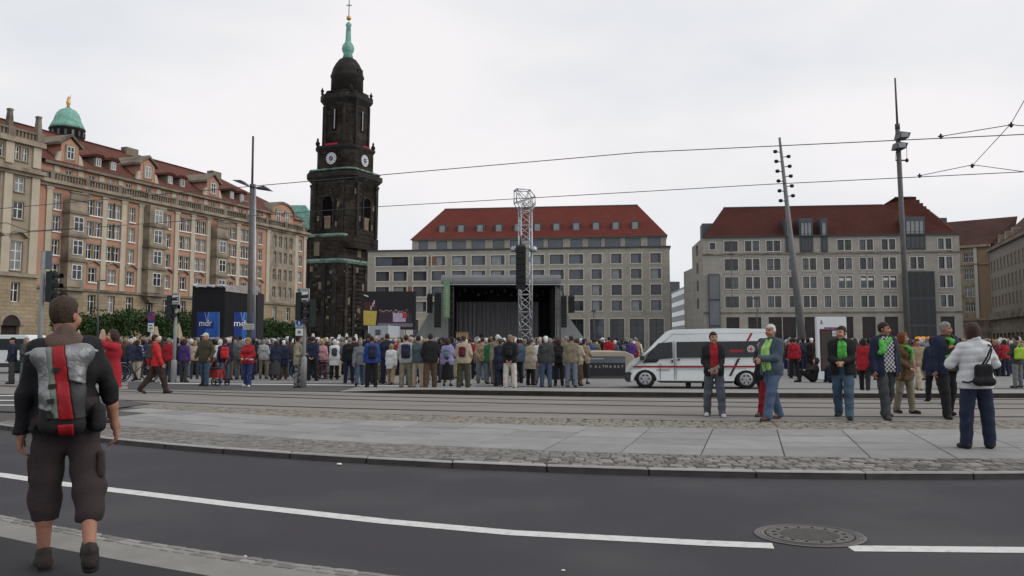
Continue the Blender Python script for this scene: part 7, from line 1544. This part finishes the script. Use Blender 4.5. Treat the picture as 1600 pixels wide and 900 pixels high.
# front row, read off the photograph: foot x, foot y, yaw (180 = back to us), height, look
FRONT = [
 # key, px, py, yaw, H, jacket, legs, hair, pack, label
 ('m1', 17, 600, -60, 1.66, 'navy', 'dark grey', ('cap', 'black'), None, 'man in dark cap and navy jacket at the left edge, left of the rucksack man'),
 ('m2', 38, 600, 80, 1.66, 'dark grey', 'teal grey', ('short', 'grey'), None, 'grey-haired man in dark jacket facing the man in the dark cap'),
 ('m3', 201, 596, -95, 1.68, 'navy', 'navy', ('short', 'white'), None, 'white-haired man in navy suit striding left beside the bicycle'),
 ('w1', 215, 590, 150, 1.6, 'cream', 'khaki', ('bob', 'blonde'), None, 'fair-haired woman in cream jacket behind the dark bicycle'),
 ('w0', 234, 597, 160, 1.58, 'red', 'black', ('bob', 'auburn'), None, 'woman in red jacket and black trousers partly behind the striding walker'),
 ('m0', 262, 597, 175, 1.66, 'red', 'dark grey', ('short', 'grey'), None, 'man in red jacket standing right against the left signal pole'),
 ('w0', 287, 597, 170, 1.60, 'purple', 'dark grey', ('bob', 'brown'), None, 'woman in purple jacket just right of the left signal pole'),
 ('w4', 303, 592, 200, 1.56, 'beige', 'dark grey', ('bob', 'blonde'), None, 'fair-haired woman in beige top left of the man in the pale cap'),
 ('m3', 350, 600, 200, 1.66, 'navy', 'denim', ('short', 'brown'), ('big', 'bright red'), 'man in navy jacket with a bright red backpack stepping away'),
 ('m1', 366, 592, 175, 1.6, 'dark grey', 'khaki', ('short', 'grey'), None, 'man in dark grey jacket and khaki trousers behind the woman in the red jumper'),
 ('w4', 411, 592, 178, 1.62, 'light grey', 'khaki', ('short', 'grey'), None, 'person in pale grey top and khaki trousers under the open white parasol'),
 ('w0', 427, 591, 180, 1.6, 'dark grey', 'navy', ('bob', 'grey'), ('small', 'lilac'), 'woman in dark grey jacket with a small lilac backpack'),
 ('m0', 445, 589, 180, 1.58, 'navy', 'denim', ('short', 'brown'), None, 'man in navy jacket and jeans behind the person in pale khaki'),
 ('m4', 488, 595, 180, 1.72, 'navy', 'black', ('short', 'dark brown'), None, 'tall man in navy suit right beside the grey signal pole'),
 ('w4', 503, 592, 185, 1.58, 'pink', 'maroon', ('bob', 'blonde'), None, 'woman in pink top behind the bicycle with pale mudguard'),
 ('w1', 522, 593, 178, 1.6, 'white', 'black', ('curly', 'white'), ('small', 'dark grey'), 'white-haired woman in white jacket with a grey backpack and black trousers'),
 ('m0', 545, 599, 185, 1.66, 'black', 'navy', ('bald', 'grey'), None, 'balding man in black jacket left of the striped grey shirt'),
 ('m3', 562, 603, 175, 1.6, 'grey', 'denim', ('short', 'grey'), None, 'grey-haired man in grey shirt and jeans stepping forward'),
 ('m0', 580, 606, 182, 1.68, 'blue', 'black', ('short', 'auburn'), ('big', 'navy'), 'man in bright blue shirt with a large navy backpack'),
 ('m0', 596, 594, 180, 1.66, 'navy', 'navy', ('short', 'dark brown'), None, 'man all in navy behind the bright blue shirt'),
 ('w3', 611, 602, 188, 1.45, 'white', 'tan', ('bob', 'blonde'), None, 'small fair-haired person in white top and tan trousers'),
 ('m1', 634, 607, 180, 1.72, 'light grey', 'khaki', ('short', 'auburn'), ('big', 'navy'), 'man in pale grey shirt with a navy backpack and khaki trousers'),
 ('m0', 653, 607, 184, 1.7, 'teal grey', 'beige', ('short', 'dark brown'), None, 'man in grey-green waistcoat and beige trousers'),
 ('m1', 672, 608, 180, 1.76, 'black', 'brown', ('short', 'dark brown'), None, 'broad man in black jacket and brown trousers before the stage'),
 ('w2', 699, 604, 180, 1.6, 'lilac', 'black', ('bob', 'brown'), ('small', 'pale denim'), 'woman in lilac jacket and long black skirt with a pale blue backpack'),
 ('m1', 724, 608, 181, 1.7, 'beige', 'olive', ('short', 'brown'), ('small', 'maroon'), 'man in beige shirt and olive trousers with a maroon backpack'),
 ('w0', 743, 592, 180, 1.62, 'red', 'black', ('short', 'grey'), None, 'grey-haired person with red jacket behind the maroon backpack'),
 ('m2', 765, 600, 150, 1.64, 'green', 'grey', ('short', 'brown'), None, 'man in green jacket and grey trousers turned aside'),
 ('w1', 781, 604, 185, 1.6, 'navy', 'navy', ('hat', 'olive'), None, 'person in olive hat and navy raincoat holding a leaflet'),
 ('m4', 797, 608, 180, 1.72, 'black', 'cream', ('cap', 'khaki'), ('small', 'black'), 'man in black jacket and cream trousers with khaki cap, most central in front'),
 ('w1', 829, 602, 140, 1.58, 'beige', 'black', ('hat', 'dark grey'), None, 'woman in long beige coat and dark hat'),
 ('m0', 853, 606, 182, 1.68, 'dark grey', 'denim', ('cap', 'white'), None, 'man in white cap and dark jacket with jeans, right of the lattice mast'),
 ('w4', 873, 603, 180, 1.6, 'black', 'black', ('bob', 'auburn'), ('small', 'black'), 'woman dressed all in black with pale backpack straps'),
 ('m0', 893, 606, 178, 1.7, 'khaki', 'pale denim', ('short', 'brown'), None, 'man in khaki jacket and pale jeans left of the ramp wall'),
 ('w2', 913, 600, 170, 1.6, 'tan', 'black', ('hat', 'navy'), None, 'woman in tan jacket and black skirt with navy hat beside the ramp wall'),
 # right half
 ('m0', 1238, 588, 175, 1.66, 'black', 'dark grey', ('short', 'black'), None, 'man in black jacket between the denim jacket and the information board'),
 ('w4', 1256, 585, 185, 1.62, 'red', 'grey', ('cap', 'white'), None, 'person in red jacket and white cap left of the information board'),
 ('w0', 1282, 592, 150, 1.35, 'olive', 'navy', ('bob', 'brown'), None, 'short woman in olive top standing at the information board'),
 ('m3', 1437, 612, 10, 1.62, 'tan', 'beige', ('short', 'auburn'), None, 'person in tan coat and pale trousers walking between the two scarf-wearing men'),
 ('w3', 1461, 628, 185, 1.62, 'navy', 'black', ('bob', 'black'), None, 'woman with dark hair half hidden behind the man in the navy jacket'),
 ('m2', 1591, 606, 190, 1.7, 'dark grey', 'grey', ('short', 'black'), None, 'person in dark top and grey trousers at the right edge'),
 ('w0', 1572, 588, 185, 1.62, 'red', 'navy', ('bob', 'brown'), None, 'woman in red jacket behind the white jacket at the right'),
 ('w1', 1556, 588, 175, 1.62, 'maroon', 'black', ('short', 'blonde'), None, 'person in maroon coat next to the bicycle at the right'),
 ('w3', 1352, 612, 170, 1.62, 'red', 'black', ('bob', 'dark brown'), None, 'person in red jacket half hidden between the man with jeans and the checked shirt'),
]
for k, px, py, yaw, H, jc, lg, hr, pk, lb in FRONT: member(k, gnd(px, py, ZP), yaw + random.uniform(-16, 16), H, jc, lg, hr, None, pk, lb, 'people at the edge of the crowd', packlabel=(('%s backpack worn by the ' % pk[1] + lb.split(' with ')[0].split(' stepping')[0]) if pk else None))
p = gnd(1591, 606, ZP); v = Vol((-.25, -.15, -.3), (.25, .15, .35), .016); v.rbox((0, 0, 0), (.17, .07, .19), None, .06).cap((-.1, 0, .15), (0, 0, .33), .02, .02, .03).cap((.1, 0, .15), (0, 0, .33), .02, .02, .03); v.folds(.006, 2)
put('tote_bag', v.mesh('tote_bag', M('lime_bag', (.3, .45, .04), .6, .15)), None, (p.x - .02, p.y - .22, ZP + 1.12)); tag(bpy.data.objects['tote_bag'], 'lime green shoulder bag on the person at the right edge', 'bag')
# people seated on the ground by the board
def seated(px, py, rz, jac, leg, hair, label):
    J = joints(1.72, hands=((.2, -.3, .95), (-.1, -.3, .95)), legs=((85, 70, 8), (80, 75, 8)), lean=12, girth=1.1); dz = float(J['pel'][2]) - .14
    for n_ in ('pel', 'waist', 'chest', 'neck', 'head'): J[n_] = J[n_] - V3(0, 0, dz)
    for n_ in ('sh', 'el', 'wr', 'hip', 'kn', 'an'): J[n_] = [q - V3(0, 0, dz) for q in J[n_]]
    J['an'] = [V3(a[0], a[1], .07) for a in J['an']]; J['kn'] = [V3(q[0], q[1], max(.42, q[2])) for q in J['kn']]; J['wr'] = [V3(q[0], q[1], .45) for q in J['wr']]; J['el'] = [(S + W2_) / 2 + V3(.06 * s_, .05, -.05) for S, W2_, s_ in zip(J['sh'], J['wr'], (1, -1))]
    e = empty('person', tuple(gnd(px, py, ZP)), R(rz), label, 'person'); put('body', body_mesh(J, .016, SKIN, False), e)
    v = Vol(*box_of(J), .016); torso(v, J, .03)
    for i in (0, 1): v.cap(J['sh'][i], J['el'][i], .075, .065, .04).cap(J['el'][i], J['wr'][i], .065, .05, .03)
    put('jacket', v.mesh('jacket', CL[jac]), e); v = Vol(*box_of(J), .016); v.cap(J['pel'] - V3(.08, 0, 0), J['pel'] + V3(.08, 0, 0), .13, .13, .05)
    for i in (0, 1): v.cap(J['hip'][i], J['kn'][i], .105, .08, .05).cap(J['kn'][i], J['an'][i], .08, .06, .03)
    v.below(.0); put('trousers', v.mesh('trousers', CL[leg]), e); put_head(J, e, hair_of(hair[0], .014), HC[hair[1]]); put_shoes(J, e, SHOED, .014)
seated(1270, 597, -100, 'black', 'black', ('bob', 'dark brown'), 'person in black sitting on the ground left of the man in the green scarf')
seated(1302, 598, 170, 'navy', 'navy', ('short', 'brown'), 'person in navy crouching at the foot of the information board')
# the mass behind: each person an object up to the limit of 300, the rest one object
ZONES = [(-10, 'by the left edge'), (150, 'before the clipped trees'), (300, 'below the black cabin'), (405, 'by white parasols'), (480, 'before the church tower'), (568, 'below the video screen'), (650, 'left before the stage'), (760, 'around the mast'), (840, 'right before the stage'), (905, 'behind the ramp wall'), (1000, 'behind the minibus'), (1225, 'by the information board'), (1330, 'behind the scarves'), (1440, 'by the floodlight mast'), (1530, 'behind the white jacket')]
def zone(px): return [n for x, n in ZONES if px >= x][-1]
rnd = random.Random(21); taken = []; spots = []
JACS = ['black'] * 5 + ['navy'] * 4 + ['dark grey'] * 4 + ['dark brown'] * 2 + ['maroon', 'teal grey', 'grey', 'light grey', 'white', 'red', 'blue', 'purple', 'olive', 'olive', 'beige', 'khaki', 'brown', 'tan', 'denim', 'denim', 'cream']
HAIRS = [('short', 'grey'), ('short', 'white'), ('short', 'dark brown'), ('short', 'brown'), ('bob', 'brown'), ('bob', 'blonde'), ('bob', 'grey'), ('curly', 'white'), ('curly', 'grey'), ('bald', 'grey'), ('cap', 'white'), ('hat', 'beige'), ('long', 'dark brown'), ('bob', 'auburn'), ('short', 'black'), ('cap', 'navy')]
def free(x, y, d):
    return all((x - a) ** 2 + (y - b) ** 2 > d * d for a, b in taken)
for k, px, py, *_ in FRONT: q = gnd(px, py, ZP); taken.append((q.x, q.y))
def try_spot(px, d, sep=.58):
    r = ray(px, 540); x, y = r.x / r.y * d, d
    if not free(x, y, sep): return
    if 35.5 < y < 45 and 2.4 < x < 5.6: return                       # the ramp wall
    if 70 < y < 76 and -26 < x < -19.5: return                       # the cabin
    if 61 < y < 63 and .3 < x < 1.9: return
    if 43.5 < y < 46.5 and x < -22: return
    if 27.5 < y < 31 and 3.4 < x < 8.6: return
    if y < 31 and px < 560 and rnd.random() < .6: return
    taken.append((x, y)); spots.append((px, x, y))
for _ in range(2600):
    if len(spots) >= 252: break
    u = rnd.random(); d = 30.6 + 24 * u ** 1.7
    px = rnd.choice((rnd.uniform(178, 925), rnd.uniform(178, 925), rnd.uniform(178, 925), rnd.uniform(1228, 1600), rnd.uniform(930, 1000)))
    if px < 560: d = 35.5 + 20 * u
    if px > 1228: d = 35 + 40 * u
    if 905 < px < 1010: d = 44 + 26 * u
    try_spot(px, d)
used = {}
hn = {'short': 'short {} hair', 'bob': '{} bobbed hair', 'curly': 'curly {} hair', 'bald': 'balding {} head', 'cap': '{} cap', 'hat': '{} hat', 'long': 'long {} hair'}
for px, x, y in spots:
    for _ in range(40):
        k = rnd.choice(list(PR)); jc = rnd.choice(JACS); hr = rnd.choice(HAIRS); lg = rnd.choice(['black', 'navy', 'denim', 'dark grey', 'khaki', 'grey', 'brown', 'beige', 'pale denim'])
        if k[0] == 'm' and hr[0] in ('bob', 'curly', 'long'): continue
        if k[0] == 'w' and hr[0] in ('bald',): continue
        lb = '%s in %s top, %s, crowd %s, %s' % (WORD[k[0]], jc, hn[hr[0]].format(hr[1]), zone(px), 'outer rows' if y < 34 else 'middle rows' if y < 44 else 'far rows')
        if lb not in used: used[lb] = 1; break
    H = rnd.uniform(1.64, 1.84) if k[0] == 'm' else rnd.uniform(1.54, 1.72)
    toward = math.degrees(math.atan2(x - 0, 120 - y)) if px < 1100 else 0
    member(k, (x, y, ZP), 180 - toward * .6 + rnd.choice((rnd.uniform(-25, 25),) * 5 + (rnd.uniform(60, 300) - 180,)), H, jc, lg, hr, None, None, lb[:1].upper() * 0 + lb)
# far crowd as one object
fm = MB(); cols = ['black', 'navy', 'dark grey', 'black', 'maroon', 'navy', 'dark brown', 'red', 'light grey', 'khaki', 'blue', 'brown']
far = []
for _ in range(5200):
    d = 41 + 81 * rnd.random() ** 1.25; px = rnd.choice((rnd.uniform(150, 960), rnd.uniform(150, 960), rnd.uniform(1225, 1600)))
    if px > 1225 and d > 100: continue
    r = ray(px, 540); x = r.x / r.y * d
    if 70 < d < 76 and -26 < x < -19.5: continue
    if d > 86 and px < 470: continue
    if d < 60 and not free(x, d, .5): continue
    if 35.5 < d < 46 and 2.2 < x < 6: continue
    if px > 1225 and d < 50 and rnd.random() < .6: continue
    far.append((x, d))
far = far[:3300]
verts, faces, cidx = [], [], []
prof8 = [(.13, .78), (.2, 1.0), (.23, 1.3), (.19, 1.44), (.07, 1.5)]; hd8 = [(.05, 1.5), (.095, 1.58), (.1, 1.66), (.06, 1.75)]
MC = [CL[c] for c in cols] + [HC['grey'], HC['dark brown'], HC['white'], HC['blonde'], SKIN]
for x, y in far:
    s_ = rnd.uniform(.92, 1.03); jc = rnd.randrange(len(cols)); hc = len(cols) + rnd.choice((0, 1, 1, 2, 3, 1)); N = 6; a0 = rnd.random()
    for pr, mi in ((prof8, jc), (hd8, hc)):
        o = len(verts)
        for r_, z_ in pr:
            for i in range(N): a = 2 * math.pi * (i + a0) / N; verts.append((x + r_ * math.cos(a), y + r_ * .62 * math.sin(a) if mi == jc else y + r_ * math.sin(a), ZP + z_ * s_))
        for j in range(len(pr) - 1):
            for i in range(N): faces.append((o + j * N + i, o + j * N + (i + 1) % N, o + (j + 1) * N + (i + 1) % N, o + (j + 1) * N + i)); cidx.append(mi)
        m_ = len(pr) - 1; faces.append(tuple(o + m_ * N + i for i in range(N))); cidx.append(mi)
    o = len(verts); 
    for sx in (-.09, .09):
        o = len(verts)
        for z_ in (0, .8):
            for i in range(4): a = math.pi * (i + .5) / 2; verts.append((x + sx + .08 * math.cos(a), y + .08 * math.sin(a), ZP + z_ * s_))
        for i in range(4): faces.append((o + i, o + (i + 1) % 4, o + 4 + (i + 1) % 4, o + 4 + i)); cidx.append(1 if jc else 2)
me = bpy.data.meshes.new('far_crowd'); me.from_pydata(verts, [], faces)
for m_ in MC: me.materials.append(m_)
me.polygons.foreach_set('material_index', cidx); me.polygons.foreach_set('use_smooth', [True] * len(faces)); me.update()
tag(put('far_crowd', me), 'dense distant crowd filling the square before the stage, heads and shoulders only', 'crowd', None, 'stuff')
